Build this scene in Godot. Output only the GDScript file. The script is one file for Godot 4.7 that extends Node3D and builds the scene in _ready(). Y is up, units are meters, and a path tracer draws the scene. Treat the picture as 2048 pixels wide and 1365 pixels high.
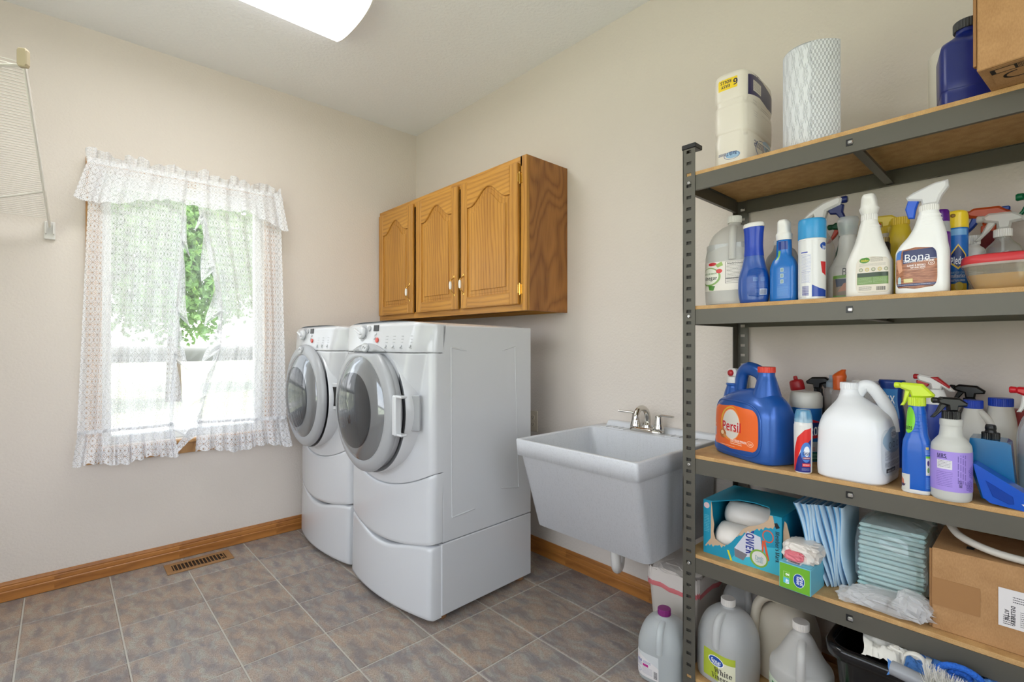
extends Node3D
# Laundry room: window wall at x = 0, cabinet/shelving wall at z = 0, room interior towards +x and +z, metres.

var rng := RandomNumberGenerator.new()
var names_used := {}
var fonts := {}

func _ready():
	rng.seed = 20
	setup_camera_and_light()
	make_materials()
	build_room()
	build_window_and_outside()
	build_appliances()
	build_wall_cabinet()
	build_sink()
	build_shelving()
	build_curtains()
	build_drying_rack()
	build_ceiling_light()
	build_small_fixtures()
	shelf_top()
	shelf_second()
	shelf_third()
	shelf_fourth()
	shelf_bottom()
	floor_things()

func setup_camera_and_light():
	var cam := Camera3D.new()
	cam.name = "camera"
	var right := Vector3(0.67689, 0, -0.73608)
	var back := Vector3(0.73608, 0, 0.67689)
	cam.transform = Transform3D(Basis(right, Vector3.UP, back), Vector3(3.221, 1.176, 1.980))
	cam.near = 0.05
	cam.far = 200.0
	cam.projection = Camera3D.PROJECTION_FRUSTUM
	cam.size = 2.0 * cam.near * 682.5 / 983.0
	cam.frustum_offset = Vector2(0, cam.near * 5.5 / 983.0)
	add_child(cam)
	var env := Environment.new()
	env.background_mode = Environment.BG_SKY
	var sky := Sky.new()
	var sm := ProceduralSkyMaterial.new()
	sm.sky_top_color = Color(0.84, 0.88, 0.93)
	sm.sky_horizon_color = Color(0.97, 0.975, 0.98)
	sm.ground_bottom_color = Color(0.42, 0.42, 0.40)
	sm.ground_horizon_color = Color(0.75, 0.78, 0.74)
	sm.sky_energy_multiplier = 1.95
	sky.sky_material = sm
	env.sky = sky
	env.tonemap_mode = Environment.TONE_MAPPER_LINEAR
	env.tonemap_exposure = 1.02
	env.sdfgi_enabled = true
	env.ssao_enabled = true
	env.ssil_enabled = true
	var we := WorldEnvironment.new()
	we.name = "world_environment"
	we.environment = env
	add_child(we)
	var sun := DirectionalLight3D.new()   # high sun behind the house: lights the lawn, never enters the window
	sun.name = "sun"
	sun.light_energy = 2.6
	sun.light_color = Color(1.0, 0.97, 0.9)
	sun.light_angular_distance = 0.6
	sun.shadow_enabled = true
	sun.rotation = Vector3(deg_to_rad(-58), deg_to_rad(180), 0)
	add_child(sun)

# ---------------------------------------------------------------- naming
func numbered(n: String) -> String:
	if not names_used.has(n):
		names_used[n] = 0
		return n
	names_used[n] += 1
	return "%s_%03d" % [n, names_used[n]]

func tag(o: Node3D, label: String, category: String, group := ""):
	o.set_meta("label", label)
	o.set_meta("category", category)
	if group != "":
		o.set_meta("group", group)

func thing(called: String, label: String, category: String, at := Vector3.ZERO, yaw := 0.0, group := "") -> Node3D:
	var o := Node3D.new()
	o.name = numbered(called)
	add_child(o)
	o.position = at
	o.rotation.y = deg_to_rad(yaw)
	tag(o, label, category, group)
	return o

func part(parent: Node3D, called: String, mesh: Mesh, m: Material, at := Vector3.ZERO, rot := Vector3.ZERO, label := "") -> MeshInstance3D:
	var o := MeshInstance3D.new()
	o.name = called
	o.mesh = mesh
	o.material_override = m
	o.position = at
	o.rotation_degrees = rot
	if label != "":
		o.set_meta("label", label)
	parent.add_child(o, true)
	return o

func one(called: String, mesh: Mesh, m: Material, label: String, category: String, at := Vector3.ZERO, rot := Vector3.ZERO, group := "") -> MeshInstance3D:
	var o := MeshInstance3D.new()
	o.name = numbered(called)
	o.mesh = mesh
	o.material_override = m
	o.position = at
	o.rotation_degrees = rot
	add_child(o)
	tag(o, label, category, group)
	return o

func struct(called: String, mesh: Mesh, m: Material, label: String, at := Vector3.ZERO) -> MeshInstance3D:
	var o := one(called, mesh, m, label, called.split("_")[0], at)
	o.set_meta("kind", "structure")
	return o

# ---------------------------------------------------------------- materials
var M := {}

func mat(col: Color, rough := 0.5, metal := 0.0, spec := 0.5) -> StandardMaterial3D:
	var m := StandardMaterial3D.new()
	m.albedo_color = col
	m.roughness = rough
	m.metallic = metal
	m.metallic_specular = spec
	return m

func c8(r: int, g: int, b: int, a := 255) -> Color:
	return Color8(r, g, b, a)

func clear(col: Color, alpha: float, rough := 0.08) -> StandardMaterial3D:
	var m := mat(Color(col.r, col.g, col.b, alpha), rough)
	m.transparency = BaseMaterial3D.TRANSPARENCY_ALPHA
	return m

func milky(col: Color, alpha: float) -> StandardMaterial3D:
	var m := mat(Color(col.r, col.g, col.b, alpha), 0.34)
	m.transparency = BaseMaterial3D.TRANSPARENCY_ALPHA
	m.backlight_enabled = true
	m.backlight = Color(0.5, 0.5, 0.5)
	return m

func noise(freq: float, oct := 4, sd := 1, type := FastNoiseLite.TYPE_SIMPLEX_SMOOTH) -> FastNoiseLite:
	var n := FastNoiseLite.new()
	n.noise_type = type
	n.seed = sd
	n.frequency = freq
	n.fractal_octaves = oct
	return n

func noise_tex(freq: float, oct: int, sd: int, size := 512) -> NoiseTexture2D:
	var t := NoiseTexture2D.new()
	t.width = size
	t.height = size
	t.seamless = true
	t.noise = noise(freq, oct, sd)
	return t

func tex(im: Image) -> ImageTexture:
	return ImageTexture.create_from_image(im)

func bumpy(m: StandardMaterial3D, t: Texture2D, cm: float, scale: float, world := true) -> StandardMaterial3D:
	m.heightmap_enabled = true
	m.heightmap_texture = t
	m.heightmap_scale = cm
	m.uv1_triplanar = true
	m.uv1_world_triplanar = world
	m.uv1_scale = Vector3.ONE * scale
	return m

func wood_image(size: int, light: Color, dark: Color, rings: float, sd: int, along_x: bool, figure: float) -> Image:
	var im := Image.create(size, size, false, Image.FORMAT_RGB8)
	var warp := noise(1.0, 3, sd)
	var pore := noise(1.0, 2, sd + 7)
	for y in size:
		for x in size:
			var u := float(x) / size
			var v := float(y) / size
			if along_x:
				var k := u
				u = v
				v = k
			var w := u * rings + figure * 3.0 * warp.get_noise_2d(u * 1.6, v * 0.55) + 0.35 * warp.get_noise_2d(u * 8.0 + 40.0, v * 1.2)
			var f := absf(2.0 * (w - floorf(w)) - 1.0)
			var band := 0.42 * f * f + 0.35 * (0.5 + 0.9 * warp.get_noise_2d(u * 3.0 + 11.0, v * 0.5))
			var p := pore.get_noise_2d(u * 190.0, v * 6.0)
			band += 0.42 * clampf(p, 0.0, 1.0) * (0.4 + 0.6 * f) - 0.12 * clampf(-p, 0.0, 1.0)
			im.set_pixel(x, y, light.lerp(dark, clampf(band, 0.0, 1.0)))
	return im

func wood_mat(im: Image, rough: float, scale: float) -> StandardMaterial3D:
	var m := mat(Color.WHITE, rough)
	m.albedo_texture = tex(im)
	m.uv1_triplanar = true
	m.uv1_scale = Vector3.ONE * scale
	return m

func make_materials():
	var peel := noise_tex(0.045, 3, 5)
	M.wall = bumpy(mat(c8(219, 210, 201), 0.75), peel, 0.09, 2.6)
	M.ceiling = bumpy(mat(c8(240, 241, 243), 0.8), peel, 0.14, 1.8)
	var oak_l := c8(202, 146, 62)
	var oak_d := c8(142, 90, 30)
	M.oak = wood_mat(wood_image(768, oak_l, oak_d, 32.0, 3, false, 0.6), 0.38, 1.15)
	M.oak_wide = wood_mat(wood_image(768, c8(176, 118, 56), c8(112, 66, 26), 15.0, 9, false, 2.2), 0.42, 1.15)
	M.oak_across = wood_mat(wood_image(768, oak_l, oak_d, 32.0, 4, true, 0.6), 0.38, 1.15)
	M.trim = wood_mat(wood_image(512, c8(186, 124, 60), c8(130, 78, 32), 12.0, 6, true, 0.4), 0.4, 2.0)
	M.window_oak = wood_mat(wood_image(256, c8(198, 152, 98), c8(154, 108, 62), 10.0, 8, false, 0.4), 0.45, 2.5)
	M.appliance = mat(c8(208, 210, 213), 0.22)
	M.appliance.clearcoat_enabled = true
	M.appliance.clearcoat = 0.4
	M.appliance.clearcoat_roughness = 0.12
	M.appliance_grey = mat(c8(168, 170, 173), 0.3)
	M.appliance_dark = mat(c8(60, 61, 63), 0.4)
	M.black = mat(c8(18, 18, 19), 0.35)
	M.black_gloss = mat(c8(16, 16, 18), 0.14)
	M.chrome = mat(c8(214, 210, 203), 0.1, 1.0)
	M.brass = mat(c8(222, 184, 104), 0.2, 1.0)
	M.porcelain = mat(c8(236, 232, 224), 0.15)
	M.tub = mat(c8(208, 211, 216), 0.3)
	M.metal = mat(c8(92, 89, 80), 0.42, 0.25)
	M.metal_dark = mat(c8(58, 56, 51), 0.5, 0.2)
	M.steel = mat(c8(196, 196, 194), 0.25, 0.9)
	var chip := Image.create(256, 256, false, Image.FORMAT_RGB8)
	var ch := noise(0.35, 2, 12)
	var ch2 := noise(0.02, 3, 13)
	for y in 256:
		for x in 256:
			chip.set_pixel(x, y, c8(205, 166, 112).lerp(c8(176, 134, 82), clampf(0.45 + 0.5 * ch.get_noise_2d(x, y) + 0.5 * ch2.get_noise_2d(x, y), 0, 1)))
	M.board = mat(Color.WHITE, 0.7)
	M.board.albedo_texture = tex(chip)
	M.board.uv1_triplanar = true
	M.board.uv1_scale = Vector3.ONE * 4.0
	var cb := Image.create(256, 256, false, Image.FORMAT_RGB8)
	for y in 256:
		for x in 256:
			cb.set_pixel(x, y, c8(186, 144, 98).lerp(c8(164, 122, 78), clampf(0.5 + 0.4 * ch.get_noise_2d(x * 1.3, y * 0.4) + 0.4 * ch2.get_noise_2d(x, y), 0, 1)))
	M.cardboard = mat(Color.WHITE, 0.8)
	M.cardboard.albedo_texture = tex(cb)
	M.cardboard.uv1_triplanar = true
	M.cardboard.uv1_scale = Vector3.ONE * 3.0
	M.cardboard_edge = mat(c8(150, 108, 66), 0.85)
	M.white_plastic = mat(c8(226, 224, 219), 0.32)
	M.white_wire = mat(c8(232, 228, 220), 0.35)
	M.beige_cap = mat(c8(178, 164, 136), 0.5)
	M.vent = mat(c8(158, 118, 76), 0.5, 0.2)
	M.grout = mat(c8(186, 181, 171), 0.85)

# ---------------------------------------------------------------- mesh helpers
func S() -> SurfaceTool:
	var s := SurfaceTool.new()
	s.begin(Mesh.PRIMITIVE_TRIANGLES)
	return s

func fin(s: SurfaceTool) -> ArrayMesh:
	s.generate_normals()
	return s.commit()

func vtx(s: SurfaceTool, p: Vector3, uv: Vector2, g: int):
	s.set_smooth_group(g)
	s.set_uv(uv)
	s.add_vertex(p)

# clockwise quad a b c d
func quad(s: SurfaceTool, a: Vector3, b: Vector3, c: Vector3, d: Vector3, g := -1, ua := Vector2(0, 1), ub := Vector2(0, 0), uc := Vector2(1, 0), ud := Vector2(1, 1)):
	vtx(s, a, ua, g); vtx(s, b, ub, g); vtx(s, c, uc, g)
	vtx(s, a, ua, g); vtx(s, c, uc, g); vtx(s, d, ud, g)

# triangle turned away from centre o
func otri(s: SurfaceTool, a: Vector3, b: Vector3, c: Vector3, o: Vector3, g := -1):
	if (b - a).cross(c - a).dot((a + b + c) / 3.0 - o) > 0:
		var k := b
		b = c
		c = k
	vtx(s, a, Vector2(a.x, a.y), g); vtx(s, b, Vector2(b.x, b.y), g); vtx(s, c, Vector2(c.x, c.y), g)

func oquad(s: SurfaceTool, a: Vector3, b: Vector3, c: Vector3, d: Vector3, o: Vector3, g := -1):
	otri(s, a, b, c, o, g); otri(s, a, c, d, o, g)

func add_box(s: SurfaceTool, c: Vector3, size: Vector3, bev := 0.0):
	var h := size / 2.0
	var b := minf(bev, minf(h.x, minf(h.y, h.z)) * 0.9)
	var pt := func(sx, sy, sz, ax):   # corner vertex belonging to the face across axis ax
		var q := Vector3(sx * (h.x - (0.0 if ax == 0 else b)), sy * (h.y - (0.0 if ax == 1 else b)), sz * (h.z - (0.0 if ax == 2 else b)))
		return c + q
	for k in [-1, 1]:
		oquad(s, pt.call(k, -1, -1, 0), pt.call(k, 1, -1, 0), pt.call(k, 1, 1, 0), pt.call(k, -1, 1, 0), c)
		oquad(s, pt.call(-1, k, -1, 1), pt.call(1, k, -1, 1), pt.call(1, k, 1, 1), pt.call(-1, k, 1, 1), c)
		oquad(s, pt.call(-1, -1, k, 2), pt.call(1, -1, k, 2), pt.call(1, 1, k, 2), pt.call(-1, 1, k, 2), c)
	if b > 0.0:
		for i in [-1, 1]:
			for j in [-1, 1]:
				oquad(s, pt.call(i, j, -1, 0), pt.call(i, j, 1, 0), pt.call(i, j, 1, 1), pt.call(i, j, -1, 1), c)
				oquad(s, pt.call(i, -1, j, 0), pt.call(i, 1, j, 0), pt.call(i, 1, j, 2), pt.call(i, -1, j, 2), c)
				oquad(s, pt.call(-1, i, j, 1), pt.call(1, i, j, 1), pt.call(1, i, j, 2), pt.call(-1, i, j, 2), c)
				for k in [-1, 1]:
					otri(s, pt.call(i, j, k, 0), pt.call(i, j, k, 1), pt.call(i, j, k, 2), c)

func box(size: Vector3, bev := 0.0, c := Vector3.ZERO) -> ArrayMesh:
	var s := S()
	add_box(s, c, size, bev)
	return fin(s)

func boxes(list: Array) -> ArrayMesh:   # [[centre, size, bevel], ...]
	var s := S()
	for b in list:
		add_box(s, b[0], b[1], b[2])
	return fin(s)

# closed rings (angle grows from +x to +z), bottom ring first
func add_loft(s: SurfaceTool, rings: Array, cap0 := true, cap1 := true, g := 0):
	var n: int = rings[0].size()
	for i in rings.size() - 1:
		for j in n:
			var k := (j + 1) % n
			var u0 := float(j) / n
			var u1 := float(j + 1) / n
			var v0 := 1.0 - float(i) / (rings.size() - 1)
			var v1 := 1.0 - float(i + 1) / (rings.size() - 1)
			quad(s, rings[i][j], rings[i][k], rings[i + 1][k], rings[i + 1][j], g, Vector2(u0, v0), Vector2(u1, v0), Vector2(u1, v1), Vector2(u0, v1))
	for e in [[cap0, 0, true], [cap1, rings.size() - 1, false]]:
		if e[0]:
			var r: PackedVector3Array = rings[e[1]]
			var m := Vector3.ZERO
			for p in r:
				m += p
			m /= n
			for j in n:
				var k := (j + 1) % n
				if e[2]:
					vtx(s, m, Vector2(0.5, 0.5), -1); vtx(s, r[k], Vector2(0.5, 0.5), -1); vtx(s, r[j], Vector2(0.5, 0.5), -1)
				else:
					vtx(s, m, Vector2(0.5, 0.5), -1); vtx(s, r[j], Vector2(0.5, 0.5), -1); vtx(s, r[k], Vector2(0.5, 0.5), -1)

# a bottle-like body: rows of [y, half width x, half width z, roundness, offset x, offset z]
class Body:
	var rows: Array
	var smooth := true
	func _init(r: Array, sm := true):
		rows = []
		for q in r:
			var w: Array = q.duplicate()
			if w.size() < 3: w.append(w[1])
			if w.size() < 4: w.append(2.0)
			if w.size() < 5: w.append(0.0)
			if w.size() < 6: w.append(0.0)
			rows.append(w)
		smooth = sm
	func at(y: float) -> Array:
		var i := 0
		while i < rows.size() - 2 and y > rows[i + 1][0]:
			i += 1
		var a: Array = rows[i]
		var b: Array = rows[i + 1]
		var h: float = maxf(b[0] - a[0], 1e-6)
		var t := clampf((y - a[0]) / h, 0.0, 1.0)
		var o := [y]
		for k in range(1, 6):
			var v: float = lerpf(a[k], b[k], t)
			if smooth:
				var p: Array = rows[maxi(i - 1, 0)]
				var q: Array = rows[mini(i + 2, rows.size() - 1)]
				var d: float = (b[k] - a[k]) / h
				var d0: float = (a[k] - p[k]) / maxf(a[0] - p[0], 1e-6) if i > 0 else d
				var d1: float = (q[k] - b[k]) / maxf(q[0] - b[0], 1e-6) if i + 2 < rows.size() else d
				var m0: float = 0.0 if d * d0 <= 0.0 else 2.0 * d * d0 / (d + d0)
				var m1: float = 0.0 if d * d1 <= 0.0 else 2.0 * d * d1 / (d + d1)
				if i == 0: m0 = d
				if i + 2 >= rows.size(): m1 = d
				var t2 := t * t
				var t3 := t2 * t
				v = (2 * t3 - 3 * t2 + 1) * a[k] + (t3 - 2 * t2 + t) * h * m0 + (-2 * t3 + 3 * t2) * b[k] + (t3 - t2) * h * m1
			o.append(v)
		return o
	static func on(r: Array, ang: float, off: float) -> Vector3:
		var c := cos(ang)
		var s := sin(ang)
		var e: float = 2.0 / r[3]
		return Vector3(r[4] + signf(c) * pow(absf(c), e) * (r[1] + off), r[0], r[5] + signf(s) * pow(absf(s), e) * (r[2] + off))

func body_mesh(b: Body, seg := 36, sub := 4, cap0 := true, cap1 := true) -> ArrayMesh:
	var ys := []
	for i in b.rows.size() - 1:
		var n := sub if b.smooth and b.rows[i + 1][0] - b.rows[i][0] > 0.004 else 1
		for k in n:
			ys.append(lerpf(b.rows[i][0], b.rows[i + 1][0], float(k) / n))
	ys.append(b.rows[-1][0])
	var rings := []
	for y in ys:
		var r := b.at(y)
		var ring := PackedVector3Array()
		for j in seg:
			ring.append(Body.on(r, TAU * (j + 0.5) / seg, 0.0))
		rings.append(ring)
	var s := S()
	add_loft(s, rings, cap0, cap1)
	return fin(s)

# a sheet that follows the body: degrees a0..a1 (90 = front), text reads from a1 (left) to a0 (right)
func body_patch(b: Body, y0: float, y1: float, a0: float, a1: float, off := 0.0006, nu := 24, nv := 10, shape := 0) -> ArrayMesh:
	var s := S()
	var grid := []
	for i in nv + 1:
		var v := float(i) / nv
		var y := lerpf(y1, y0, v)
		var r := b.at(y)
		var pts := []
		var len := [0.0]
		for k in 65:
			pts.append(Body.on(r, deg_to_rad(lerpf(a1, a0, k / 64.0)), off))
			if k > 0:
				len.append(len[-1] + pts[k].distance_to(pts[k - 1]))
		var row := []
		for j in nu + 1:
			var u := float(j) / nu
			if shape == 1:   # oval outline
				u = 0.5 + (u - 0.5) * sqrt(maxf(0.0, 1.0 - pow(2.0 * v - 1.0, 2)))
			elif shape == 2:   # rounded outline
				u = 0.5 + (u - 0.5) * pow(maxf(0.0, 1.0 - pow(absf(2.0 * v - 1.0), 5)), 0.2)
			var want: float = u * len[-1]
			var k := 0
			while k < 63 and len[k + 1] < want:
				k += 1
			var f: float = (want - len[k]) / maxf(len[k + 1] - len[k], 1e-9)
			row.append([pts[k].lerp(pts[k + 1], clampf(f, 0, 1)), Vector2(u, v)])
		grid.append(row)
	for i in nv:
		for j in nu:
			var a = grid[i][j]
			var bq = grid[i][j + 1]
			var c = grid[i + 1][j + 1]
			var d = grid[i + 1][j]
			quad(s, a[0], bq[0], c[0], d[0], 0, a[1], bq[1], c[1], d[1])
	return fin(s)

# open sheet through a grid of points; uv from the grid
func sheet(grid: Array, flip := false, us := 1.0, vs := 1.0) -> ArrayMesh:
	var s := S()
	var n := grid.size() - 1
	var m: int = grid[0].size() - 1
	for i in n:
		for j in m:
			var ua := Vector2(us * j / m, vs * i / n)
			var ub := Vector2(us * (j + 1) / m, vs * i / n)
			var uc := Vector2(us * (j + 1) / m, vs * (i + 1) / n)
			var ud := Vector2(us * j / m, vs * (i + 1) / n)
			if flip:
				quad(s, grid[i][j], grid[i + 1][j], grid[i + 1][j + 1], grid[i][j + 1], 0, ua, ud, uc, ub)
			else:
				quad(s, grid[i][j], grid[i][j + 1], grid[i + 1][j + 1], grid[i + 1][j], 0, ua, ub, uc, ud)
	return fin(s)

func curve_points(pts: Array, n: int) -> PackedVector3Array:
	var out := PackedVector3Array()
	for i in pts.size() - 1:
		var p0: Vector3 = pts[maxi(i - 1, 0)]
		var p3: Vector3 = pts[mini(i + 2, pts.size() - 1)]
		for k in n:
			out.append(pts[i].cubic_interpolate(pts[i + 1], p0, p3, float(k) / n))
	out.append(pts[-1])
	return out

# swept tube; radius r, optional second radius for flat bars, taper gives the end radius factor
func add_tube(s: SurfaceTool, pts: PackedVector3Array, r: float, seg := 10, flat := 1.0, taper := 1.0):
	var rings := []
	var up := Vector3.UP
	for i in pts.size():
		var d := (pts[mini(i + 1, pts.size() - 1)] - pts[maxi(i - 1, 0)]).normalized()
		if absf(d.dot(up)) > 0.95:
			up = Vector3.RIGHT if absf(d.x) < 0.8 else Vector3.BACK
		var a := d.cross(up).normalized()
		var b := a.cross(d).normalized()
		up = b
		var k := lerpf(1.0, taper, float(i) / maxf(pts.size() - 1, 1))
		var ring := PackedVector3Array()
		for j in seg:
			var t := TAU * j / seg
			ring.append(pts[i] + a * cos(t) * r * k + b * sin(t) * r * k * flat)
		rings.append(ring)
	add_loft(s, rings)

func tube(pts: Array, r: float, n := 6, seg := 10, flat := 1.0, taper := 1.0) -> ArrayMesh:
	var s := S()
	add_tube(s, curve_points(pts, n), r, seg, flat, taper)
	return fin(s)

func bar(a: Vector3, b: Vector3, r: float, seg := 8) -> ArrayMesh:
	var s := S()
	add_tube(s, PackedVector3Array([a, b]), r, seg)
	return fin(s)

# signed area of an outline, positive when it runs counterclockwise (y up)
func area2(p) -> float:
	var a := 0.0
	for i in p.size():
		a += p[i].cross(p[(i + 1) % p.size()])
	return a

# outline in x-y, thickness w along z, softened edges
func prism(poly: Array, w: float, bev := 0.002, smooth_side := false) -> ArrayMesh:
	var s := S()
	var pts := PackedVector2Array(poly)
	if area2(pts) < 0:
		pts.reverse()
	var n := pts.size()
	var inner := PackedVector2Array()
	for i in n:
		var d0 := (pts[i] - pts[(i + n - 1) % n]).normalized()
		var d1 := (pts[(i + 1) % n] - pts[i]).normalized()
		var nn := Vector2(-d0.y - d1.y, d0.x + d1.x)
		if nn.length() < 0.2:
			nn = Vector2(-d1.y, d1.x)
		inner.append(pts[i] + nn.normalized() * bev)
	var tri := Geometry2D.triangulate_polygon(inner)
	if tri.is_empty():
		inner = pts
		tri = Geometry2D.triangulate_polygon(pts)
	var z := [w / 2, w / 2 - bev, -w / 2 + bev, -w / 2]
	var lay := [inner, pts, pts, inner]
	for k in 3:
		for i in n:
			var j := (i + 1) % n
			var e := (pts[j] - pts[i]).normalized() * 0.05
			var m := (pts[i] + pts[j]) / 2
			oquad(s, Vector3(lay[k][i].x, lay[k][i].y, z[k]), Vector3(lay[k][j].x, lay[k][j].y, z[k]), Vector3(lay[k + 1][j].x, lay[k + 1][j].y, z[k + 1]), Vector3(lay[k + 1][i].x, lay[k + 1][i].y, z[k + 1]), Vector3(m.x - e.y, m.y + e.x, 0), 0 if smooth_side else -1)
	for t in range(0, tri.size(), 3):
		var q := []
		for k in 3:
			q.append(inner[tri[t + k]])
		if (q[1] - q[0]).cross(q[2] - q[0]) > 0:
			q.reverse()
		for k in 3:
			vtx(s, Vector3(q[k].x, q[k].y, w / 2), q[k], -1)
		for k in 3:
			vtx(s, Vector3(q[2 - k].x, q[2 - k].y, -w / 2), q[2 - k], -1)
	return fin(s)

# profile swept straight between two points; xa and ya are the profile's axes
func extrude(poly: Array, from: Vector3, to: Vector3, xa: Vector3, ya: Vector3) -> ArrayMesh:
	var s := S()
	var n := poly.size()
	var mid := (from + to) / 2
	var turn := signf(area2(poly))
	for i in n:
		var p: Vector2 = poly[i]
		var q: Vector2 = poly[(i + 1) % n]
		var d := (q - p).normalized() * 0.02 * turn
		var c := (p + q) / 2 + Vector2(-d.y, d.x)
		oquad(s, from + xa * p.x + ya * p.y, from + xa * q.x + ya * q.y, to + xa * q.x + ya * q.y, to + xa * p.x + ya * p.y, mid + xa * c.x + ya * c.y)
	var tri := Geometry2D.triangulate_polygon(PackedVector2Array(poly))
	for t in range(0, tri.size(), 3):
		for e in [from, to]:
			var q := []
			for k in 3:
				q.append(e + xa * poly[tri[t + k]].x + ya * poly[tri[t + k]].y)
			otri(s, q[0], q[1], q[2], (q[0] + q[1] + q[2]) / 3 + (mid - e) * 0.1)
	return fin(s)

func cyl(r: float, h: float, bev := 0.002, seg := 28) -> ArrayMesh:   # stands on y = 0
	return body_mesh(Body.new([[0, r - bev], [bev, r], [h - bev, r], [h, r - bev]], false), seg, 1)

func ribbed(r: float, h: float, ribs := 28, depth := 0.0012) -> ArrayMesh:
	var rings := []
	for e in [[0.0, 0.0], [0.0012, 1.0], [h - 0.0015, 1.0], [h, 0.0]]:
		var ring := PackedVector3Array()
		for j in ribs * 2:
			var q: float = r - (depth if j % 2 == 1 and e[1] > 0 else 0.0) - (0.0012 if e[1] == 0.0 else 0.0)
			ring.append(Vector3(cos(TAU * j / (ribs * 2)) * q, e[0], sin(TAU * j / (ribs * 2)) * q))
		rings.append(ring)
	var s := S()
	add_loft(s, rings, true, true, -1)
	return fin(s)

# ---------------------------------------------------------------- printed labels
class Print:
	var im: Image
	var host
	func _init(h, w: int, hgt: int, bg: Color):
		host = h
		im = Image.create(w, hgt, false, Image.FORMAT_RGBA8)
		im.fill(bg)
	func rect(x: int, y: int, w: int, h: int, c: Color):
		im.fill_rect(Rect2i(x, y, w, h), c)
	func oval(cx: float, cy: float, rx: float, ry: float, c: Color, ring := 0.0):
		for y in range(maxi(0, int(cy - ry)), mini(im.get_height(), int(cy + ry) + 1)):
			for x in range(maxi(0, int(cx - rx)), mini(im.get_width(), int(cx + rx) + 1)):
				var d := pow((x - cx) / rx, 2) + pow((y - cy) / ry, 2)
				if d <= 1.0 and d >= ring:
					im.set_pixel(x, y, c)
	func poly(pts: Array, c: Color):
		var p := PackedVector2Array(pts)
		var lo := p[0]
		var hi := p[0]
		for q in p:
			lo = lo.min(q)
			hi = hi.max(q)
		for y in range(maxi(0, int(lo.y)), mini(im.get_height(), int(hi.y) + 1)):
			for x in range(maxi(0, int(lo.x)), mini(im.get_width(), int(hi.x) + 1)):
				if Geometry2D.is_point_in_polygon(Vector2(x + 0.5, y + 0.5), p):
					im.set_pixel(x, y, c)
	func text(t: String, x: int, y: int, h: int, c: Color, bold := true, turn := 0, wide := 0, face := "Droid Sans"):
		var g: Image = host.lettering(t, h, c, bold, face)
		if wide > 0:
			g.resize(wide, g.get_height(), Image.INTERPOLATE_BILINEAR)
		if turn == 90: g.rotate_90(CLOCKWISE)
		if turn == 180: g.rotate_180()
		if turn == 270: g.rotate_90(COUNTERCLOCKWISE)
		im.blend_rect(g, Rect2i(Vector2i.ZERO, g.get_size()), Vector2i(x, y))
	func fine(x: int, y: int, w: int, rows: int, dy: int, c: Color, th := 1):   # print too small to read
		for i in rows:
			var px := x
			var k := i * 7 + 3
			while px < x + w - 2:
				k = (k * 73 + 41) % 97
				var n := 2 + k % 6
				im.fill_rect(Rect2i(px, y + i * dy, mini(n, x + w - px), th), c)
				px += n + 2
	func bars(x: int, y: int, w: int, h: int, c: Color, upright := true):
		var p := 0
		var k := 5
		while p < (w if upright else h) - 1:
			k = (k * 31 + 17) % 53
			var n := 1 + k % 3
			if upright:
				im.fill_rect(Rect2i(x + p, y, n, h), c)
			else:
				im.fill_rect(Rect2i(x, y + p, w, n), c)
			p += n + 1 + k % 2
	func done(rough := 0.35) -> StandardMaterial3D:
		var m := StandardMaterial3D.new()
		m.albedo_texture = ImageTexture.create_from_image(im)
		m.roughness = rough
		m.texture_repeat = false
		return m
	func done_clear(rough := 0.35) -> StandardMaterial3D:
		var m := done(rough)
		m.transparency = BaseMaterial3D.TRANSPARENCY_ALPHA
		return m

func lettering(t: String, h: int, c: Color, bold := true, face := "Droid Sans") -> Image:
	var key := face + str(bold)
	if not fonts.has(key):
		var sf := SystemFont.new()
		sf.font_names = PackedStringArray([face])
		sf.font_weight = 700 if bold else 400
		fonts[key] = sf
	var f: SystemFont = fonts[key]
	var ts := TextServerManager.get_primary_interface()
	var rid: RID = f.get_rids()[0]
	var px := int(h / 0.72)
	var sz := Vector2i(px, 0)
	ts.font_render_range(rid, sz, 32, 126)
	var w := 4
	var gl := []
	for ch in t:
		var g := ts.font_get_glyph_index(rid, px, ch.unicode_at(0), 0)
		gl.append([g, w])
		w += int(ts.font_get_glyph_advance(rid, px, g).x + 0.5)
	var out := Image.create(maxi(w + 4, 4), int(px * 1.25) + 2, false, Image.FORMAT_RGBA8)
	for e in gl:
		var ti := ts.font_get_glyph_texture_idx(rid, sz, e[0])
		if ti < 0:
			continue
		var src := ts.font_get_texture_image(rid, sz, ti)
		var uv := ts.font_get_glyph_uv_rect(rid, sz, e[0])
		var off := ts.font_get_glyph_offset(rid, sz, e[0])
		for y in int(uv.size.y):
			for x in int(uv.size.x):
				var a := src.get_pixel(int(uv.position.x) + x, int(uv.position.y) + y).a
				var dx := int(e[1] + off.x) + x
				var dy := int(px + off.y) + y
				if a > 0.02 and dx >= 0 and dy >= 0 and dx < out.get_width() and dy < out.get_height():
					out.set_pixel(dx, dy, Color(c.r, c.g, c.b, a * c.a))
	return out

# ---------------------------------------------------------------- room shell
const RX := 3.75
const RZ := 3.1
const RH := 2.743

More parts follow.
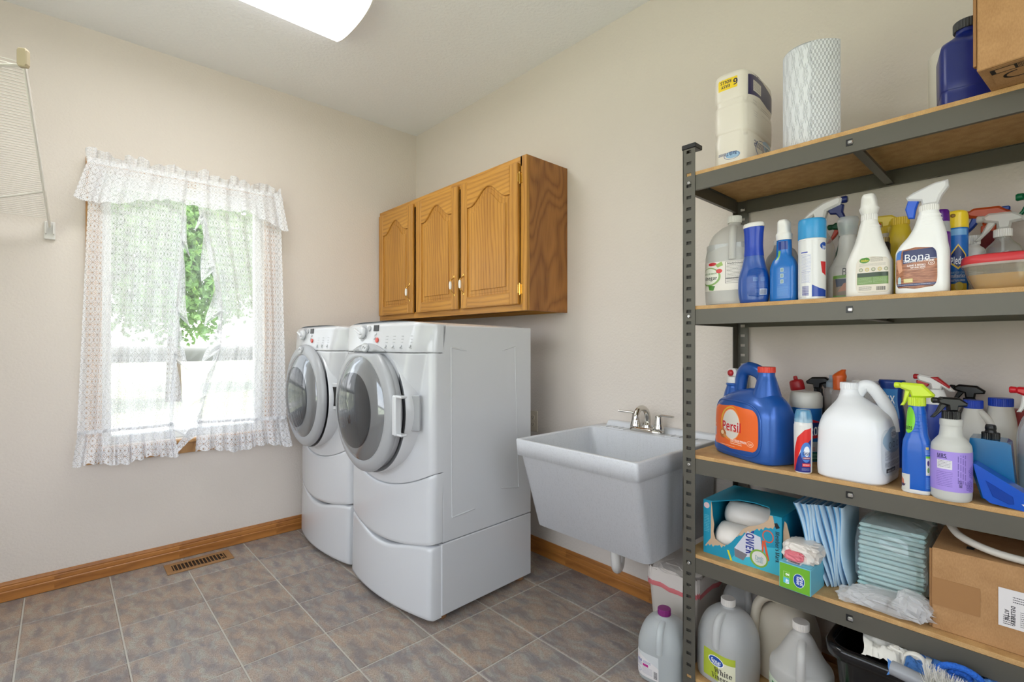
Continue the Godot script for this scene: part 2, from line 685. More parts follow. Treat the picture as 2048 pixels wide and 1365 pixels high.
func tile_mesh(w: float, d: float, u0: Vector2, us: float, turn: bool) -> ArrayMesh:
	var s := S()
	var b := 0.0022
	var top := [Vector3(-w / 2 + b, 0, -d / 2 + b), Vector3(w / 2 - b, 0, -d / 2 + b), Vector3(w / 2 - b, 0, d / 2 - b), Vector3(-w / 2 + b, 0, d / 2 - b)]
	var rim := [Vector3(-w / 2, -0.0018, -d / 2), Vector3(w / 2, -0.0018, -d / 2), Vector3(w / 2, -0.0018, d / 2), Vector3(-w / 2, -0.0018, d / 2)]
	var uvs := []
	for p in top:
		var q := Vector2(p.x, p.z) / 0.305 + Vector2(0.5, 0.5)
		if turn:
			q = Vector2.ONE - q
		uvs.append(u0 + q * us)
	quad(s, top[0], top[1], top[2], top[3], -1, uvs[0], uvs[1], uvs[2], uvs[3])
	for i in 4:
		var j := (i + 1) % 4
		quad(s, rim[i], rim[j], top[j], top[i], -1, uvs[i], uvs[j], uvs[j], uvs[i])
		var lo := Vector3(0, -0.006, 0)
		quad(s, rim[i] + lo, rim[j] + lo, rim[j], rim[i], -1, uvs[i], uvs[j], uvs[j], uvs[i])
	return fin(s)

func build_room():
	var t := 0.14
	# window opening in the left wall
	var z0 := 1.065
	var z1 := 1.825
	var y0 := 0.655
	var y1 := 2.04
	struct("wall_left", boxes([
		[Vector3(-t / 2, RH / 2, (z0 - t) / 2), Vector3(t, RH, z0 + t), 0.0],
		[Vector3(-t / 2, RH / 2, (z1 + RZ + t) / 2), Vector3(t, RH, RZ + t - z1), 0.0],
		[Vector3(-t / 2, y0 / 2, (z0 + z1) / 2), Vector3(t, y0, z1 - z0), 0.0],
		[Vector3(-t / 2, (y1 + RH) / 2, (z0 + z1) / 2), Vector3(t, RH - y1, z1 - z0), 0.0]]), M.wall, "beige textured wall with the curtained window")
	struct("wall_right", box(Vector3(RX, RH, t), 0, Vector3(RX / 2, RH / 2, -t / 2)), M.wall, "beige textured wall behind the sink and shelving")
	struct("wall_near", boxes([
		[Vector3(RX + t / 2, RH / 2, (0.9 - t) / 2), Vector3(t, RH, 0.9 + t), 0.0],
		[Vector3(RX + t / 2, RH / 2, (2.6 + RZ + t) / 2), Vector3(t, RH, RZ + t - 2.6), 0.0],
		[Vector3(RX + t / 2, 0.35, 1.75), Vector3(t, 0.7, 1.7), 0.0],
		[Vector3(RX + t / 2, (2.2 + RH) / 2, 1.75), Vector3(t, RH - 2.2, 1.7), 0.0]]), M.wall, "beige wall outside the picture at the right")
	struct("wall_back", boxes([
		[Vector3(0.5, RH / 2, RZ + t / 2), Vector3(1.0, RH, t), 0.0],
		[Vector3(3.6, RH / 2, RZ + t / 2), Vector3(0.3, RH, t), 0.0],
		[Vector3(2.225, 0.25, RZ + t / 2), Vector3(2.45, 0.5, t), 0.0],
		[Vector3(2.225, (2.3 + RH) / 2, RZ + t / 2), Vector3(2.45, RH - 2.3, t), 0.0]]), M.wall, "beige wall outside the picture behind the viewer")
	struct("ceiling", box(Vector3(RX + 2 * t, t, RZ + 2 * t), 0, Vector3(RX / 2, RH + t / 2, RZ / 2)), M.ceiling, "pale grey textured ceiling")
	var fl := struct("floor", box(Vector3(RX + 2 * t, 0.15, RZ + 2 * t), 0, Vector3(RX / 2, -0.0775, RZ / 2)), M.grout, "tiled floor with pale grout lines")
	# tile picture: mottled slate of tan, rose brown and blue grey
	var size := 640
	var im := Image.create(size, size, false, Image.FORMAT_RGB8)
	var big := noise(0.0060, 4, 31)
	var mid := noise(0.012, 5, 32)
	var fine := noise(0.12, 4, 33)
	var warp := noise(0.008, 3, 34)
	for y in size:
		for x in size:
			var wx := x + 40.0 * warp.get_noise_2d(x, y)
			var wy := y * 2.3 + 40.0 * warp.get_noise_2d(x + 900, y)
			var a := clampf(0.5 + 1.15 * big.get_noise_2d(wx, wy), 0, 1)
			var b := clampf(0.5 + 1.2 * mid.get_noise_2d(wx + 300, wy), 0, 1)
			var f := fine.get_noise_2d(x * 0.7, y * 2.2)
			var c := c8(166, 149, 134).lerp(c8(132, 126, 127), a)
			c = c.lerp(c8(154, 132, 118), b * 0.5)
			c = c.lerp(c8(160, 160, 152), clampf(mid.get_noise_2d(wx + 800, wy) * 1.6, 0, 0.6))
			var dk := clampf((a - 0.5) * 1.6, 0, 1) * clampf(0.45 + f * 1.8, 0, 1)
			c = c.lerp(c8(102, 95, 97), dk * 0.6)
			c = c.lightened(clampf(f * 0.24, 0, 0.16)).darkened(clampf(-f * 0.26, 0, 0.18))
			im.set_pixel(x, y, c)
	var tm := mat(Color.WHITE, 0.42)
	tm.albedo_texture = tex(im)
	tm.roughness = 0.45
	var tm2: StandardMaterial3D = tm.duplicate()
	tm2.albedo_color = Color(0.95, 0.94, 0.94)
	var tm3: StandardMaterial3D = tm.duplicate()
	tm3.albedo_color = Color(1.0, 0.975, 0.95)
	var mats := [tm, tm2, tm3]
	var pitch := 0.3053
	var g := 0.0055
	var shared := []
	for i in 8:
		shared.append(tile_mesh(pitch - g, pitch - g, Vector2(rng.randf() * 0.52, rng.randf() * 0.52), 0.46, i % 2 == 1))
	for i in range(-1, 13):
		for k in range(-1, 11):
			var xa := maxf(0.3195 - pitch + pitch * i + g / 2, 0.004)
			var xb := minf(0.3195 + pitch * i - g / 2, RX - 0.004)
			var za := maxf(0.2685 - pitch + pitch * k + g / 2, 0.004)
			var zb := minf(0.2685 + pitch * k - g / 2, RZ - 0.004)
			if xb - xa < 0.01 or zb - za < 0.01:
				continue
			var whole := xb - xa > pitch - g - 0.001 and zb - za > pitch - g - 0.001
			var ms: ArrayMesh = shared[rng.randi() % 8] if whole else tile_mesh(xb - xa, zb - za, Vector2(rng.randf() * 0.5, rng.randf() * 0.5), 0.46, false)
			part(fl, "tile", ms, mats[rng.randi() % 3], Vector3((xa + xb) / 2, 0, (za + zb) / 2))
	var prof := [Vector2(0, 0), Vector2(0.0135, 0), Vector2(0.0145, 0.002), Vector2(0.0145, 0.042), Vector2(0.0105, 0.0465), Vector2(0.012, 0.05), Vector2(0.0115, 0.064), Vector2(0.0085, 0.069), Vector2(0.0095, 0.0735), Vector2(0.0065, 0.083), Vector2(0.004, 0.087), Vector2(0, 0.087)]
	struct("baseboard_left", extrude(prof, Vector3(0, 0, 0.0), Vector3(0, 0, RZ), Vector3.RIGHT, Vector3.UP), M.trim, "honey oak baseboard under the window wall")
	struct("baseboard_right", extrude(prof, Vector3(0.0145, 0, 0), Vector3(RX, 0, 0), Vector3.BACK, Vector3.UP), M.trim, "honey oak baseboard behind the machines and sink")
	struct("baseboard_near", extrude(prof, Vector3(RX, 0, 0.0145), Vector3(RX, 0, RZ - 0.0145), Vector3.LEFT, Vector3.UP), M.trim, "oak baseboard outside the picture")
	struct("baseboard_back", extrude(prof, Vector3(0.0145, 0, RZ), Vector3(RX, 0, RZ), Vector3.FORWARD, Vector3.UP), M.trim, "oak baseboard outside the picture behind the viewer")

func build_window_and_outside():
	var w := thing("window_1", "oak framed window behind the white lace curtains", "window")
	w.set_meta("kind", "structure")
	var z0 := 1.065
	var z1 := 1.825
	var y0 := 0.655
	var y1 := 2.04
	var cw := 0.062
	var zm := (z0 + z1) / 2
	part(w, "casing", box(Vector3(0.016, cw, z1 - z0 + 2 * cw), 0.003, Vector3(0.008, y1 + cw / 2, zm)), M.window_oak)
	part(w, "casing", box(Vector3(0.016, y1 - y0, cw), 0.003, Vector3(0.008, (y0 + y1) / 2, z0 - cw / 2)), M.window_oak)
	part(w, "casing", box(Vector3(0.016, y1 - y0, cw), 0.003, Vector3(0.008, (y0 + y1) / 2, z1 + cw / 2)), M.window_oak)
	part(w, "sill", box(Vector3(0.045, 0.02, z1 - z0 + 2 * cw), 0.004, Vector3(0.0225, y0 - 0.01, zm)), M.window_oak)
	part(w, "apron", box(Vector3(0.014, 0.06, z1 - z0 + 2 * cw), 0.003, Vector3(0.007, y0 - 0.05, zm)), M.window_oak)
	var vinyl := mat(c8(228, 229, 228), 0.4)
	for z in [z0 + 0.02, z1 - 0.02]:
		part(w, "sash_stile", box(Vector3(0.05, y1 - y0, 0.04), 0.003, Vector3(-0.075, (y0 + y1) / 2, z)), vinyl)
	part(w, "sash_rail", box(Vector3(0.05, 0.04, z1 - z0 - 0.08), 0.003, Vector3(-0.075, y0 + 0.02, zm)), vinyl)
	part(w, "sash_rail", box(Vector3(0.05, 0.04, z1 - z0 - 0.08), 0.003, Vector3(-0.075, y1 - 0.02, zm)), vinyl)
	part(w, "pane", box(Vector3(0.006, y1 - y0 - 0.07, z1 - z0 - 0.07), 0, Vector3(-0.075, (y0 + y1) / 2, zm)), clear(Color(0.97, 0.99, 1.0), 0.04, 0.02))
	for q in [["window_2", "wide window outside the picture, behind the viewer", Vector3(2.225, 1.4, RZ + 0.07), 2.45, 1.8, 0.0], ["window_3", "window outside the picture, at the viewer's right", Vector3(RX + 0.07, 1.45, 1.75), 1.7, 1.5, 90.0]]:
		var w2 := thing(q[0], q[1], "window", q[2], q[5])
		w2.set_meta("kind", "structure")
		part(w2, "pane", box(Vector3(q[3] - 0.04, q[4] - 0.04, 0.006)), clear(Color(0.97, 0.99, 1.0), 0.04, 0.02))
		for x in [-0.5, 0.0, 0.5]:
			part(w2, "sash_stile", box(Vector3(0.04, q[4], 0.05), 0.003), vinyl, Vector3(x * (q[3] - 0.04), 0, 0))
		for y in [-0.5, 0.5]:
			part(w2, "sash_rail", box(Vector3(q[3] - 0.08, 0.04, 0.05), 0.003), vinyl, Vector3(0, y * (q[4] - 0.04), 0))
	# outside: lawn, path and trees
	var lawn := mat(c8(178, 190, 140), 0.9)
	var gn := Image.create(128, 128, false, Image.FORMAT_RGB8)
	var nn := noise(0.09, 3, 41)
	for y in 128:
		for x in 128:
			gn.set_pixel(x, y, c8(176, 182, 152).lerp(c8(212, 212, 190), clampf(0.5 + 0.7 * nn.get_noise_2d(x, y), 0, 1)))
	lawn.albedo_color = Color.WHITE
	lawn.albedo_texture = tex(gn)
	lawn.uv1_triplanar = true
	lawn.uv1_scale = Vector3.ONE * 0.5
	var l := struct("lawn", box(Vector3(90, 0.2, 90), 0, Vector3(-10.0, -0.7, 0)), lawn, "pale sunlit grass outside the window")
	l.set_meta("category", "lawn")
	var drive := struct("path", box(Vector3(2.2, 0.04, 60), 0, Vector3(-9, -0.59, 0)), mat(c8(214, 212, 206), 0.9), "pale concrete path crossing the grass outside")
	drive.set_meta("category", "path")
	outside_tree(Vector3(-15.0, -0.6, -0.6), 7.5, 2.6, c8(104, 140, 84), "tall leafy green tree beyond the path, seen through the curtain gap")
	outside_tree(Vector3(-22.0, -0.6, 3.5), 9.0, 3.6, c8(116, 150, 92), "broad pale green tree far out behind the left curtain")
	outside_tree(Vector3(-20.0, -0.6, -7.0), 8.0, 3.2, c8(110, 146, 90), "broad green tree far out behind the right curtain")

func outside_tree(at: Vector3, h: float, r: float, col: Color, label: String):
	var t := thing("tree", label, "tree", at)
	part(t, "trunk", body_mesh(Body.new([[0, 0.22], [h * 0.3, 0.15], [h * 0.62, 0.08]]), 10, 3), mat(c8(98, 82, 66), 0.9))
	var leaf := S()
	for q in 4:
		var a := TAU * q / 4.0
		quad(leaf, Vector3(0, 0, 0), Vector3(cos(a) * 0.06, 0.05, sin(a) * 0.06), Vector3(cos(a) * 0.02, 0.16, sin(a) * 0.1), Vector3(-sin(a) * 0.05, 0.07, cos(a) * 0.05))
	var mm := MultiMesh.new()
	mm.transform_format = MultiMesh.TRANSFORM_3D
	mm.mesh = fin(leaf)
	mm.instance_count = 9000
	for i in 9000:
		var d := Vector3(rng.randfn(), rng.randfn(), rng.randfn()).normalized() * pow(rng.randf(), 0.4)
		var p := Vector3(0, h * 0.62, 0) + d * Vector3(r, h * 0.36, r) * (0.85 + 0.3 * rng.randf())
		mm.set_instance_transform(i, Transform3D(Basis.from_euler(Vector3(rng.randf() * 6, rng.randf() * 6, rng.randf() * 6)).scaled(Vector3.ONE * (0.7 + rng.randf() * 0.7)), p))
	var lm := mat(col, 0.7)
	lm.backlight_enabled = true
	lm.backlight = Color(0.5, 0.6, 0.3)
	var c := MultiMeshInstance3D.new()
	c.name = "foliage"
	c.multimesh = mm
	c.material_override = lm
	c.set_meta("kind", "stuff")
	t.add_child(c)

# ---------------------------------------------------------------- laundry machines
func plan_arc(x: float) -> float:
	var z := 0.600 + 0.045 * (1.0 - pow(x / 0.345, 2))
	var e := clampf((absf(x) - 0.318) / 0.027, 0.0, 1.0)
	return z - 0.024 * (1.0 - sqrt(1.0 - e * e))

func crease_half(y: float) -> float:
	if y >= 0.885:
		return lerpf(0.262, 0.342, pow(clampf((y - 0.885) / 0.375, 0, 1), 1.15))
	return 0.262 * sqrt(maxf(0.0, 1.0 - pow((y - 0.885) / 0.30, 2)))

func front_z(x: float, y: float) -> float:
	var d := crease_half(y) - absf(x)
	if y < 0.885:
		d = 0.28 * (1.0 - Vector2(x / 0.262, (y - 0.885) / 0.30).length())
	var k := clampf(d / 0.062, 0.0, 1.0)
	return plan_arc(x) + 0.052 * sin(k * PI / 2)

# front panel between two height curves; zf(x, y) gives its face, edges turn back
func front_sheet(xs: Array, lo: Callable, hi: Callable, zf: Callable, rows: int, lip := 0.003, depth := 0.03) -> ArrayMesh:
	var grid := []
	for i in range(-2, rows + 3):
		var row := []
		for j in range(-1, xs.size() + 1):
			var x: float = xs[clampi(j, 0, xs.size() - 1)]
			var a: float = lo.call(x)
			var b: float = hi.call(x)
			var y := lerpf(b - lip, a + lip, clampf(float(i) / rows, 0, 1))
			var z: float = zf.call(x, y)
			if i < 0: y = b
			if i > rows: y = a
			if i == -1 or i == rows + 1: z -= lip
			if i == -2 or i == rows + 2: z -= depth
			if j < 0 or j >= xs.size(): z = minf(z, zf.call(x, y) - depth)
			row.append(Vector3(x, y, z))
		grid.append(row)
	return sheet(grid)

func seam_mid(x: float) -> float:   # joint between the fascia and the lower panel
	return 0.548 + 0.085 * pow(absf(x) / 0.345, 2.0)

func seam_low(x: float) -> float:   # bottom of the lower panel
	return 0.298 + 0.040 * pow(absf(x) / 0.345, 2.0)

func drawer_top(x: float) -> float:
	return 0.278 + 0.046 * smoothstep(0.02, 0.30, absf(x))

func columns(n: int) -> Array:
	var xs := []
	for j in n + 1:
		var t := -1.0 + 2.0 * j / n
		xs.append(0.345 * signf(t) * (1.0 - pow(1.0 - absf(t), 1.35)))
	return xs

func disc(rows: Array, cx: float, cy: float, seg: int, ymin := -9.0, ymax := 9.0) -> ArrayMesh:   # rows of [radius, z], outer first, facing +z
	var grid := []
	for r in rows:
		var row := []
		for j in seg + 1:
			var a := TAU * j / seg
			row.append(Vector3(cx + r[0] * cos(a), clampf(cy + r[0] * sin(a), ymin, ymax), r[1]))
		grid.append(row)
	return sheet(grid, true)

func build_pedestal(at: Vector3, yaw: float, label: String):
	var p := thing("pedestal_drawer", label, "pedestal", at, yaw, "white storage pedestals under the machines")
	part(p, "body", box(Vector3(0.69, 0.305, 0.556), 0.004, Vector3(0, 0.1765, 0.278)), M.appliance)
	var lo := func(_x): return 0.018
	var zf := func(x, y): return plan_arc(x) + 0.004 + 0.012 * (1.0 - pow((y - 0.02) / 0.3, 2)) * 0.6
	part(p, "drawer_front", front_sheet(columns(44).map(func(q): return q * 0.985), lo, drawer_top, zf, 26, 0.009, 0.05), M.appliance)
	for x in [-0.31, 0.31]:
		for z in [0.05, 0.53]:
			part(p, "foot", cyl(0.021, 0.026, 0.004, 16), mat(c8(150, 108, 72), 0.6), Vector3(x, 0, z))

func build_machine(at: Vector3, yaw: float, called: String, label: String, ajar: bool):
	var m := thing(called, label, "washing machine" if not ajar else "dryer", at, yaw)
	part(m, "cabinet", box(Vector3(0.69, 0.922, 0.550), 0.004, Vector3(0, 0.793, 0.275)), M.appliance)
	# pressed ribs on the side panels
	for sx in [-1, 1]:
		var corners := [[0.115, 1.165, 0.20, 1.145], [0.505, 1.16, 0.42, 1.145], [0.09, 0.475, 0.21, 0.497], [0.50, 0.43, 0.37, 0.437]]
		for c in corners:
			var rib := S()
			add_tube(rib, PackedVector3Array([Vector3(sx * 0.3445, c[1], c[0]), Vector3(sx * 0.3445, lerpf(c[1], c[3], 0.6), lerpf(c[0], c[2], 0.6)), Vector3(sx * 0.342, c[3], c[2])]), 0.0045, 8, 0.8)
			part(m, "side_rib", fin(rib), M.appliance)
		for c in [[1.165, 0.115, 0.475, 0.09], [1.16, 0.505, 0.43, 0.50]]:
			part(m, "side_rib", tube([Vector3(sx * 0.3445, c[0], c[1]), Vector3(sx * 0.3438, 0.8, (c[1] + c[3]) / 2), Vector3(sx * 0.3445, c[2], c[3])], 0.0026, 4, 6), M.appliance)
	# control console: rolls over into the top
	var con_z := func(x, y): return front_z(x, y) - 0.012 * smoothstep(1.14, 1.26, y) - 0.035 * pow(clampf((y - 1.252) / 0.022, 0, 1), 2.2)
	var con_hi := func(x): return 1.256 + 0.020 * (1.0 - pow(absf(x) / 0.345, 4))
	# domed top
	var grid := []
	for i in 15:
		var row := []
		var t := i / 14.0
		for j in 25:
			var x := lerpf(-0.345, 0.345, j / 24.0)
			var e := 1.0 - pow(absf(x) / 0.345, 4)
			var y := 1.256 + 0.021 * e * (0.55 + 0.45 * t)
			var z := lerpf(0.0, con_z.call(x, 1.262) - 0.012, t)
			if i == 0: y = 1.250
			if j == 0 or j == 24: y = 1.250
			row.append(Vector3(x, y, z))
		grid.append(row)
	part(m, "top_panel", sheet(grid), M.appliance)
	part(m, "control_console", front_sheet(columns(60), func(_x): return 1.139, con_hi, con_z, 24, 0.002, 0.03), M.appliance)
	part(m, "front_panel", front_sheet(columns(136), seam_mid, func(_x): return 1.136, front_z, 90, 0.002, 0.03), M.appliance)
	var low_z := func(x, y): return plan_arc(x) + 0.006 * smoothstep(0.62, 0.5, y)
	part(m, "lower_panel", front_sheet(columns(44), seam_low, func(x): return seam_mid(x) - 0.003, low_z, 20, 0.002, 0.03), M.appliance)
	part(m, "seam_backing", front_sheet(columns(20).map(func(q): return q * 0.955), func(x): return 0.335 + 0.0 * x, func(_x): return 1.20, func(x, _y): return plan_arc(x) - 0.022, 6, 0.002, 0.02), M.appliance)
	# dark reveal ring round the door opening
	var cx := -0.012
	var cy := 0.888
	part(m, "door_recess", disc([[0.293, 0.610], [0.293, 0.684], [0.289, 0.688]], cx, cy, 72), M.appliance)
	part(m, "door_gap", disc([[0.289, 0.6878], [0.285, 0.680], [0.05, 0.680]], cx, cy, 72), M.appliance_grey)
	# door, hinged at its left edge
	var door := Node3D.new()
	door.name = "door"
	m.add_child(door)
	var hinge := Vector3(cx - 0.28, 0, 0.69)
	door.position = hinge
	door.rotation_degrees.y = -2.6 if ajar else 0.0
	var top_cut := 1.133 if ajar else 9.0
	var dz := 0.004
	var frame := disc([[0.279, dz], [0.284, dz + 0.010], [0.281, dz + 0.021], [0.270, dz + 0.029], [0.250, dz + 0.034], [0.234, dz + 0.036], [0.229, dz + 0.034], [0.226, dz + 0.026]], 0.28, cy, 84, -9.0, top_cut)
	part(door, "door_frame", frame, M.appliance_grey)
	if ajar:
		part(door, "door_liner", disc([[0.262, dz - 0.03], [0.272, dz - 0.026], [0.274, dz + 0.012]], 0.28, cy, 84, -9.0, top_cut), M.appliance)
	var glass := disc([[0.231, dz + 0.034], [0.222, dz + 0.043], [0.195, dz + 0.056], [0.15, dz + 0.068], [0.10, dz + 0.076], [0.05, dz + 0.080], [0.001, dz + 0.081]], 0.28, cy, 72)
	var gm := mat(c8(142, 145, 148), 0.07, 0.45)
	part(door, "door_glass", glass, gm, Vector3.ZERO, Vector3.ZERO, "glossy smoke grey door glass")
	part(door, "inner_window", disc([[0.168, dz + 0.0642], [0.15, dz + 0.0694], [0.10, dz + 0.0772], [0.05, dz + 0.0812], [0.001, dz + 0.0822]], 0.28, cy - 0.004, 64), mat(c8(72, 74, 77), 0.06, 0.45), Vector3.ZERO, Vector3.ZERO, "darker inner oval of the door glass")
	# badge
	var badge := func(parent: Node3D, at2: Vector3):
		part(parent, "badge", body_mesh(Body.new([[0, 0.030, 0.021], [0.005, 0.030, 0.021], [0.008, 0.026, 0.018]], false), 32, 1), M.appliance_grey, at2, Vector3(90, 0, 0))
		part(parent, "badge_face", body_mesh(Body.new([[0.006, 0.025, 0.017], [0.0095, 0.023, 0.015]], false), 32, 1), M.appliance, at2, Vector3(90, 0, 0))
		part(parent, "badge_swirl", tube([Vector3(-0.014, 0.0098, 0.004), Vector3(-0.004, 0.0098, -0.007), Vector3(0.006, 0.0098, 0.003), Vector3(0.014, 0.0098, -0.003)], 0.0009, 6, 6), M.appliance_dark, at2, Vector3(90, 0, 0))
	if ajar:
		part(m, "badge_panel", disc([[0.290, 0.694], [0.288, 0.706], [0.262, 0.712], [0.02, 0.712]], cx, cy, 96, 1.142, 9.0), M.appliance_grey)
		badge.call(m, Vector3(cx, 1.158, 0.711))
	else:
		badge.call(door, Vector3(0.28, 1.142, dz + 0.033))
	# handle and latch pocket
	if ajar:
		var hb := S()
		add_box(hb, Vector3(0.572, 0.885, dz + 0.012), Vector3(0.026, 0.165, 0.034), 0.006)
		add_box(hb, Vector3(0.598, 0.962, dz + 0.008), Vector3(0.052, 0.010, 0.030), 0.003)
		add_box(hb, Vector3(0.596, 0.808, dz + 0.006), Vector3(0.048, 0.010, 0.030), 0.003)
		part(door, "door_handle", fin(hb), M.appliance)
		part(m, "latch_pocket", boxes([[Vector3.ZERO, Vector3(0.072, 0.150, 0.012), 0.003]]), M.appliance_grey, Vector3(0.268, 0.885, 0.652), Vector3(0, 38, 0))
		part(m, "latch", boxes([[Vector3.ZERO, Vector3(0.018, 0.125, 0.008), 0.002]]), M.black, Vector3(0.252, 0.885, 0.672), Vector3(0, 38, 0))
		part(m, "dispenser_notch", body_mesh(Body.new([[0, 0.03, 0.012], [0.004, 0.03, 0.012]], false), 24, 1), M.appliance_dark, Vector3(-0.285, 1.128, 0.640), Vector3(90, 0, 0))
	else:
		part(m, "latch_frame", boxes([[Vector3.ZERO, Vector3(0.070, 0.140, 0.016), 0.004]]), M.appliance, Vector3(0.278, 0.900, 0.655), Vector3(0, 30, 0))
		part(m, "latch_pocket", boxes([[Vector3(0, 0, 0.008), Vector3(0.032, 0.100, 0.003), 0.001]]), M.black, Vector3(0.278, 0.900, 0.655), Vector3(0, 30, 0))
	# controls
	var face := func(x, y): return con_z.call(x, y)
	var kx := -0.075
	var ky := 1.232
	var on_face := func(x: float, y: float, lift: float): return Vector3(x, y, face.call(x, y) + lift)
	part(m, "knob_ring", cyl(0.040, 0.005, 0.002), M.appliance_grey, on_face.call(kx, ky - 0.008, -0.002), Vector3(86, 0, 0))
	var kn: MeshInstance3D = part(m, "knob", cyl(0.028, 0.020, 0.004), M.appliance, on_face.call(kx, ky - 0.006, 0.002), Vector3(86, 0, 0))
	part(kn, "knob_grip", box(Vector3(0.062, 0.014, 0.010), 0.003, Vector3(-0.010, 0.025, 0.0)), M.appliance, Vector3.ZERO, Vector3(0, -22, 0))
	part(m, "start_button", cyl(0.013, 0.006), M.appliance_grey, on_face.call(kx + 0.054, ky + 0.013, -0.001), Vector3(84, 0, 0))
	part(m, "display", box(Vector3(0.042, 0.027, 0.004), 0.001), M.black, on_face.call(kx + 0.112, ky + 0.014, 0.001), Vector3(-6, 0, 0))
	part(m, "stop_button", cyl(0.0115, 0.007), mat(c8(214, 88, 78), 0.35), on_face.call(kx + 0.132, ky - 0.040, 0.0), Vector3(86, 0, 0), "small red button")
	for k in 4:
		var bx := 0.122 + k * 0.050
		if ajar or k < 3:
			part(m, "button", cyl(0.0075, 0.006), M.appliance, on_face.call(bx, 1.166, 0.0), Vector3(88, 0, 0))
			part(m, "button_mark", box(Vector3(0.026, 0.0025, 0.001), 0), M.appliance_grey, on_face.call(bx, 1.155, 0.0006))
			for q in 3:
				part(m, "indicator", box(Vector3(0.018, 0.0022, 0.001), 0), M.appliance_grey, on_face.call(bx + 0.004, 1.182 + q * 0.013, 0.0006))
	for q in 2:
		part(m, "button", cyl(0.0075, 0.006), M.appliance, on_face.call(kx + 0.112 - q * 0.006, ky - 0.012 - q * 0.018, 0.0), Vector3(86, 0, 0))

func build_appliances():
	build_pedestal(Vector3(0.418, 0, 0.262), 0.0, "white pedestal drawer under the machine nearest the window")
	build_pedestal(Vector3(1.127, 0, 0.256), 2.5, "white pedestal drawer under the machine beside the sink")
	build_machine(Vector3(0.418, 0, 0.262), 0.0, "washing_machine", "white front loading machine by the window, round grey door shut", false)
	build_machine(Vector3(1.127, 0, 0.256), 2.5, "tumble_dryer", "white front loading machine beside the sink, round door standing slightly open", true)

# ---------------------------------------------------------------- wall cabinet
func arch_y(t: float, base: float, rise: float) -> float:   # cathedral arch over t in -1..1
	return base + rise * (0.5 + 0.5 * cos(PI * clampf(t * 1.15, -1, 1))) - 0.10 * rise * smoothstep(0.75, 1.0, absf(t)) * 0.0

func build_wall_cabinet():
	var c := thing("wall_cabinet", "honey oak wall cabinet with three arched doors above the laundry machines", "cabinet", Vector3(0.004, 1.340, 0))
	var w := 1.498
	var h := 0.765
	var d := 0.302
	part(c, "side_panel", box(Vector3(0.016, h, d - 0.02), 0.001, Vector3(w - 0.008, h / 2, (d - 0.02) / 2)), M.oak_wide, Vector3.ZERO, Vector3.ZERO, "darker oak veneer side")
	part(c, "side_panel", box(Vector3(0.016, h, d - 0.02), 0.001, Vector3(0.008, h / 2, (d - 0.02) / 2)), M.oak_wide)
	part(c, "top_panel", box(Vector3(w - 0.032, 0.014, d - 0.02), 0, Vector3(w / 2, h - 0.008, (d - 0.02) / 2)), M.oak_across)
	part(c, "bottom_panel", box(Vector3(w - 0.032, 0.014, d - 0.02), 0, Vector3(w / 2, 0.028, (d - 0.02) / 2)), M.oak_across)
	part(c, "back_panel", box(Vector3(w - 0.032, h - 0.04, 0.006), 0, Vector3(w / 2, h / 2 + 0.005, 0.004)), M.oak_wide)
	part(c, "back_rail", box(Vector3(w - 0.032, 0.02, 0.016), 0.001, Vector3(w / 2, 0.011, 0.009)), M.oak_across)
	part(c, "frame_rail", box(Vector3(w - 0.064, 0.05, 0.02), 0.001, Vector3(w / 2, h - 0.025, d - 0.01)), M.oak_across)
	part(c, "frame_rail", box(Vector3(w - 0.064, 0.04, 0.02), 0.001, Vector3(w / 2, 0.02, d - 0.01)), M.oak_across)
	for x in [0.016, w - 0.022]:
		part(c, "frame_stile", box(Vector3(0.044 if x > 1 else 0.032, h, 0.02), 0.001, Vector3(x, h / 2, d - 0.01)), M.oak)
	part(c, "frame_stile", box(Vector3(0.05, h - 0.09, 0.0195), 0.001, Vector3(0.505, h / 2, d - 0.0102)), M.oak)
	var x0s := [0.024, 0.515, 0.985]
	var x1s := [0.470, 0.955, 1.452]
	for k in 3:
		var xa: float = x0s[k]
		var xb: float = x1s[k]
		cabinet_door(c, Vector3(xa, 0.032, d), xb - xa, 0.700, k)

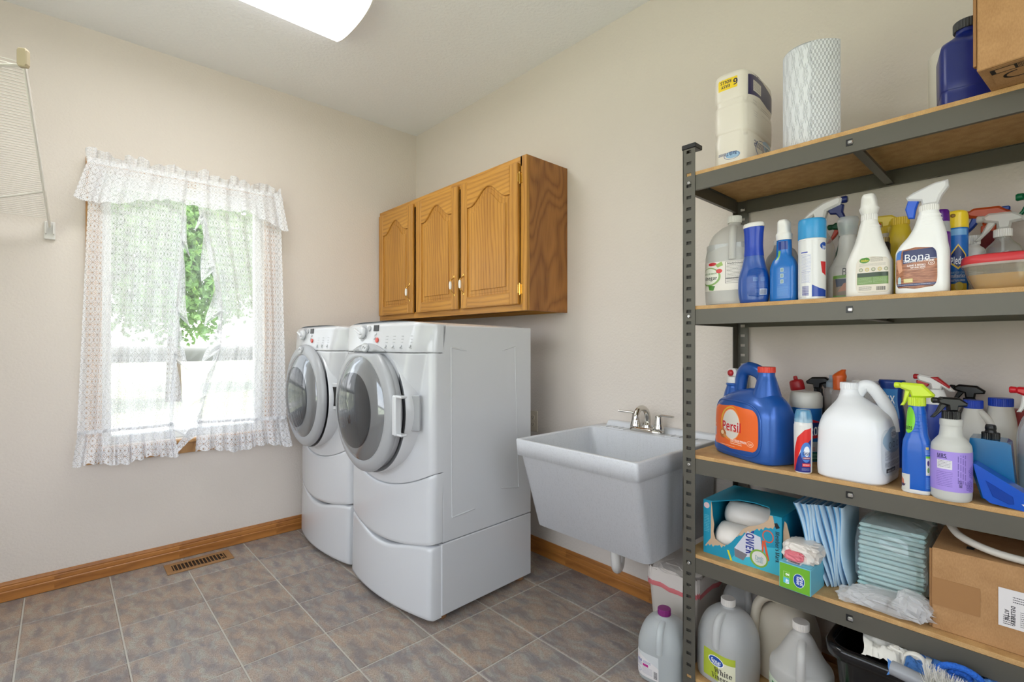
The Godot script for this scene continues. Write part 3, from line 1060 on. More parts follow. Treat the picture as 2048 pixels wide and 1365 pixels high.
func cabinet_door(c: Node3D, at: Vector3, w: float, h: float, k: int):
	var door := Node3D.new()
	door.name = "door"
	c.add_child(door, true)
	door.position = at
	var th := 0.02
	var st := 0.058
	part(door, "stile", box(Vector3(st, h, th), 0.003, Vector3(st / 2, h / 2, th / 2)), M.oak)
	part(door, "stile", box(Vector3(st, h, th), 0.003, Vector3(w - st / 2, h / 2, th / 2)), M.oak)
	part(door, "rail", box(Vector3(w - 2 * st, 0.062, th), 0.003, Vector3(w / 2, 0.031, th / 2)), M.oak_across)
	# arched top rail and the raised panel below it share one curve
	var n := 28
	var iw := w - 2 * st
	var lo := h - 0.145
	var rise := 0.082
	var poly := []
	poly.append(Vector2(st, h - 0.001))
	for i in n + 1:
		var t := -1.0 + 2.0 * i / n
		poly.append(Vector2(w / 2 + t * iw / 2, arch_y(t, lo, rise)))
	poly.append(Vector2(w - st, h - 0.001))
	part(door, "rail", prism(poly, th, 0.003), M.oak_across, Vector3(0, 0, th / 2))
	for e in [[0.0, 0.0105], [0.013, 0.0135], [0.034, 0.0185]]:
		var ins: float = e[0]
		var pp := []
		pp.append(Vector2(st + ins - 0.002, 0.060 + ins))
		pp.append(Vector2(w - st - ins + 0.002, 0.060 + ins))
		for i in n + 1:
			var t := 1.0 - 2.0 * i / n
			pp.append(Vector2(w / 2 + t * (iw / 2 - ins + 0.002), arch_y(t, lo, rise) - ins + 0.001))
		var zt: float = e[1]
		part(door, "panel" if ins > 0.03 else "panel_bead", prism(pp, 0.008 if ins < 0.01 else 0.005, 0.0024), M.oak, Vector3(0, 0, zt - 0.0032))
	# pull: brass ends, white porcelain grip
	var hx := w - 0.03 if k < 2 else 0.03
	var hs := S()
	for sy in [-1, 1]:
		add_tube(hs, curve_points([Vector3(0, sy * 0.054, 0.001), Vector3(0, sy * 0.046, 0.005), Vector3(0, sy * 0.038, 0.012), Vector3(0, sy * 0.030, 0.022), Vector3(0, sy * 0.020, 0.026)], 5), 0.0035, 8)
		add_box(hs, Vector3(0, sy * 0.053, 0.0015), Vector3(0.011, 0.014, 0.003), 0.001)
	part(door, "handle", fin(hs), M.brass, Vector3(hx, 0.135, th), Vector3.ZERO, "brass handle ends")
	part(door, "handle_grip", body_mesh(Body.new([[-0.022, 0.0055], [-0.012, 0.0078], [0, 0.0085], [0.012, 0.0078], [0.022, 0.0055]]), 16, 3), M.porcelain, Vector3(hx, 0.135, th + 0.026), Vector3.ZERO, "white porcelain grip")
	# hinges on the outer edge
	var ex := -0.004 if k < 2 else w + 0.006
	for y in [0.075, h - 0.075]:
		if k == 2:
			var hg := S()
			add_box(hg, Vector3(ex + 0.004, y, 0.001), Vector3(0.016, 0.052, 0.003), 0.001)
			add_tube(hg, PackedVector3Array([Vector3(ex - 0.004, y - 0.030, 0.006), Vector3(ex - 0.004, y + 0.030, 0.006)]), 0.004, 10)
			add_box(hg, Vector3(ex - 0.006, y, 0.012), Vector3(0.006, 0.044, 0.012), 0.001)
			part(door, "hinge", fin(hg), M.brass)

# ---------------------------------------------------------------- utility sink and tap
func ring4(x0: float, x1: float, z0: float, z1: float, y: float, r: float) -> PackedVector3Array:   # rounded rectangle, angle from +x to +z
	var out := PackedVector3Array()
	for c in [[x1 - r, z1 - r, 0.0], [x0 + r, z1 - r, 90.0], [x0 + r, z0 + r, 180.0], [x1 - r, z0 + r, 270.0]]:
		for k in 7:
			var a := deg_to_rad(c[2] + 15.0 * k)
			out.append(Vector3(c[0] + r * cos(a), y, c[1] + r * sin(a)))
	return out

func build_sink():
	var s := thing("utility_sink", "pale grey wall hung utility sink beside the tumble dryer", "sink", Vector3(2.03, 0, 0))
	var x := 0.291
	var speck := Image.create(256, 256, false, Image.FORMAT_RGB8)
	for q in 256:
		for p in 256:
			speck.set_pixel(p, q, c8(205, 207, 211).darkened(0.16 * rng.randf() if rng.randf() < 0.12 else 0.02 * rng.randf()))
	var sm := mat(Color.WHITE, 0.34)
	sm.albedo_texture = tex(speck)
	sm.uv1_triplanar = true
	sm.uv1_scale = Vector3.ONE * 2.4
	var rings := []
	rings.append(ring4(-x + 0.04, x - 0.02, 0.03, 0.50, 0.416, 0.03))
	rings.append(ring4(-x + 0.035, x - 0.012, 0.025, 0.515, 0.424, 0.035))
	rings.append(ring4(-x + 0.014, x - 0.008, 0.008, 0.585, 0.716, 0.022))
	rings.append(ring4(-x + 0.012, x - 0.006, 0.007, 0.588, 0.7185, 0.02))
	rings.append(ring4(-x + 0.002, x - 0.001, 0.005, 0.596, 0.720, 0.014))
	rings.append(ring4(-x, x, 0.004, 0.600, 0.780, 0.012))
	rings.append(ring4(-x + 0.002, x - 0.002, 0.006, 0.597, 0.785, 0.011))
	rings.append(ring4(-x + 0.016, x - 0.016, 0.118, 0.583, 0.785, 0.02))
	rings.append(ring4(-x + 0.020, x - 0.020, 0.122, 0.579, 0.780, 0.022))
	rings.append(ring4(-x + 0.050, x - 0.040, 0.130, 0.520, 0.46, 0.04))
	rings.append(ring4(-x + 0.075, x - 0.065, 0.150, 0.49, 0.436, 0.04))
	var st := S()
	add_loft(st, rings, true, true, 0)
	part(s, "basin", fin(st), sm)
	var lip := [Vector2(0.003, 0.778), Vector2(0.045, 0.778), Vector2(0.034, 0.792), Vector2(0.026, 0.803), Vector2(0.016, 0.807), Vector2(0.003, 0.807)]
	part(s, "back_ledge", extrude(lip, Vector3(-x + 0.045, 0, 0), Vector3(x - 0.002, 0, 0), Vector3.BACK, Vector3.UP), M.tub)
	for sx in [-1, 1]:
		part(s, "soap_tray", box(Vector3(0.125, 0.006, 0.052), 0.003, Vector3(sx * 0.165, 0.786, 0.085)), M.tub)
		for k in 3:
			part(s, "tray_ridge", box(Vector3(0.006, 0.005, 0.04), 0.002, Vector3(sx * 0.165 - 0.036 + k * 0.036, 0.790, 0.085)), M.tub, Vector3.ZERO, Vector3(0, 0, 0))
	part(s, "drain", body_mesh(Body.new([[0.436, 0.03], [0.439, 0.032], [0.441, 0.02]], false), 24, 1), M.steel, Vector3(0, 0, 0.31))
	part(s, "trap", tube([Vector3(-0.03, 0.425, 0.27), Vector3(-0.03, 0.33, 0.27), Vector3(-0.030, 0.255, 0.265), Vector3(-0.045, 0.220, 0.235), Vector3(-0.062, 0.222, 0.195), Vector3(-0.072, 0.27, 0.165), Vector3(-0.075, 0.31, 0.12), Vector3(-0.075, 0.32, 0.0)], 0.021, 8, 16), M.white_plastic, Vector3.ZERO, Vector3.ZERO, "white plastic drain trap")
	var f := thing("tap", "polished twin handle tap on the back ledge of the sink", "tap", Vector3(2.02, 0.785, 0.062))
	part(f, "base", body_mesh(Body.new([[0, 0.082, 0.030, 3.2], [0.006, 0.083, 0.031, 3.2], [0.016, 0.078, 0.027, 3.0], [0.020, 0.070, 0.020, 3.0]]), 40, 3), M.chrome)
	part(f, "spout", tube([Vector3(0, 0.012, -0.004), Vector3(0, 0.055, -0.008), Vector3(0, 0.090, 0.004), Vector3(0, 0.108, 0.034), Vector3(0, 0.104, 0.066), Vector3(0, 0.080, 0.086), Vector3(0, 0.062, 0.090)], 0.0135, 8, 16, 1.0, 0.9), M.chrome)
	part(f, "spout_collar", body_mesh(Body.new([[0.014, 0.022], [0.03, 0.019], [0.042, 0.014]]), 24, 3), M.chrome)
	for sx in [-1, 1]:
		var hp: MeshInstance3D = part(f, "handle_post", body_mesh(Body.new([[0.015, 0.024], [0.022, 0.024], [0.045, 0.018], [0.068, 0.0155], [0.076, 0.013], [0.080, 0.006]]), 24, 3), M.chrome, Vector3(sx * 0.058, 0, 0))
		part(hp, "lever", tube([Vector3(0, 0.068, 0), Vector3(sx * 0.014, 0.079, 0.002), Vector3(sx * 0.04, 0.081, 0.008), Vector3(sx * 0.072, 0.082, 0.016), Vector3(sx * 0.08, 0.082, 0.018)], 0.0072, 6, 12, 0.8, 0.8), M.chrome)

# ---------------------------------------------------------------- steel shelving unit
const SX0 := 2.395
const SX1 := 3.347
const SZ0 := 0.012
const SZ1 := 0.442
const BEAMS := [0.061, 0.470, 0.797, 1.289, 1.732]   # beam tops; boards finish 11 mm higher
const BOARD := 0.011

func build_shelving():
	var u := thing("shelving_unit", "grey steel shelving unit with five chipboard shelves against the right wall", "shelving")
	var w := 0.043
	var th := 0.0022
	var h := 1.828
	var pitch := 0.0379
	for ix in 2:
		for iz in 2:
			var x := SX0 if ix == 0 else SX1
			var z := SZ1 if iz == 1 else SZ0
			var sx := 1.0 if ix == 0 else -1.0
			var sz := -1.0 if iz == 1 else 1.0
			var post := S()
			# the face across z carries punched slots: built as a ladder of strips
			var seen: bool = ix == 0
			var zc := z + sz * th / 2
			if seen:
				add_box(post, Vector3(x + sx * 0.0065, h / 2, zc), Vector3(0.013, h, th), 0)
				add_box(post, Vector3(x + sx * 0.0365, h / 2, zc), Vector3(0.013, h, th), 0)
				var y := 0.0
				while y < h - 0.02:
					add_box(post, Vector3(x + sx * 0.0215, y + (pitch - 0.0105) / 2, zc), Vector3(0.017, pitch - 0.0105, th), 0)
					y += pitch
				add_box(post, Vector3(x + sx * 0.0215, (y + h) / 2, zc), Vector3(0.017, h - y, th), 0)
			else:
				add_box(post, Vector3(x + sx * w / 2, h / 2, zc), Vector3(w, h, th), 0)
			add_box(post, Vector3(x + sx * th / 2, h / 2, z + sz * w / 2), Vector3(th, h, w), 0)
			var p: MeshInstance3D = part(u, "post", fin(post), M.metal)
			part(p, "post_cap", box(Vector3(w + 0.006, 0.016, w + 0.006), 0.002, Vector3(x + sx * w / 2, h + 0.004, z + sz * w / 2)), M.black)
			if seen:
				var k := 0
				var tabs := S()
				for i in 48:
					add_box(tabs, Vector3(x + sx * 0.0215, pitch * i - 0.005, z + sz * 0.006), Vector3(0.018, 0.012, 0.0012), 0)
				if iz == 1:
					part(p, "slot_backs", fin(tabs), M.metal_dark)
				for by in BEAMS:
					part(p, "rivet", body_mesh(Body.new([[0, 0.006], [0.003, 0.0065], [0.005, 0.004]], false), 14, 1), M.steel, Vector3(x + sx * 0.0225, by - 0.022, z - sz * 0.0), Vector3(90.0 if iz == 1 else -90.0, 0, 0))
	for i in 5:
		var top: float = BEAMS[i]
		var bh := 0.049
		var prof := [Vector2(0, 0), Vector2(0.010, 0), Vector2(0.010, -0.0018), Vector2(0.0018, -0.0018), Vector2(0.0018, -bh + 0.0018), Vector2(0.012, -bh + 0.0018), Vector2(0.012, -bh), Vector2(0, -bh)]
		for iz in 2:
			var z := SZ1 - 0.003 if iz == 1 else SZ0 + 0.003
			var dir := Vector3.FORWARD if iz == 1 else Vector3.BACK
			var b: MeshInstance3D = part(u, "long_beam", extrude(prof, Vector3(SX0 + 0.041, top, z), Vector3(SX1 - 0.041, top, z), dir, Vector3.UP), M.metal)
			if iz == 1:
				var cs := S()
				add_box(cs, Vector3((SX0 + SX1) / 2 - 0.004, top - 0.022, z + 0.0006), Vector3(0.015, 0.018, 0.001), 0.0003)
				part(b, "clip_slot", fin(cs), M.black)
				part(b, "clip", box(Vector3(0.013, 0.011, 0.006), 0.0025, Vector3((SX0 + SX1) / 2 - 0.001, top - 0.0225, z + 0.003)), M.steel)
		for x in [[SX0 + 0.0045, Vector3.RIGHT], [SX1 - 0.0045, Vector3.LEFT]]:
			part(u, "side_beam", extrude(prof, Vector3(x[0], top, SZ0 + 0.04), Vector3(x[0], top, SZ1 - 0.04), x[1], Vector3.UP), M.metal)
		part(u, "cross_brace", boxes([[Vector3((SX0 + SX1) / 2, top - 0.024, (SZ0 + SZ1) / 2), Vector3(0.002, 0.040, SZ1 - SZ0 - 0.012), 0], [Vector3((SX0 + SX1) / 2 + 0.010, top - 0.044, (SZ0 + SZ1) / 2), Vector3(0.022, 0.002, SZ1 - SZ0 - 0.012), 0]]), M.metal)
		part(u, "shelf_board", box(Vector3(SX1 - SX0 - 0.012, BOARD + 0.001, SZ1 - SZ0 - 0.010), 0.0008, Vector3((SX0 + SX1) / 2, top + 0.0005 + BOARD / 2, (SZ0 + SZ1) / 2 + 0.001)), M.board)

# ---------------------------------------------------------------- lace curtains
func lace_image(size: int, fringe: bool) -> Image:
	var im := Image.create(size, size, false, Image.FORMAT_RGBA8)
	var cell := size / 4.0
	for y in size:
		for x in size:
			var a := 0.90
			# two lattices of eyelet flowers
			for k in 2:
				var c := cell if k == 0 else cell * 0.5
				var off := Vector2(0, 0) if k == 0 else Vector2(c * 0.5, c * 0.5)
				var q := Vector2(x, y) + off
				var p := Vector2(fposmod(q.x, c) - c / 2, fposmod(q.y, c) - c / 2) / c
				var r := p.length()
				var th := p.angle()
				if k == 0:
					if r < 0.05: a = 0.12
					elif r < 0.24 and r > 0.10 and cos(th * 7.0) > 0.25: a = 0.10
					elif r < 0.27: a = 0.95
					elif r < 0.40 and r > 0.30 and cos(th * 14.0) > 0.1: a = 0.30
				elif a < 0.93 and a > 0.85:
					if r < 0.16: a = 0.25
					elif r < 0.36 and r > 0.25 and cos(th * 5.0) > 0.5: a = 0.4
			if a > 0.85 and a < 0.93 and (x / 3 + y / 3) % 2 == 0:
				a = 0.78
			im.set_pixel(x, y, Color(1, 1, 1, a))
	return im

func lace_mat(im: Image, us: float, vs: float, shade: Color) -> StandardMaterial3D:
	var m := mat(shade, 0.85)
	m.albedo_texture = tex(im)
	m.transparency = BaseMaterial3D.TRANSPARENCY_ALPHA
	m.uv1_scale = Vector3(us, vs, 1)
	m.backlight_enabled = true
	m.backlight = Color(0.5, 0.5, 0.5)
	return m

# gathered cloth between a top line and a bottom line along the wall; wave depth grows downwards
func drape(za: Callable, zb: Callable, y0: Callable, y1: Callable, x0: float, amp0: float, amp1: float, waves: float, ph: float, nu: int, nv: int, scallop := 0.0, flare := 0.0) -> ArrayMesh:
	var grid := []
	for i in nv + 1:
		var v := float(i) / nv
		var row := []
		for j in nu + 1:
			var u := float(j) / nu
			var ya: float = y0.call(u)
			var yb: float = y1.call(u)
			var y := lerpf(ya, yb, v) - scallop * v * v * absf(sin(u * waves * PI * 2.0)) * 1.0
			var z: float = lerpf(za.call(v), zb.call(v), u)
			var amp := lerpf(amp0, amp1, v)
			var w := sin(TAU * waves * u + ph + 0.8 * sin(u * 9.0 + ph)) + 0.45 * sin(TAU * waves * 2.3 * u + ph * 2.0 + v * 1.5) + 0.3 * sin(u * 31.0 + v * 3.0)
			row.append(Vector3(x0 + amp * (w + 1.5) * 0.6 + flare * v * v, y, z + amp * 0.35 * cos(TAU * waves * u + ph)))
		grid.append(row)
	return sheet(grid)

func build_curtains():
	var rod := thing("curtain_rod", "thin white curtain rod across the top of the window", "curtain rod")
	part(rod, "rod", tube([Vector3(0.012, 2.072, 1.865), Vector3(0.052, 2.072, 1.862), Vector3(0.066, 2.072, 1.84), Vector3(0.066, 2.072, 1.45), Vector3(0.066, 2.072, 1.03), Vector3(0.052, 2.072, 1.008), Vector3(0.012, 2.072, 1.005)], 0.006, 5, 8), M.white_wire)
	for z in [1.865, 1.005]:
		part(rod, "bracket", box(Vector3(0.012, 0.03, 0.02), 0.002, Vector3(0.0085, 2.072, z)), M.white_wire)
	var lace := lace_image(256, false)
	var lm := lace_mat(lace, 4.0, 6.5, Color(0.93, 0.935, 0.95))
	var lr := lace_mat(lace, 5.0, 0.8, Color(0.93, 0.935, 0.95))
	var lv := lace_mat(lace, 7.0, 1.1, Color(0.93, 0.935, 0.95))
	var lj := lace_mat(lace, 0.6, 7.0, Color(0.93, 0.935, 0.95))
	# left panel (towards the viewer) and right panel
	var sides := [
		["white lace curtain panel, left half, its ruffle hanging on its right edge", 1.872, 1.915, 1.47, 1.535, 0.0],
		["white lace curtain panel, right half next to the washing machine", 1.435, 1.30, 1.0, 0.975, 2.1]]
	for k in 2:
		var q: Array = sides[k]
		var p := thing("lace_curtain", q[0], "curtain")
		var za := func(v): return lerpf(q[1], q[2], v)
		var zb := func(v): return lerpf(q[3], q[4], v)
		if k == 1:
			za = func(v): return lerpf(q[1], 1.335, smoothstep(0.0, 0.55, v)) + 0.10 * smoothstep(0.6, 1.0, v)
		part(p, "curtain_panel", drape(za, zb, func(_u): return 2.05, func(u): return 0.742 - 0.02 * u * k, 0.078, 0.007, 0.018, 4.0, q[5], 90, 50), lm)
		var zr0: float = za.call(1.0)
		var zr1: float = zb.call(1.0)
		part(p, "bottom_ruffle", drape(func(v): return zr0 + 0.02 * v, func(v): return zr1 - 0.02 * v, func(u): return 0.752 - 0.02 * u * k, func(u): return 0.597 - 0.02 * u * k + 0.012 * sin(u * 11.0), 0.080, 0.016, 0.026, 7.0, q[5] + 1.0, 110, 12, 0.012, 0.02), lr)
		part(p, "gathered_seam", drape(func(_v): return zr0, func(_v): return zr1, func(u): return 0.758 - 0.02 * u * k, func(u): return 0.742 - 0.02 * u * k, 0.085, 0.018, 0.018, 9.0, q[5] + 1.0, 120, 3), lr)
		# cascading side ruffle: a strip that swings to and fro as it falls
		var grid := []
		for i in 141:
			var v := i / 140.0
			var y := lerpf(1.93, 0.70, v)
			var t := (2.05 - y) / 1.31
			var edge: float = zb.call(t) if k == 0 else za.call(t)
			var s := -1.0 if k == 0 else 1.0
			var row := []
			var ph := v * (4.0 if k == 0 else 5.2) + (0.35 if k == 0 else 0.8) + 0.12 * sin(v * 11.0 + k)
			var f := ph - floorf(ph)
			for j in 9:
				var w := j / 8.0
				var wide := (0.040 + (0.060 if k == 0 else 0.105) * v) * (0.25 + 0.75 * f)
				var dz := s * (w * wide * cos(1.0 * (1.0 - f)) - 0.025)
				row.append(Vector3(0.10 + 0.035 * w * sin(TAU * f) + 0.012 * sin(w * 9.0 + v * 20.0), y - w * (0.055 + 0.075 * f), edge + dz))
			grid.append(row)
		part(p, "side_ruffle", sheet(grid, k == 0), lj)
	var v := thing("valance", "gathered white lace valance along the top of the window", "valance")
	var drop := func(u): return 1.868 - 0.012 * sin(u * 14.0) + 0.028 * sin(u * PI) + 0.10 * (smoothstep(0.12, 0.5, u) - smoothstep(0.75, 1.0, u)) * 0.35
	part(v, "skirt", drape(func(t): return 1.878 + 0.05 * t, func(t): return 0.99 - 0.03 * t, func(_u): return 2.066, drop, 0.086, 0.010, 0.022, 8.0, 0.6, 150, 14, 0.010, 0.02), lv)
	part(v, "header", drape(func(_t): return 1.882, func(_t): return 0.988, func(u): return 2.118 + 0.012 * sin(u * 37.0) + 0.008 * sin(u * 83.0), func(_u): return 2.064, 0.052, 0.026, 0.012, 17.0, 0.2, 220, 8), lv)
	part(v, "rod_pocket", drape(func(_t): return 1.880, func(_t): return 0.99, func(_u): return 2.083, func(_u): return 2.056, 0.074, 0.008, 0.008, 26.0, 0.4, 240, 4), lv)

# ---------------------------------------------------------------- wall drying rack
func build_drying_rack():
	var r := thing("drying_rack", "white wire drying rack raised on the wall left of the window", "rack")
	var a := Vector3(0.045, 1.735, 2.016)
	var b := Vector3(0.965, 2.098, 2.0668)
	var d := (b - a).normalized()
	part(r, "wall_clip", boxes([[Vector3(0.008, 1.715, 2.016), Vector3(0.016, 0.085, 0.040), 0.003], [Vector3(0.03, 1.722, 2.002), Vector3(0.04, 0.055, 0.005), 0.001], [Vector3(0.03, 1.722, 2.030), Vector3(0.04, 0.055, 0.005), 0.001]]), M.white_plastic)
	var up := d.cross(Vector3.BACK).normalized()
	if up.y < 0:
		up = -up
	var rail := S()
	for o in [-0.011, 0.011]:
		add_tube(rail, PackedVector3Array([a + up * o, b + up * o]), 0.0045, 8)
	part(r, "side_rail", fin(rail), M.white_wire)
	for t in [0.12, 0.3, 0.42, 0.62, 0.98]:
		var p := a.lerp(b, t)
		part(r, "rail_spacer", bar(p - up * 0.012 - d * 0.012, p + up * 0.012 + d * 0.012, 0.005), M.white_wire)
	part(r, "end_cap", prism([Vector2(-0.010, -0.030), Vector2(0.010, -0.030), Vector2(0.014, -0.022), Vector2(0.014, 0.022), Vector2(0.010, 0.030), Vector2(-0.010, 0.030), Vector2(-0.014, 0.022), Vector2(-0.014, -0.022)], 0.02, 0.003), M.beige_cap, b + d * 0.012, Vector3(0, 62, 0), "beige end cap")
	var wires := S()
	for i in 62:
		var p := a.lerp(b, 0.06 + 0.93 * i / 61.0)
		add_tube(wires, PackedVector3Array([p, Vector3(p.x, p.y, 3.05)]), 0.0016, 5)
	var wi: MeshInstance3D = part(r, "rack_wires", fin(wires), M.white_wire)
	wi.set_meta("kind", "stuff")
	part(r, "front_bar", tube([b - d * 0.02, b - d * 0.05 + Vector3(0, -0.06, 0.25), b - d * 0.07 + Vector3(0, -0.13, 0.55)], 0.011, 4, 8, 0.4), M.white_wire)
	part(r, "middle_bar", tube([a.lerp(b, 0.27), a.lerp(b, 0.27) + Vector3(-0.02, -0.09, 0.25), a.lerp(b, 0.27) + Vector3(-0.03, -0.19, 0.55)], 0.010, 4, 8, 0.5), M.white_wire)

# ---------------------------------------------------------------- ceiling light
func build_ceiling_light():
	var l := thing("ceiling_light", "long white ceiling light with a curved wraparound diffuser", "light", Vector3(1.014, RH, 1.578))
	var w := 0.2
	var hl := 0.61
	part(l, "housing", box(Vector3(0.24, 0.03, 2 * hl - 0.01), 0.003, Vector3(0, -0.0155, 0)), M.white_plastic)
	var glow := mat(c8(250, 250, 248), 0.4)
	glow.emission_enabled = true
	glow.emission = Color(0.985, 0.99, 1.0)
	glow.emission_energy_multiplier = 3.2
	var prof := []
	for i in 25:
		var t := -1.0 + 2.0 * i / 24.0
		prof.append(Vector2(w * t, -0.050 - 0.042 * pow(1.0 - pow(absf(t), 2.4), 0.7)))
	prof.append(Vector2(w, -0.012))
	prof.append(Vector2(-w, -0.012))
	part(l, "diffuser", extrude(prof, Vector3(0, 0, -hl), Vector3(0, 0, hl), Vector3.RIGHT, Vector3.UP), glow)
	for z in [-1, 1]:
		part(l, "end_plate", extrude(prof, Vector3(0, 0, z * hl), Vector3(0, 0, z * (hl + 0.006)), Vector3.RIGHT, Vector3.UP), M.white_plastic)
	var lamp := AreaLight3D.new()
	lamp.name = "lamp_light"
	lamp.area_size = Vector2(2 * w - 0.04, 2 * hl - 0.04)
	lamp.light_energy = 1.1
	lamp.light_color = Color(0.985, 0.99, 1.0)
	lamp.shadow_enabled = true
	lamp.area_range = 12.0
	lamp.area_attenuation = 2.0
	lamp.position = Vector3(0, -0.098, 0)
	lamp.rotation_degrees = Vector3(-90, 0, 0)
	l.add_child(lamp)

# ---------------------------------------------------------------- outlet and floor vent
func build_small_fixtures():
	var o := thing("wall_outlet", "ivory wall outlet between the tumble dryer and the sink", "outlet", Vector3(1.248, 0.738, 0))
	var ivory := mat(c8(214, 202, 182), 0.4)
	part(o, "plate", box(Vector3(0.072, 0.116, 0.006), 0.002, Vector3(0, 0, 0.003)), ivory)
	for y in [-0.02, 0.02]:
		part(o, "socket", body_mesh(Body.new([[0, 0.0165, 0.0145, 3], [0.003, 0.0165, 0.0145, 3]], false), 24, 1), ivory, Vector3(0, y, 0.0055), Vector3(90, 0, 0))
		part(o, "socket_slots", boxes([[Vector3(-0.006, y + 0.003, 0.0086), Vector3(0.002, 0.009, 0.0008), 0], [Vector3(0.006, y + 0.003, 0.0086), Vector3(0.002, 0.007, 0.0008), 0], [Vector3(0, y - 0.007, 0.0086), Vector3(0.004, 0.004, 0.0008), 0]]), M.black)
	var v := thing("floor_vent", "tan metal floor register in the tiles by the left baseboard", "vent", Vector3(0.140, 0, 1.428))
	var wd := 0.139
	var ln := 0.302
	part(v, "frame", boxes([[Vector3(-wd / 2 + 0.013, 0.003, 0), Vector3(0.026, 0.006, ln), 0.0015], [Vector3(wd / 2 - 0.013, 0.003, 0), Vector3(0.026, 0.006, ln), 0.0015], [Vector3(0, 0.003, -ln / 2 + 0.0145), Vector3(wd - 0.052, 0.006, 0.029), 0.0015], [Vector3(0, 0.003, ln / 2 - 0.0145), Vector3(wd - 0.052, 0.006, 0.029), 0.0015]]), M.vent)
	part(v, "duct", box(Vector3(wd - 0.050, 0.001, ln - 0.056), 0, Vector3(0, 0.0006, 0)), M.black)
	for k in 15:
		part(v, "louver", box(Vector3(wd - 0.052, 0.0040, 0.0050), 0.001, Vector3(0, 0.0034, -0.1145 + k * 0.01636)), M.vent)
	part(v, "damper_tab", box(Vector3(0.018, 0.004, 0.008), 0.001, Vector3(0.018, 0.005, -0.105)), M.vent)

# ---------------------------------------------------------------- containers
const T1 := 1.7440
const T2 := 1.3010
const T3 := 0.8090
const T4 := 0.4820
const T5 := 0.0730

func bottle(called: String, label: String, cat: String, at: Vector3, yaw: float, rows: Array, m: Material, seg := 40, group := "") -> Array:
	var o := thing(called, label, cat, at, yaw, group)
	var b := Body.new(rows)
	part(o, "container", body_mesh(b, seg, 5), m)
	return [o, b]

func label_on(o: Node3D, b: Body, y0: float, y1: float, a0: float, a1: float, p, shape := 0, rough := 0.35, called := "paper_label"):
	part(o, called, body_patch(b, y0, y1, a0, a1, 0.0007, 28, 24 if shape > 0 else 12, shape), p.done(rough))

# trigger sprayer on top of a bottle: nozzle towards +x before turning
func sprayer(o: Node3D, at: Vector3, yaw: float, style: String, hm: Material, tm: Material, cm: Material, k := 1.0, cr := 0.0155, ch := 0.019):
	part(o, "collar", ribbed(cr, ch), cm, at)
	var poly := []
	var trig := []
	if style == "wedge":
		poly = [Vector2(-0.022, 0), Vector2(0.010, 0), Vector2(0.014, 0.014), Vector2(0.030, 0.020), Vector2(0.036, 0.024), Vector2(0.036, 0.034), Vector2(0.030, 0.037), Vector2(-0.012, 0.035), Vector2(-0.036, 0.008), Vector2(-0.034, 0.002)]
		trig = [Vector2(0.012, 0.016), Vector2(0.024, 0.018), Vector2(0.028, -0.012), Vector2(0.034, -0.024), Vector2(0.026, -0.024), Vector2(0.019, -0.010)]
	elif style == "dome":
		poly = [Vector2(-0.018, 0), Vector2(0.012, 0), Vector2(0.014, 0.012), Vector2(0.040, 0.018), Vector2(0.044, 0.026), Vector2(0.030, 0.036), Vector2(-0.012, 0.052), Vector2(-0.036, 0.054), Vector2(-0.037, 0.038), Vector2(-0.024, 0.018)]
		trig = [Vector2(0.018, 0.016), Vector2(0.040, 0.020), Vector2(0.046, -0.002), Vector2(0.040, -0.026), Vector2(0.028, -0.028), Vector2(0.024, -0.004)]
	elif style == "long":
		poly = [Vector2(-0.014, 0), Vector2(0.008, 0), Vector2(0.012, 0.016), Vector2(0.040, 0.026), Vector2(0.044, 0.040), Vector2(0.036, 0.046), Vector2(0.004, 0.038), Vector2(-0.026, 0.020), Vector2(-0.046, -0.004), Vector2(-0.034, -0.003), Vector2(-0.016, 0.010)]
		trig = [Vector2(0.012, 0.020), Vector2(0.024, 0.034), Vector2(0.046, 0.026), Vector2(0.044, 0.010), Vector2(0.052, -0.012), Vector2(0.044, -0.014), Vector2(0.030, 0.006), Vector2(0.018, 0.008)]
	else:
		poly = [Vector2(-0.012, 0), Vector2(0.008, 0), Vector2(0.010, 0.014), Vector2(0.030, 0.020), Vector2(0.034, 0.030), Vector2(0.022, 0.038), Vector2(-0.016, 0.036), Vector2(-0.034, 0.022), Vector2(-0.032, 0.014), Vector2(-0.014, 0.012)]
		trig = [Vector2(0.010, 0.016), Vector2(0.024, 0.020), Vector2(0.034, -0.004), Vector2(0.046, -0.020), Vector2(0.038, -0.020), Vector2(0.022, -0.002)]
	var s := []
	for q in poly:
		s.append(q * k)
	var h: MeshInstance3D = part(o, "spray_head", prism(s, 0.024 * k, 0.005 * k), hm, at + Vector3(0, ch, 0), Vector3(0, yaw, 0))
	var t := []
	for q in trig:
		t.append(q * k)
	part(h, "trigger", prism(t, 0.013 * k, 0.003 * k), tm)
	if style in ["wedge", "plain", "long"]:
		var nx: float = 0.036 if style == "wedge" else (0.042 if style == "long" else 0.032)
		var ny: float = 0.029 if style == "wedge" else (0.038 if style == "long" else 0.028)
		part(h, "nozzle", body_mesh(Body.new([[0, 0.0075 * k], [0.010 * k, 0.0085 * k], [0.013 * k, 0.006 * k]], false), 12, 1), tm if style == "long" else hm, Vector3(nx - 0.002, ny, 0) * k, Vector3(0, 0, -90))

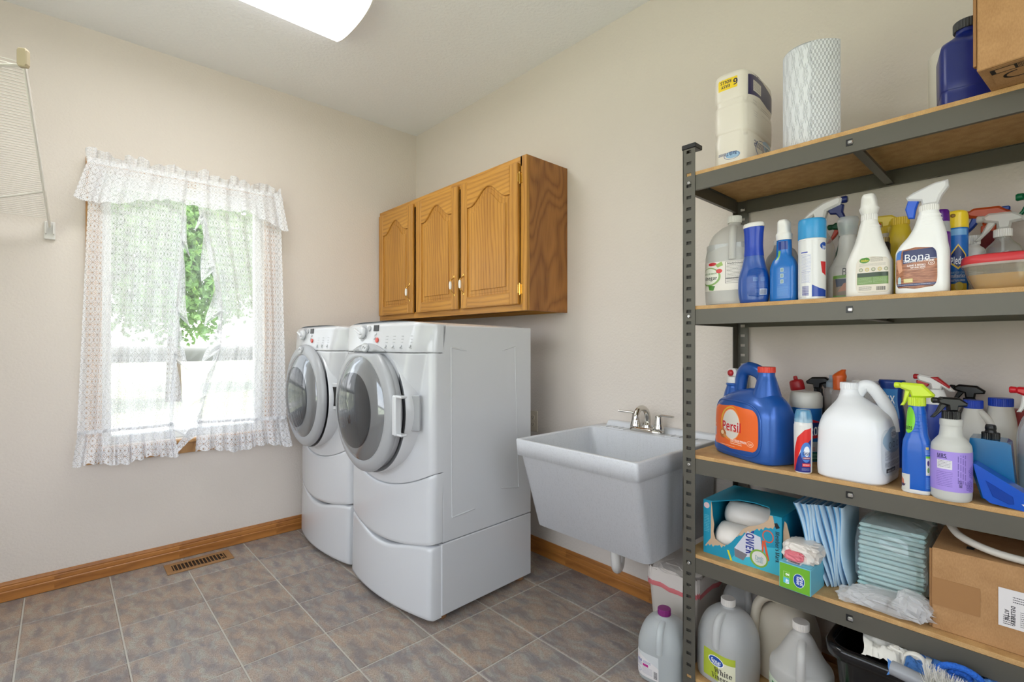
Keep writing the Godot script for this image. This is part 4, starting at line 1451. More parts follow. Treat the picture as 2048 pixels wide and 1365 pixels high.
func gallon_jug(called: String, label: String, at: Vector3, yaw: float, hw: float, h: float, bm: Material, cap_m: Material, level: float, cone := false, group := "") -> Array:
	var neck := h - 0.026
	var rows := [[0, hw - 0.010, hw - 0.010, 3.6], [0.006, hw - 0.002, hw - 0.002, 3.6], [h * 0.16, hw, hw, 3.6], [h * 0.50, hw, hw, 3.4], [h * 0.62, hw - 0.004, hw - 0.004, 3.0], [h * 0.76, hw * 0.80, hw * 0.80, 2.6], [h * 0.86, hw * 0.46, hw * 0.46, 2.2], [neck - 0.006, 0.020, 0.020, 2], [neck + 0.008, 0.018, 0.018, 2]]
	if cone:
		rows = [[0, hw - 0.008], [0.006, hw], [h * 0.50, hw], [h * 0.54, hw - 0.002], [h * 0.58, hw - 0.012], [h * 0.84, 0.030], [neck - 0.006, 0.021], [neck + 0.008, 0.020]]
	var r := bottle(called, label, "jug", at, yaw, rows, bm, 44, group)
	var o: Node3D = r[0]
	if level > 0.0:
		var li := [[0.004, hw - 0.009, hw - 0.009, 3.6], [level, hw - 0.004, hw - 0.004, 3.6]]
		if cone:
			li = [[0.004, hw - 0.006], [level, hw - 0.004]]
		part(o, "liquid", body_mesh(Body.new(li, false), 36, 3), clear(Color(0.80, 0.84, 0.85), 0.25, 0.1))
	# moulded grip in the corner, bridging shoulder and side
	var x := hw * 0.30
	part(o, "grip", tube([Vector3(0.010, h * 0.83, hw * 0.42), Vector3(x * 0.5, h * 0.815, hw * 0.72), Vector3(x * 0.6, h * 0.74, hw * 0.93), Vector3(x * 0.6, h * 0.60, hw * 0.99), Vector3(x * 0.6, h * 0.48, hw * 0.98)], 0.0115, 6, 12), bm)
	part(o, "cap", ribbed(0.0225, 0.022, 34, 0.0008), cap_m, Vector3(0, neck, 0))
	return r

func shelf_top():
	var W := Color.WHITE
	# toilet tissue, wrapped
	var film := mat(c8(226, 219, 208), 0.3)
	film.clearcoat_enabled = true
	film.clearcoat = 0.5
	var rows := []
	for i in 3:
		var y := 0.103 * i
		rows.append_array([[y + 0.002, 0.055, 0.122, 4.6], [y + 0.014, 0.060, 0.127, 4.4], [y + 0.052, 0.061, 0.128, 4.2], [y + 0.090, 0.060, 0.126, 4.4]])
	rows.append_array([[0.306, 0.055, 0.120, 4.2], [0.314, 0.040, 0.100, 3.4], [0.318, 0.018, 0.055, 2.6]])
	var r := bottle("toilet_tissue_pack", "plastic wrapped pack of white toilet rolls with upside down blue print", "toilet paper", Vector3(2.526, T1, 0.272), 2, rows, film, 56)
	var p := Print.new(self, 220, 700, c8(226, 219, 208))
	p.rect(26, 34, 150, 92, c8(238, 206, 40))
	p.text("6", 140, 40, 48, c8(30, 30, 70), true, 180)
	p.text("ROLLS", 40, 40, 26, c8(30, 30, 70), true, 180, 96)
	p.text("EASY", 46, 78, 22, c8(30, 30, 70), true, 180, 80)
	p.oval(140, 640, 56, 26, c8(150, 184, 214))
	p.oval(132, 644, 60, 30, c8(36, 66, 128), 0.86)
	p.text("Bath Tissue", 24, 606, 26, c8(26, 40, 92), true, 180, 150, "Droid Serif")
	label_on(r[0], r[1], 0.012, 0.302, 62, 118, p, 0, 0.3, "front_print")
	p = Print.new(self, 420, 640, c8(226, 219, 208))
	p.poly([Vector2(0, 10), Vector2(150, 0), Vector2(420, 60), Vector2(420, 190), Vector2(150, 150), Vector2(0, 170)], c8(40, 36, 86))
	p.rect(52, 54, 120, 76, c8(214, 208, 200))
	p.fine(58, 60, 108, 6, 11, c8(70, 64, 80), 3)
	p.fine(190, 200, 220, 6, 12, c8(120, 112, 110), 2)
	p.fine(60, 190, 60, 8, 16, c8(140, 130, 126), 2)
	p.oval(250, 520, 170, 80, c8(44, 78, 140), 0.88)
	p.oval(310, 470, 100, 50, c8(150, 184, 214))
	p.text("Bath Tissue", 60, 450, 64, c8(32, 44, 96), true, 180, 330, "Droid Serif")
	p.fine(130, 560, 170, 3, 12, c8(70, 74, 110), 2)
	label_on(r[0], r[1], 0.012, 0.300, -42, 44, p, 0, 0.3, "side_print")
	# paper towel roll with embossed diamonds
	var em := Image.create(256, 256, false, Image.FORMAT_L8)
	for y in 256:
		for x in 256:
			var a := absf(fposmod(x + y, 64.0) - 32.0)
			var b := absf(fposmod(x - y, 64.0) - 32.0)
			var v := 0.5
			if a < 3.0 and fposmod(x, 8.0) < 5: v = 0.15
			if b < 3.0 and fposmod(y, 8.0) < 5: v = 0.15
			var m := maxf(absf(fposmod(x + y, 64.0) - 32.0 - 0.0), absf(fposmod(x - y, 64.0) - 32.0))
			if m > 10 and m < 13 or m > 18 and m < 21: v = 0.8
			em.set_pixel(x, y, Color(v, v, v))
	var towel := mat(c8(226, 229, 235), 0.9)
	towel.heightmap_enabled = true
	towel.heightmap_texture = tex(em)
	towel.heightmap_scale = 0.35
	towel.uv1_scale = Vector3(5, 3.4, 1)
	var pr := thing("paper_towel_roll", "white embossed paper towel roll standing on the top shelf", "paper towels", Vector3(2.75, T1, 0.352), 0)
	var trows := [[0, 0.069, 0.066], [0.002, 0.0715, 0.069], [0.285, 0.0715, 0.069], [0.290, 0.068, 0.066], [0.2905, 0.022, 0.022], [0.26, 0.020, 0.020]]
	part(pr, "roll", body_mesh(Body.new(trows, false), 60, 1), towel)
	var loose := []
	for i in 9:
		var row := []
		for j in 13:
			var a := deg_to_rad(72.0 - 60.0 * j / 12.0)
			var rr := 0.0722 + 0.010 * pow(j / 12.0, 2.0)
			row.append(Vector3(cos(a) * rr, 0.287 - 0.285 * i / 8.0, sin(a) * rr))
		loose.append(row)
	part(pr, "loose_sheet", sheet(loose, false, 0.4), towel)
	part(pr, "core", body_mesh(Body.new([[0, 0.0215], [0.288, 0.0215]], false), 24, 1, false, false), M.cardboard)
	# second roll, behind the blue jug
	var p2 := thing("paper_towel_roll", "plain white roll partly hidden behind the dark blue jug on the top shelf", "paper towels", Vector3(3.055, T1, 0.185), 0)
	part(p2, "roll", body_mesh(Body.new([[0, 0.054], [0.004, 0.058], [0.222, 0.058], [0.236, 0.048], [0.2365, 0.02]], false), 44, 1), mat(c8(228, 222, 212), 0.85))
	part(p2, "core", body_mesh(Body.new([[0.01, 0.0195], [0.239, 0.0195]], false), 20, 1, false, false), M.cardboard)
	# dark blue jug
	r = bottle("detergent_jug", "dark blue faceted plastic jug with black cap beside the big carton", "jug", Vector3(3.090, T1, 0.335), 12, [[0, 0.050, 0.050, 7], [0.004, 0.054, 0.054, 7], [0.045, 0.054, 0.054, 7], [0.050, 0.0555, 0.0555, 7], [0.150, 0.0565, 0.0565, 7], [0.162, 0.054, 0.054, 6], [0.188, 0.028, 0.028, 3], [0.196, 0.024, 0.024, 2], [0.205, 0.024, 0.024, 2]], mat(c8(24, 40, 122), 0.28), 8)
	part(r[0], "screw_cap", ribbed(0.028, 0.022, 30, 0.0008), mat(c8(52, 53, 56), 0.45), Vector3(0, 0.203, 0))
	# big carton overhanging the shelf front
	var ct := thing("shipping_carton", "large brown shipping carton overhanging the front of the top shelf", "box", Vector3(3.122, T1, 0.569), -6)
	part(ct, "carton", box(Vector3(0.33, 0.30, 0.29), 0.002, Vector3(0.165, 0.151, -0.145)), M.cardboard)
	part(ct, "carton_flap", box(Vector3(0.005, 0.285, 0.014), 0.001, Vector3(-0.003, 0.155, -0.006)), M.cardboard_edge)
	var q := Print.new(self, 640, 200, c8(186, 144, 98, 0))
	q.rect(10, 10, 500, 54, c8(38, 30, 24))
	q.rect(26, 16, 60, 42, c8(186, 144, 98))
	q.rect(96, 14, 410, 46, c8(186, 144, 98))
	q.bars(98, 14, 406, 46, c8(38, 30, 24))
	q.text("prime", 120, 84, 58, c8(38, 30, 24), true, 180, 150)
	q.oval(90, 120, 52, 42, c8(38, 30, 24), 0.62)
	q.rect(88, 70, 60, 62, c8(186, 144, 98, 0))
	part(ct, "tape_print", box(Vector3(0.30, 0.0006, 0.10), 0, Vector3.ZERO), M.cardboard, Vector3(0.165, 0.0002, -0.056))
	var bs := S()
	quad(bs, Vector3(0.012, -0.0006, -0.012), Vector3(0.312, -0.0006, -0.012), Vector3(0.312, -0.0006, -0.105), Vector3(0.012, -0.0006, -0.105), -1, Vector2(0, 0), Vector2(1, 0), Vector2(1, 1), Vector2(0, 1))
	part(ct, "bottom_print", fin(bs), q.done_clear(0.7))
	var fr := Print.new(self, 256, 256, c8(186, 144, 98, 0))
	fr.oval(128, 20, 130, 110, c8(38, 32, 28), 0.72)
	fr.rect(0, 0, 256, 60, c8(186, 144, 98, 0))
	var fs := S()
	quad(fs, Vector3(0.075, 0.30, 0.0015), Vector3(0.30, 0.30, 0.0015), Vector3(0.30, 0.09, 0.0015), Vector3(0.075, 0.09, 0.0015), -1, Vector2(0, 0), Vector2(1, 0), Vector2(1, 1), Vector2(0, 1))
	part(ct, "front_print", fin(fs), fr.done_clear(0.7))

func shelf_second():
	var navy := mat(c8(26, 40, 100), 0.35)
	var white: StandardMaterial3D = M.white_plastic
	var frost := milky(Color(0.90, 0.89, 0.86), 0.72)
	# vinegar jug
	var r := gallon_jug("vinegar_jug", "clear gallon vinegar jug with leaf and berry label, left end of second shelf", Vector3(2.513, T2, 0.315), 8, 0.084, 0.305, milky(Color(0.86, 0.85, 0.82), 0.5), milky(Color(0.93, 0.92, 0.88), 0.8), 0.20)
	var p := Print.new(self, 420, 300, c8(222, 216, 206))
	p.oval(70, 150, 92, 96, c8(132, 166, 92))
	p.oval(66, 146, 80, 84, c8(228, 228, 214))
	p.oval(96, 20, 34, 18, c8(196, 34, 44))
	p.oval(150, 96, 24, 22, c8(206, 48, 40))
	p.poly([Vector2(120, 30), Vector2(170, 0), Vector2(180, 40), Vector2(140, 60)], c8(146, 176, 84))
	p.poly([Vector2(60, 236), Vector2(120, 250), Vector2(106, 298), Vector2(70, 290)], c8(76, 132, 52))
	p.text("DISTILLED WHITE", 6, 104, 16, c8(90, 120, 60), true, 0, 130)
	p.text("Vinegar", 4, 132, 38, c8(40, 40, 36), true, 0, 134)
	p.rect(196, 6, 218, 224, c8(60, 56, 54))
	p.rect(199, 9, 212, 218, c8(218, 212, 204))
	p.text("Nutrition Facts", 206, 10, 18, c8(40, 38, 36), true, 0, 190)
	p.fine(206, 42, 196, 13, 14, c8(60, 58, 56), 4)
	p.rect(199, 176, 212, 6, c8(50, 48, 46))
	label_on(r[0], r[1], 0.048, 0.142, 30, 150, p)
	# metallic jug behind it
	r = bottle("grey_jug", "grey jug with handle half hidden behind the tall blue squeeze bottle", "jug", Vector3(2.598, T2, 0.150), 0, [[0, 0.05], [0.13, 0.05], [0.17, 0.042], [0.20, 0.022], [0.215, 0.018]], mat(c8(150, 152, 156), 0.35), 32)
	part(r[0], "handle", tube([Vector3(0.01, 0.205, 0), Vector3(0.04, 0.19, 0), Vector3(0.052, 0.15, 0), Vector3(0.048, 0.11, 0)], 0.008), mat(c8(150, 152, 156), 0.35))
	part(r[0], "cap", cyl(0.02, 0.018), white, Vector3(0, 0.214, 0))
	# tall blue squeeze bottle
	var blue := mat(c8(14, 74, 158), 0.18)
	blue.clearcoat_enabled = true
	r = bottle("squeeze_bottle", "blue waisted squeeze bottle with slanted white top beside the vinegar jug", "bottle", Vector3(2.605, T2, 0.392), 6, [[0, 0.036, 0.022], [0.004, 0.040, 0.026], [0.045, 0.046, 0.030], [0.075, 0.045, 0.030], [0.120, 0.033, 0.024], [0.148, 0.0275, 0.022]], blue)
	var c := Body.new([[0.146, 0.0285, 0.023], [0.180, 0.0265, 0.021], [0.212, 0.0275, 0.021], [0.236, 0.030, 0.021]])
	part(r[0], "cap", body_mesh(c, 40, 4), mat(c8(18, 62, 172), 0.25))
	part(r[0], "flip_top", body_mesh(Body.new([[0.0, 0.0300, 0.021], [0.006, 0.0306, 0.0213], [0.013, 0.028, 0.018], [0.016, 0.018, 0.010]]), 40, 3), white, Vector3(0, 0.236, 0), Vector3(0, 0, 3))
	p = Print.new(self, 240, 260, c8(14, 70, 150))
	p.fine(40, 20, 160, 4, 9, c8(70, 110, 180), 2)
	p.fine(70, 86, 50, 5, 8, c8(150, 190, 226), 3)
	p.fine(150, 86, 50, 5, 8, c8(110, 160, 214), 3)
	p.fine(40, 140, 190, 5, 8, c8(80, 118, 186), 2)
	p.rect(140, 190, 82, 52, c8(190, 200, 220))
	p.bars(146, 194, 70, 44, c8(40, 50, 90))
	p.fine(92, 196, 40, 4, 8, c8(100, 130, 190), 3)
	label_on(r[0], r[1], 0.018, 0.108, 20, 105, p, 2, 0.2, "back_print")
	# blue glass cleaner with white nozzle
	r = bottle("spray_bottle", "bright blue spray bottle with white nozzle between squeeze bottle and aerosol can", "spray bottle", Vector3(2.692, T2, 0.392), -4, [[0, 0.034, 0.022, 3], [0.004, 0.0375, 0.025, 3], [0.095, 0.0375, 0.025, 3], [0.120, 0.032, 0.022, 2.6], [0.138, 0.0215, 0.018, 2], [0.178, 0.0205, 0.018, 2], [0.183, 0.019, 0.016, 2]], mat(c8(30, 108, 186), 0.2))
	var nz := Body.new([[0.183, 0.0205, 0.018, 2.6], [0.200, 0.021, 0.019, 2.8], [0.206, 0.017, 0.017, 3.2], [0.236, 0.014, 0.022, 3.6], [0.242, 0.011, 0.018, 3.2]])
	part(r[0], "spray_head", body_mesh(nz, 32, 4), white)
	p = Print.new(self, 200, 480, c8(30, 108, 186))
	p.rect(0, 0, 200, 70, c8(16, 52, 130))
	p.poly([Vector2(10, 80), Vector2(60, 80), Vector2(40, 150), Vector2(6, 160)], c8(120, 176, 70))
	for k in 3:
		p.rect(84, 226 + k * 48, 32, 32, c8(196, 206, 196))
		p.rect(88, 230 + k * 48, 24, 24, c8(120, 150, 150))
		p.fine(60, 264 + k * 48, 84, 1, 6, c8(120, 170, 214), 2)
	p.fine(50, 380, 110, 9, 9, c8(100, 156, 208), 3)
	label_on(r[0], r[1], 0.008, 0.178, 44, 118, p, 0, 0.2, "back_print")
	# aerosol, light blue cap
	r = bottle("aerosol_can", "white aerosol can with light blue cap in the front row of the second shelf", "aerosol can", Vector3(2.768, T2, 0.400), 0, [[0, 0.0325], [0.003, 0.0345], [0.006, 0.034], [0.166, 0.034], [0.170, 0.0345], [0.173, 0.033]], mat(c8(222, 222, 220), 0.25, 0.1))
	part(r[0], "cap", body_mesh(Body.new([[0.172, 0.0345], [0.174, 0.0352], [0.222, 0.0348], [0.228, 0.033], [0.2295, 0.026]], false), 40, 1), mat(c8(54, 150, 206), 0.3))
	p = Print.new(self, 420, 520, c8(222, 222, 220))
	p.oval(385, 56, 62, 34, c8(24, 74, 160))
	p.text("Spray", 352, 36, 34, Color.WHITE, true, 0, 66)
	p.rect(96, 104, 86, 10, c8(50, 70, 170))
	p.fine(100, 130, 120, 15, 11, c8(110, 120, 190), 3)
	p.rect(100, 290, 110, 100, c8(150, 154, 190))
	p.rect(103, 293, 104, 94, c8(222, 222, 220))
	p.fine(108, 298, 94, 9, 10, c8(110, 120, 190), 3)
	p.bars(110, 420, 84, 90, c8(70, 70, 140), false)
	p.poly([Vector2(230, 410), Vector2(310, 440), Vector2(420, 460), Vector2(420, 520), Vector2(230, 520)], c8(26, 66, 160))
	p.poly([Vector2(330, 200), Vector2(420, 200), Vector2(420, 330), Vector2(350, 300)], c8(200, 46, 48))
	label_on(r[0], r[1], 0.007, 0.166, 5, 158, p, 0, 0.22, "can_print")
	# tall bottle behind with white and navy sprayer
	r = bottle("spray_bottle", "clear bottle behind the aerosol can with a large white and navy trigger sprayer", "spray bottle", Vector3(2.738, T2, 0.200), 0, [[0, 0.034], [0.004, 0.037], [0.16, 0.037], [0.20, 0.028], [0.232, 0.015], [0.25, 0.014]], clear(Color(0.86, 0.87, 0.86), 0.3, 0.1))
	sprayer(r[0], Vector3(0, 0.248, 0), 0, "long", white, navy, white, 1.32, 0.0155, 0.022)
	# red trigger and green bottle behind
	r = bottle("spray_bottle", "dark green bottle with small red nozzle behind the clear capped bottle", "spray bottle", Vector3(2.772, T2, 0.085), 0, [[0, 0.03], [0.15, 0.03], [0.19, 0.02], [0.215, 0.014]], mat(c8(20, 84, 58), 0.3))
	sprayer(r[0], Vector3(0, 0.214, 0), 180, "plain", mat(c8(24, 90, 60), 0.35), mat(c8(190, 66, 44), 0.35), mat(c8(24, 90, 60), 0.35), 1.1)
	# white floor cleaner bottle with clear cap, behind
	r = bottle("spray_bottle", "white floor cleaner bottle with clear cap behind the large white spray bottles", "spray bottle", Vector3(2.832, T2, 0.300), 10, [[0, 0.046, 0.027, 3], [0.004, 0.050, 0.030, 3], [0.085, 0.049, 0.029, 3], [0.112, 0.038, 0.026, 2.4], [0.140, 0.026, 0.022, 2], [0.185, 0.021, 0.020, 2], [0.192, 0.018, 0.018, 2]], mat(c8(218, 216, 210), 0.3))
	part(r[0], "clear_cap", body_mesh(Body.new([[0.188, 0.022], [0.205, 0.024], [0.232, 0.027], [0.240, 0.024]]), 28, 3), clear(Color(0.86, 0.88, 0.88), 0.4, 0.12))
	p = Print.new(self, 240, 260, c8(206, 204, 198))
	p.text("Bona", 70, 0, 62, c8(40, 40, 44), false, 0, 160)
	p.poly([Vector2(0, 86), Vector2(240, 70), Vector2(240, 96), Vector2(0, 112)], c8(112, 160, 60))
	p.rect(0, 112, 240, 148, c8(146, 128, 108))
	p.poly([Vector2(20, 112), Vector2(120, 112), Vector2(130, 160), Vector2(30, 180)], c8(52, 62, 88))
	p.poly([Vector2(90, 150), Vector2(180, 130), Vector2(120, 210), Vector2(40, 220)], c8(190, 130, 100))
	p.fine(180, 80, 50, 2, 10, c8(230, 240, 220), 4)
	p.rect(0, 250, 240, 10, c8(112, 160, 60))
	label_on(r[0], r[1], 0.010, 0.100, 55, 125, p)
	# odour eliminator, white
	r = bottle("spray_bottle", "white spray bottle with ribbed neck and green banded label left of the big floor cleaner", "spray bottle", Vector3(2.900, T2, 0.386), 2, [[0, 0.046, 0.030, 3.2], [0.004, 0.051, 0.033, 3.2], [0.088, 0.051, 0.033, 3], [0.112, 0.044, 0.030, 2.8], [0.150, 0.031, 0.025, 2.2], [0.190, 0.022, 0.020, 2], [0.204, 0.018, 0.018, 2]], mat(c8(230, 228, 222), 0.3), 48)
	for k in 6:
		part(r[0], "neck_rib", body_mesh(Body.new([[0, 0.0245 - k * 0.0008, 0.0225 - k * 0.0006], [0.003, 0.0262 - k * 0.0008, 0.024 - k * 0.0006], [0.006, 0.0245 - k * 0.0008, 0.0225 - k * 0.0006]]), 28, 2, false, false), mat(c8(230, 228, 222), 0.3), Vector3(0.002, 0.150 + k * 0.007, 0))
	part(r[0], "collar", ribbed(0.0185, 0.017, 26), white, Vector3(0, 0.203, 0))
	part(r[0], "spray_head", body_mesh(Body.new([[0.220, 0.0175, 0.016], [0.226, 0.0195, 0.018], [0.236, 0.0225, 0.020], [0.240, 0.019, 0.020, 3], [0.262, 0.016, 0.026, 3.4], [0.272, 0.013, 0.022, 3.2], [0.274, 0.008, 0.015, 3]]), 32, 4), white)
	p = Print.new(self, 300, 360, c8(216, 208, 194))
	p.oval(76, 34, 46, 28, c8(70, 130, 50))
	p.text("OdoBan", 40, 20, 20, c8(238, 214, 60), true, 0, 74)
	p.fine(128, 12, 110, 5, 9, c8(90, 86, 80), 3)
	p.fine(30, 70, 230, 3, 9, c8(110, 106, 98), 2)
	for k in 5:
		p.oval(46 + k * 54, 126, 18, 18, c8(128, 134, 104) if k % 2 == 0 else c8(204, 178, 84))
		p.oval(46 + k * 54, 126, 12, 12, c8(196, 192, 170))
	p.rect(14, 156, 270, 40, c8(48, 66, 46))
	p.rect(14, 196, 270, 74, c8(108, 140, 72))
	p.fine(22, 206, 120, 5, 12, c8(190, 206, 170), 3)
	p.fine(152, 206, 120, 5, 12, c8(190, 206, 170), 3)
	p.fine(30, 290, 110, 4, 10, c8(60, 58, 54), 4)
	p.bars(180, 292, 76, 36, c8(50, 48, 46))
	p.fine(20, 340, 240, 2, 9, c8(120, 116, 108), 2)
	label_on(r[0], r[1], 0.006, 0.104, 30, 108, p, 2)
	# the big floor cleaner in front
	r = bottle("spray_bottle", "large white floor cleaner spray bottle with brown wood label and blue trigger, front centre", "spray bottle", Vector3(3.012, T2, 0.404), -2, [[0, 0.046, 0.028, 3.4], [0.004, 0.0515, 0.031, 3.4], [0.100, 0.0515, 0.031, 3.2], [0.118, 0.047, 0.030, 3, 0.002], [0.145, 0.036, 0.026, 2.4, 0.010], [0.170, 0.027, 0.023, 2.2, 0.013], [0.196, 0.020, 0.020, 2, 0.013], [0.203, 0.0185, 0.0185, 2, 0.013]], mat(c8(238, 238, 236), 0.28), 48)
	var dome := milky(Color(0.93, 0.93, 0.93), 0.72)
	sprayer(r[0], Vector3(0.013, 0.200, 0), 180, "dome", dome, mat(c8(20, 84, 198), 0.3), white, 1.0, 0.0195, 0.016)
	for k in 4:
		part(r[0], "neck_rib", body_mesh(Body.new([[0, 0.0265 - k * 0.0016, 0.0235 - k * 0.001], [0.003, 0.0282 - k * 0.0016, 0.025 - k * 0.001], [0.006, 0.0265 - k * 0.0016, 0.0235 - k * 0.001]]), 28, 2, false, false), mat(c8(238, 238, 236), 0.28), Vector3(0.0135, 0.160 + k * 0.009, 0))
	p = Print.new(self, 360, 460, c8(178, 118, 84))
	var wd := noise(0.02, 3, 77)
	for y in 460:
		for x in 360:
			p.im.set_pixel(x, y, c8(186, 126, 92).lerp(c8(136, 84, 58), clampf(0.5 + wd.get_noise_2d(x * 0.5, y * 2.6), 0, 1)))
	p.poly([Vector2(0, 0), Vector2(66, 0), Vector2(56, 130), Vector2(0, 130)], c8(70, 128, 206))
	p.poly([Vector2(10, 120), Vector2(60, 120), Vector2(74, 250), Vector2(40, 280), Vector2(20, 200)], c8(216, 160, 128))
	p.poly([Vector2(76, 30), Vector2(360, 20), Vector2(360, 140), Vector2(76, 176)], c8(34, 44, 92))
	p.text("Bona", 82, 42, 76, Color.WHITE, false, 0, 230)
	p.rect(80, 132, 276, 3, Color.WHITE)
	p.text("Hardwood Floor Cleaner", 80, 134, 22, Color.WHITE, true, 0, 262)
	p.text("CLEANS & REVEALS", 110, 182, 20, Color.WHITE, true, 0, 160)
	p.text("NATURAL SHINE", 140, 208, 18, Color.WHITE, true, 0, 130)
	p.fine(120, 242, 140, 1, 8, c8(240, 230, 220), 4)
	p.oval(314, 186, 26, 24, c8(240, 236, 230), 0.72)
	p.oval(314, 186, 10, 9, c8(240, 236, 230), 0.3)
	p.poly([Vector2(28, 330), Vector2(44, 316), Vector2(60, 330), Vector2(60, 396), Vector2(28, 396)], c8(180, 206, 214))
	p.rect(84, 342, 78, 44, c8(206, 190, 110))
	p.fine(90, 350, 66, 3, 12, c8(240, 234, 200), 5)
	p.rect(0, 398, 360, 28, c8(34, 44, 92))
	p.fine(10, 408, 330, 1, 8, c8(220, 220, 230), 5)
	p.fine(20, 436, 110, 1, 8, c8(60, 36, 26), 6)
	p.fine(250, 432, 80, 1, 8, c8(60, 36, 26), 8)
	label_on(r[0], r[1], 0.010, 0.112, 62, 150, p, 2, 0.3)
	# purple aerosol
	r = bottle("aerosol_can", "purple aerosol can with white upright lettering and grey shoulder", "aerosol can", Vector3(3.036, T2, 0.338), 0, [[0, 0.0215], [0.003, 0.023], [0.150, 0.023], [0.158, 0.0215]], mat(c8(104, 40, 142), 0.25))
	part(r[0], "shoulder", body_mesh(Body.new([[0.156, 0.0225], [0.160, 0.0228], [0.182, 0.0212]], false), 32, 1), mat(c8(168, 170, 172), 0.3))
	part(r[0], "cap", body_mesh(Body.new([[0.181, 0.0205], [0.183, 0.0215], [0.208, 0.0205], [0.2125, 0.018]], false), 32, 1), mat(c8(88, 24, 128), 0.25))
	p = Print.new(self, 200, 460, c8(104, 40, 142))
	p.rect(0, 300, 200, 160, c8(112, 28, 60))
	p.text("Rejuvenate", 66, 24, 54, c8(238, 232, 240), true, 270, 260)
	p.oval(110, 408, 26, 26, c8(220, 190, 220), 0.7)
	p.fine(70, 320, 70, 4, 9, c8(220, 190, 200), 4)
	label_on(r[0], r[1], 0.004, 0.150, 20, 110, p)
	# yellow and blue polish can
	r = bottle("aerosol_can", "blue furniture polish can with yellow cap and lemon picture", "aerosol can", Vector3(3.062, T2, 0.262), 0, [[0, 0.022], [0.003, 0.0235], [0.168, 0.0235], [0.176, 0.0225]], mat(c8(22, 108, 196), 0.25))
	part(r[0], "cap", body_mesh(Body.new([[0.174, 0.0240, 0.0240], [0.178, 0.0242, 0.0242], [0.206, 0.0236, 0.0236], [0.216, 0.0222, 0.0222, 2.4, -0.001], [0.219, 0.016, 0.018]]), 32, 3), mat(c8(242, 208, 44), 0.28))
	part(r[0], "cap_button", cyl(0.005, 0.003), mat(c8(150, 110, 40), 0.4), Vector3(-0.004, 0.205, 0.0225), Vector3(90, 0, 0))
	p = Print.new(self, 220, 520, c8(22, 108, 196))
	p.rect(0, 0, 220, 50, c8(120, 176, 226))
	p.poly([Vector2(110, 120), Vector2(210, 210), Vector2(210, 270), Vector2(110, 326), Vector2(10, 270), Vector2(10, 210)], c8(246, 206, 60))
	p.poly([Vector2(110, 136), Vector2(196, 214), Vector2(196, 262), Vector2(110, 308), Vector2(24, 262), Vector2(24, 214)], c8(14, 46, 110))
	p.text("Pledge", 20, 204, 58, Color.WHITE, true, 0, 190)
	p.text("everyday clean", 26, 330, 22, c8(220, 236, 250), false, 0, 168)
	p.text("multisurface", 26, 352, 28, Color.WHITE, true, 0, 168)
	p.rect(20, 392, 180, 2, c8(220, 236, 250))
	p.text("DUST & ALLERGEN", 24, 398, 18, Color.WHITE, true, 0, 172)
	p.rect(0, 440, 220, 80, c8(240, 202, 50))
	p.oval(120, 462, 54, 34, c8(246, 222, 96))
	p.oval(120, 462, 56, 36, c8(214, 160, 34), 0.88)
	p.fine(70, 502, 90, 1, 8, c8(90, 70, 40), 5)
	label_on(r[0], r[1], 0.004, 0.170, 30, 122, p)
	# white bottle
	r = bottle("pill_bottle", "plain white round bottle with fine print, right of the yellow capped can", "bottle", Vector3(3.088, T2, 0.190), 0, [[0, 0.024], [0.003, 0.027], [0.112, 0.027], [0.126, 0.023], [0.136, 0.014], [0.140, 0.0135]], mat(c8(222, 219, 212), 0.35))
	part(r[0], "cap", ribbed(0.0155, 0.024), white, Vector3(0, 0.138, 0))
	p = Print.new(self, 200, 200, c8(220, 217, 210))
	p.fine(8, 10, 80, 16, 11, c8(110, 108, 104), 3)
	p.fine(100, 10, 96, 16, 11, c8(90, 88, 84), 3)
	label_on(r[0], r[1], 0.02, 0.105, 10, 130, p)
	# clear round bottle with milky pump sprayer
	r = bottle("spray_bottle", "clear round bottle with milky white trigger sprayer behind the red lidded tub", "spray bottle", Vector3(3.146, T2, 0.215), 0, [[0, 0.030], [0.004, 0.036], [0.100, 0.037], [0.118, 0.033], [0.134, 0.021], [0.142, 0.0150], [0.152, 0.0145]], clear(Color(0.80, 0.80, 0.78), 0.3, 0.06))
	part(r[0], "liquid", body_mesh(Body.new([[0.004, 0.033], [0.106, 0.035]], false), 32, 2), clear(Color(0.78, 0.78, 0.75), 0.25, 0.06))
	sprayer(r[0], Vector3(0, 0.146, 0), 180, "plain", milky(Color(0.88, 0.88, 0.86), 0.62), milky(Color(0.88, 0.88, 0.86), 0.7), white, 1.15, 0.018, 0.02)
	part(r[0], "dip_tube", bar(Vector3(0, 0.02, 0), Vector3(0, 0.15, 0), 0.003), milky(Color(0.9, 0.9, 0.9), 0.6))
	# orange and blue sprayer behind
	r = bottle("spray_bottle", "maroon bottle with orange and blue trigger sprayer at the wall behind the clear bottle", "spray bottle", Vector3(3.112, T2, 0.085), 0, [[0, 0.032], [0.13, 0.032], [0.165, 0.02], [0.185, 0.015]], mat(c8(110, 40, 48), 0.35))
	sprayer(r[0], Vector3(0, 0.184, 0), 180, "plain", mat(c8(208, 84, 36), 0.35), mat(c8(28, 72, 170), 0.35), mat(c8(208, 84, 36), 0.35), 1.35)
	part(r[0], "spray_cap", box(Vector3(0.034, 0.012, 0.020), 0.003, Vector3(0.026, 0.243, 0)), mat(c8(28, 72, 170), 0.35))
	# tub of yellow liquid with red lid
	r = bottle("food_tub", "clear plastic tub of yellow liquid with red lid, front right of the second shelf", "container", Vector3(3.150, T2, 0.352), 0, [[0, 0.044, 0.044, 3.0], [0.004, 0.050, 0.050, 3.0], [0.040, 0.062, 0.062, 3.0], [0.058, 0.066, 0.066, 3.0]], clear(Color(0.82, 0.78, 0.70), 0.28, 0.06), 44)
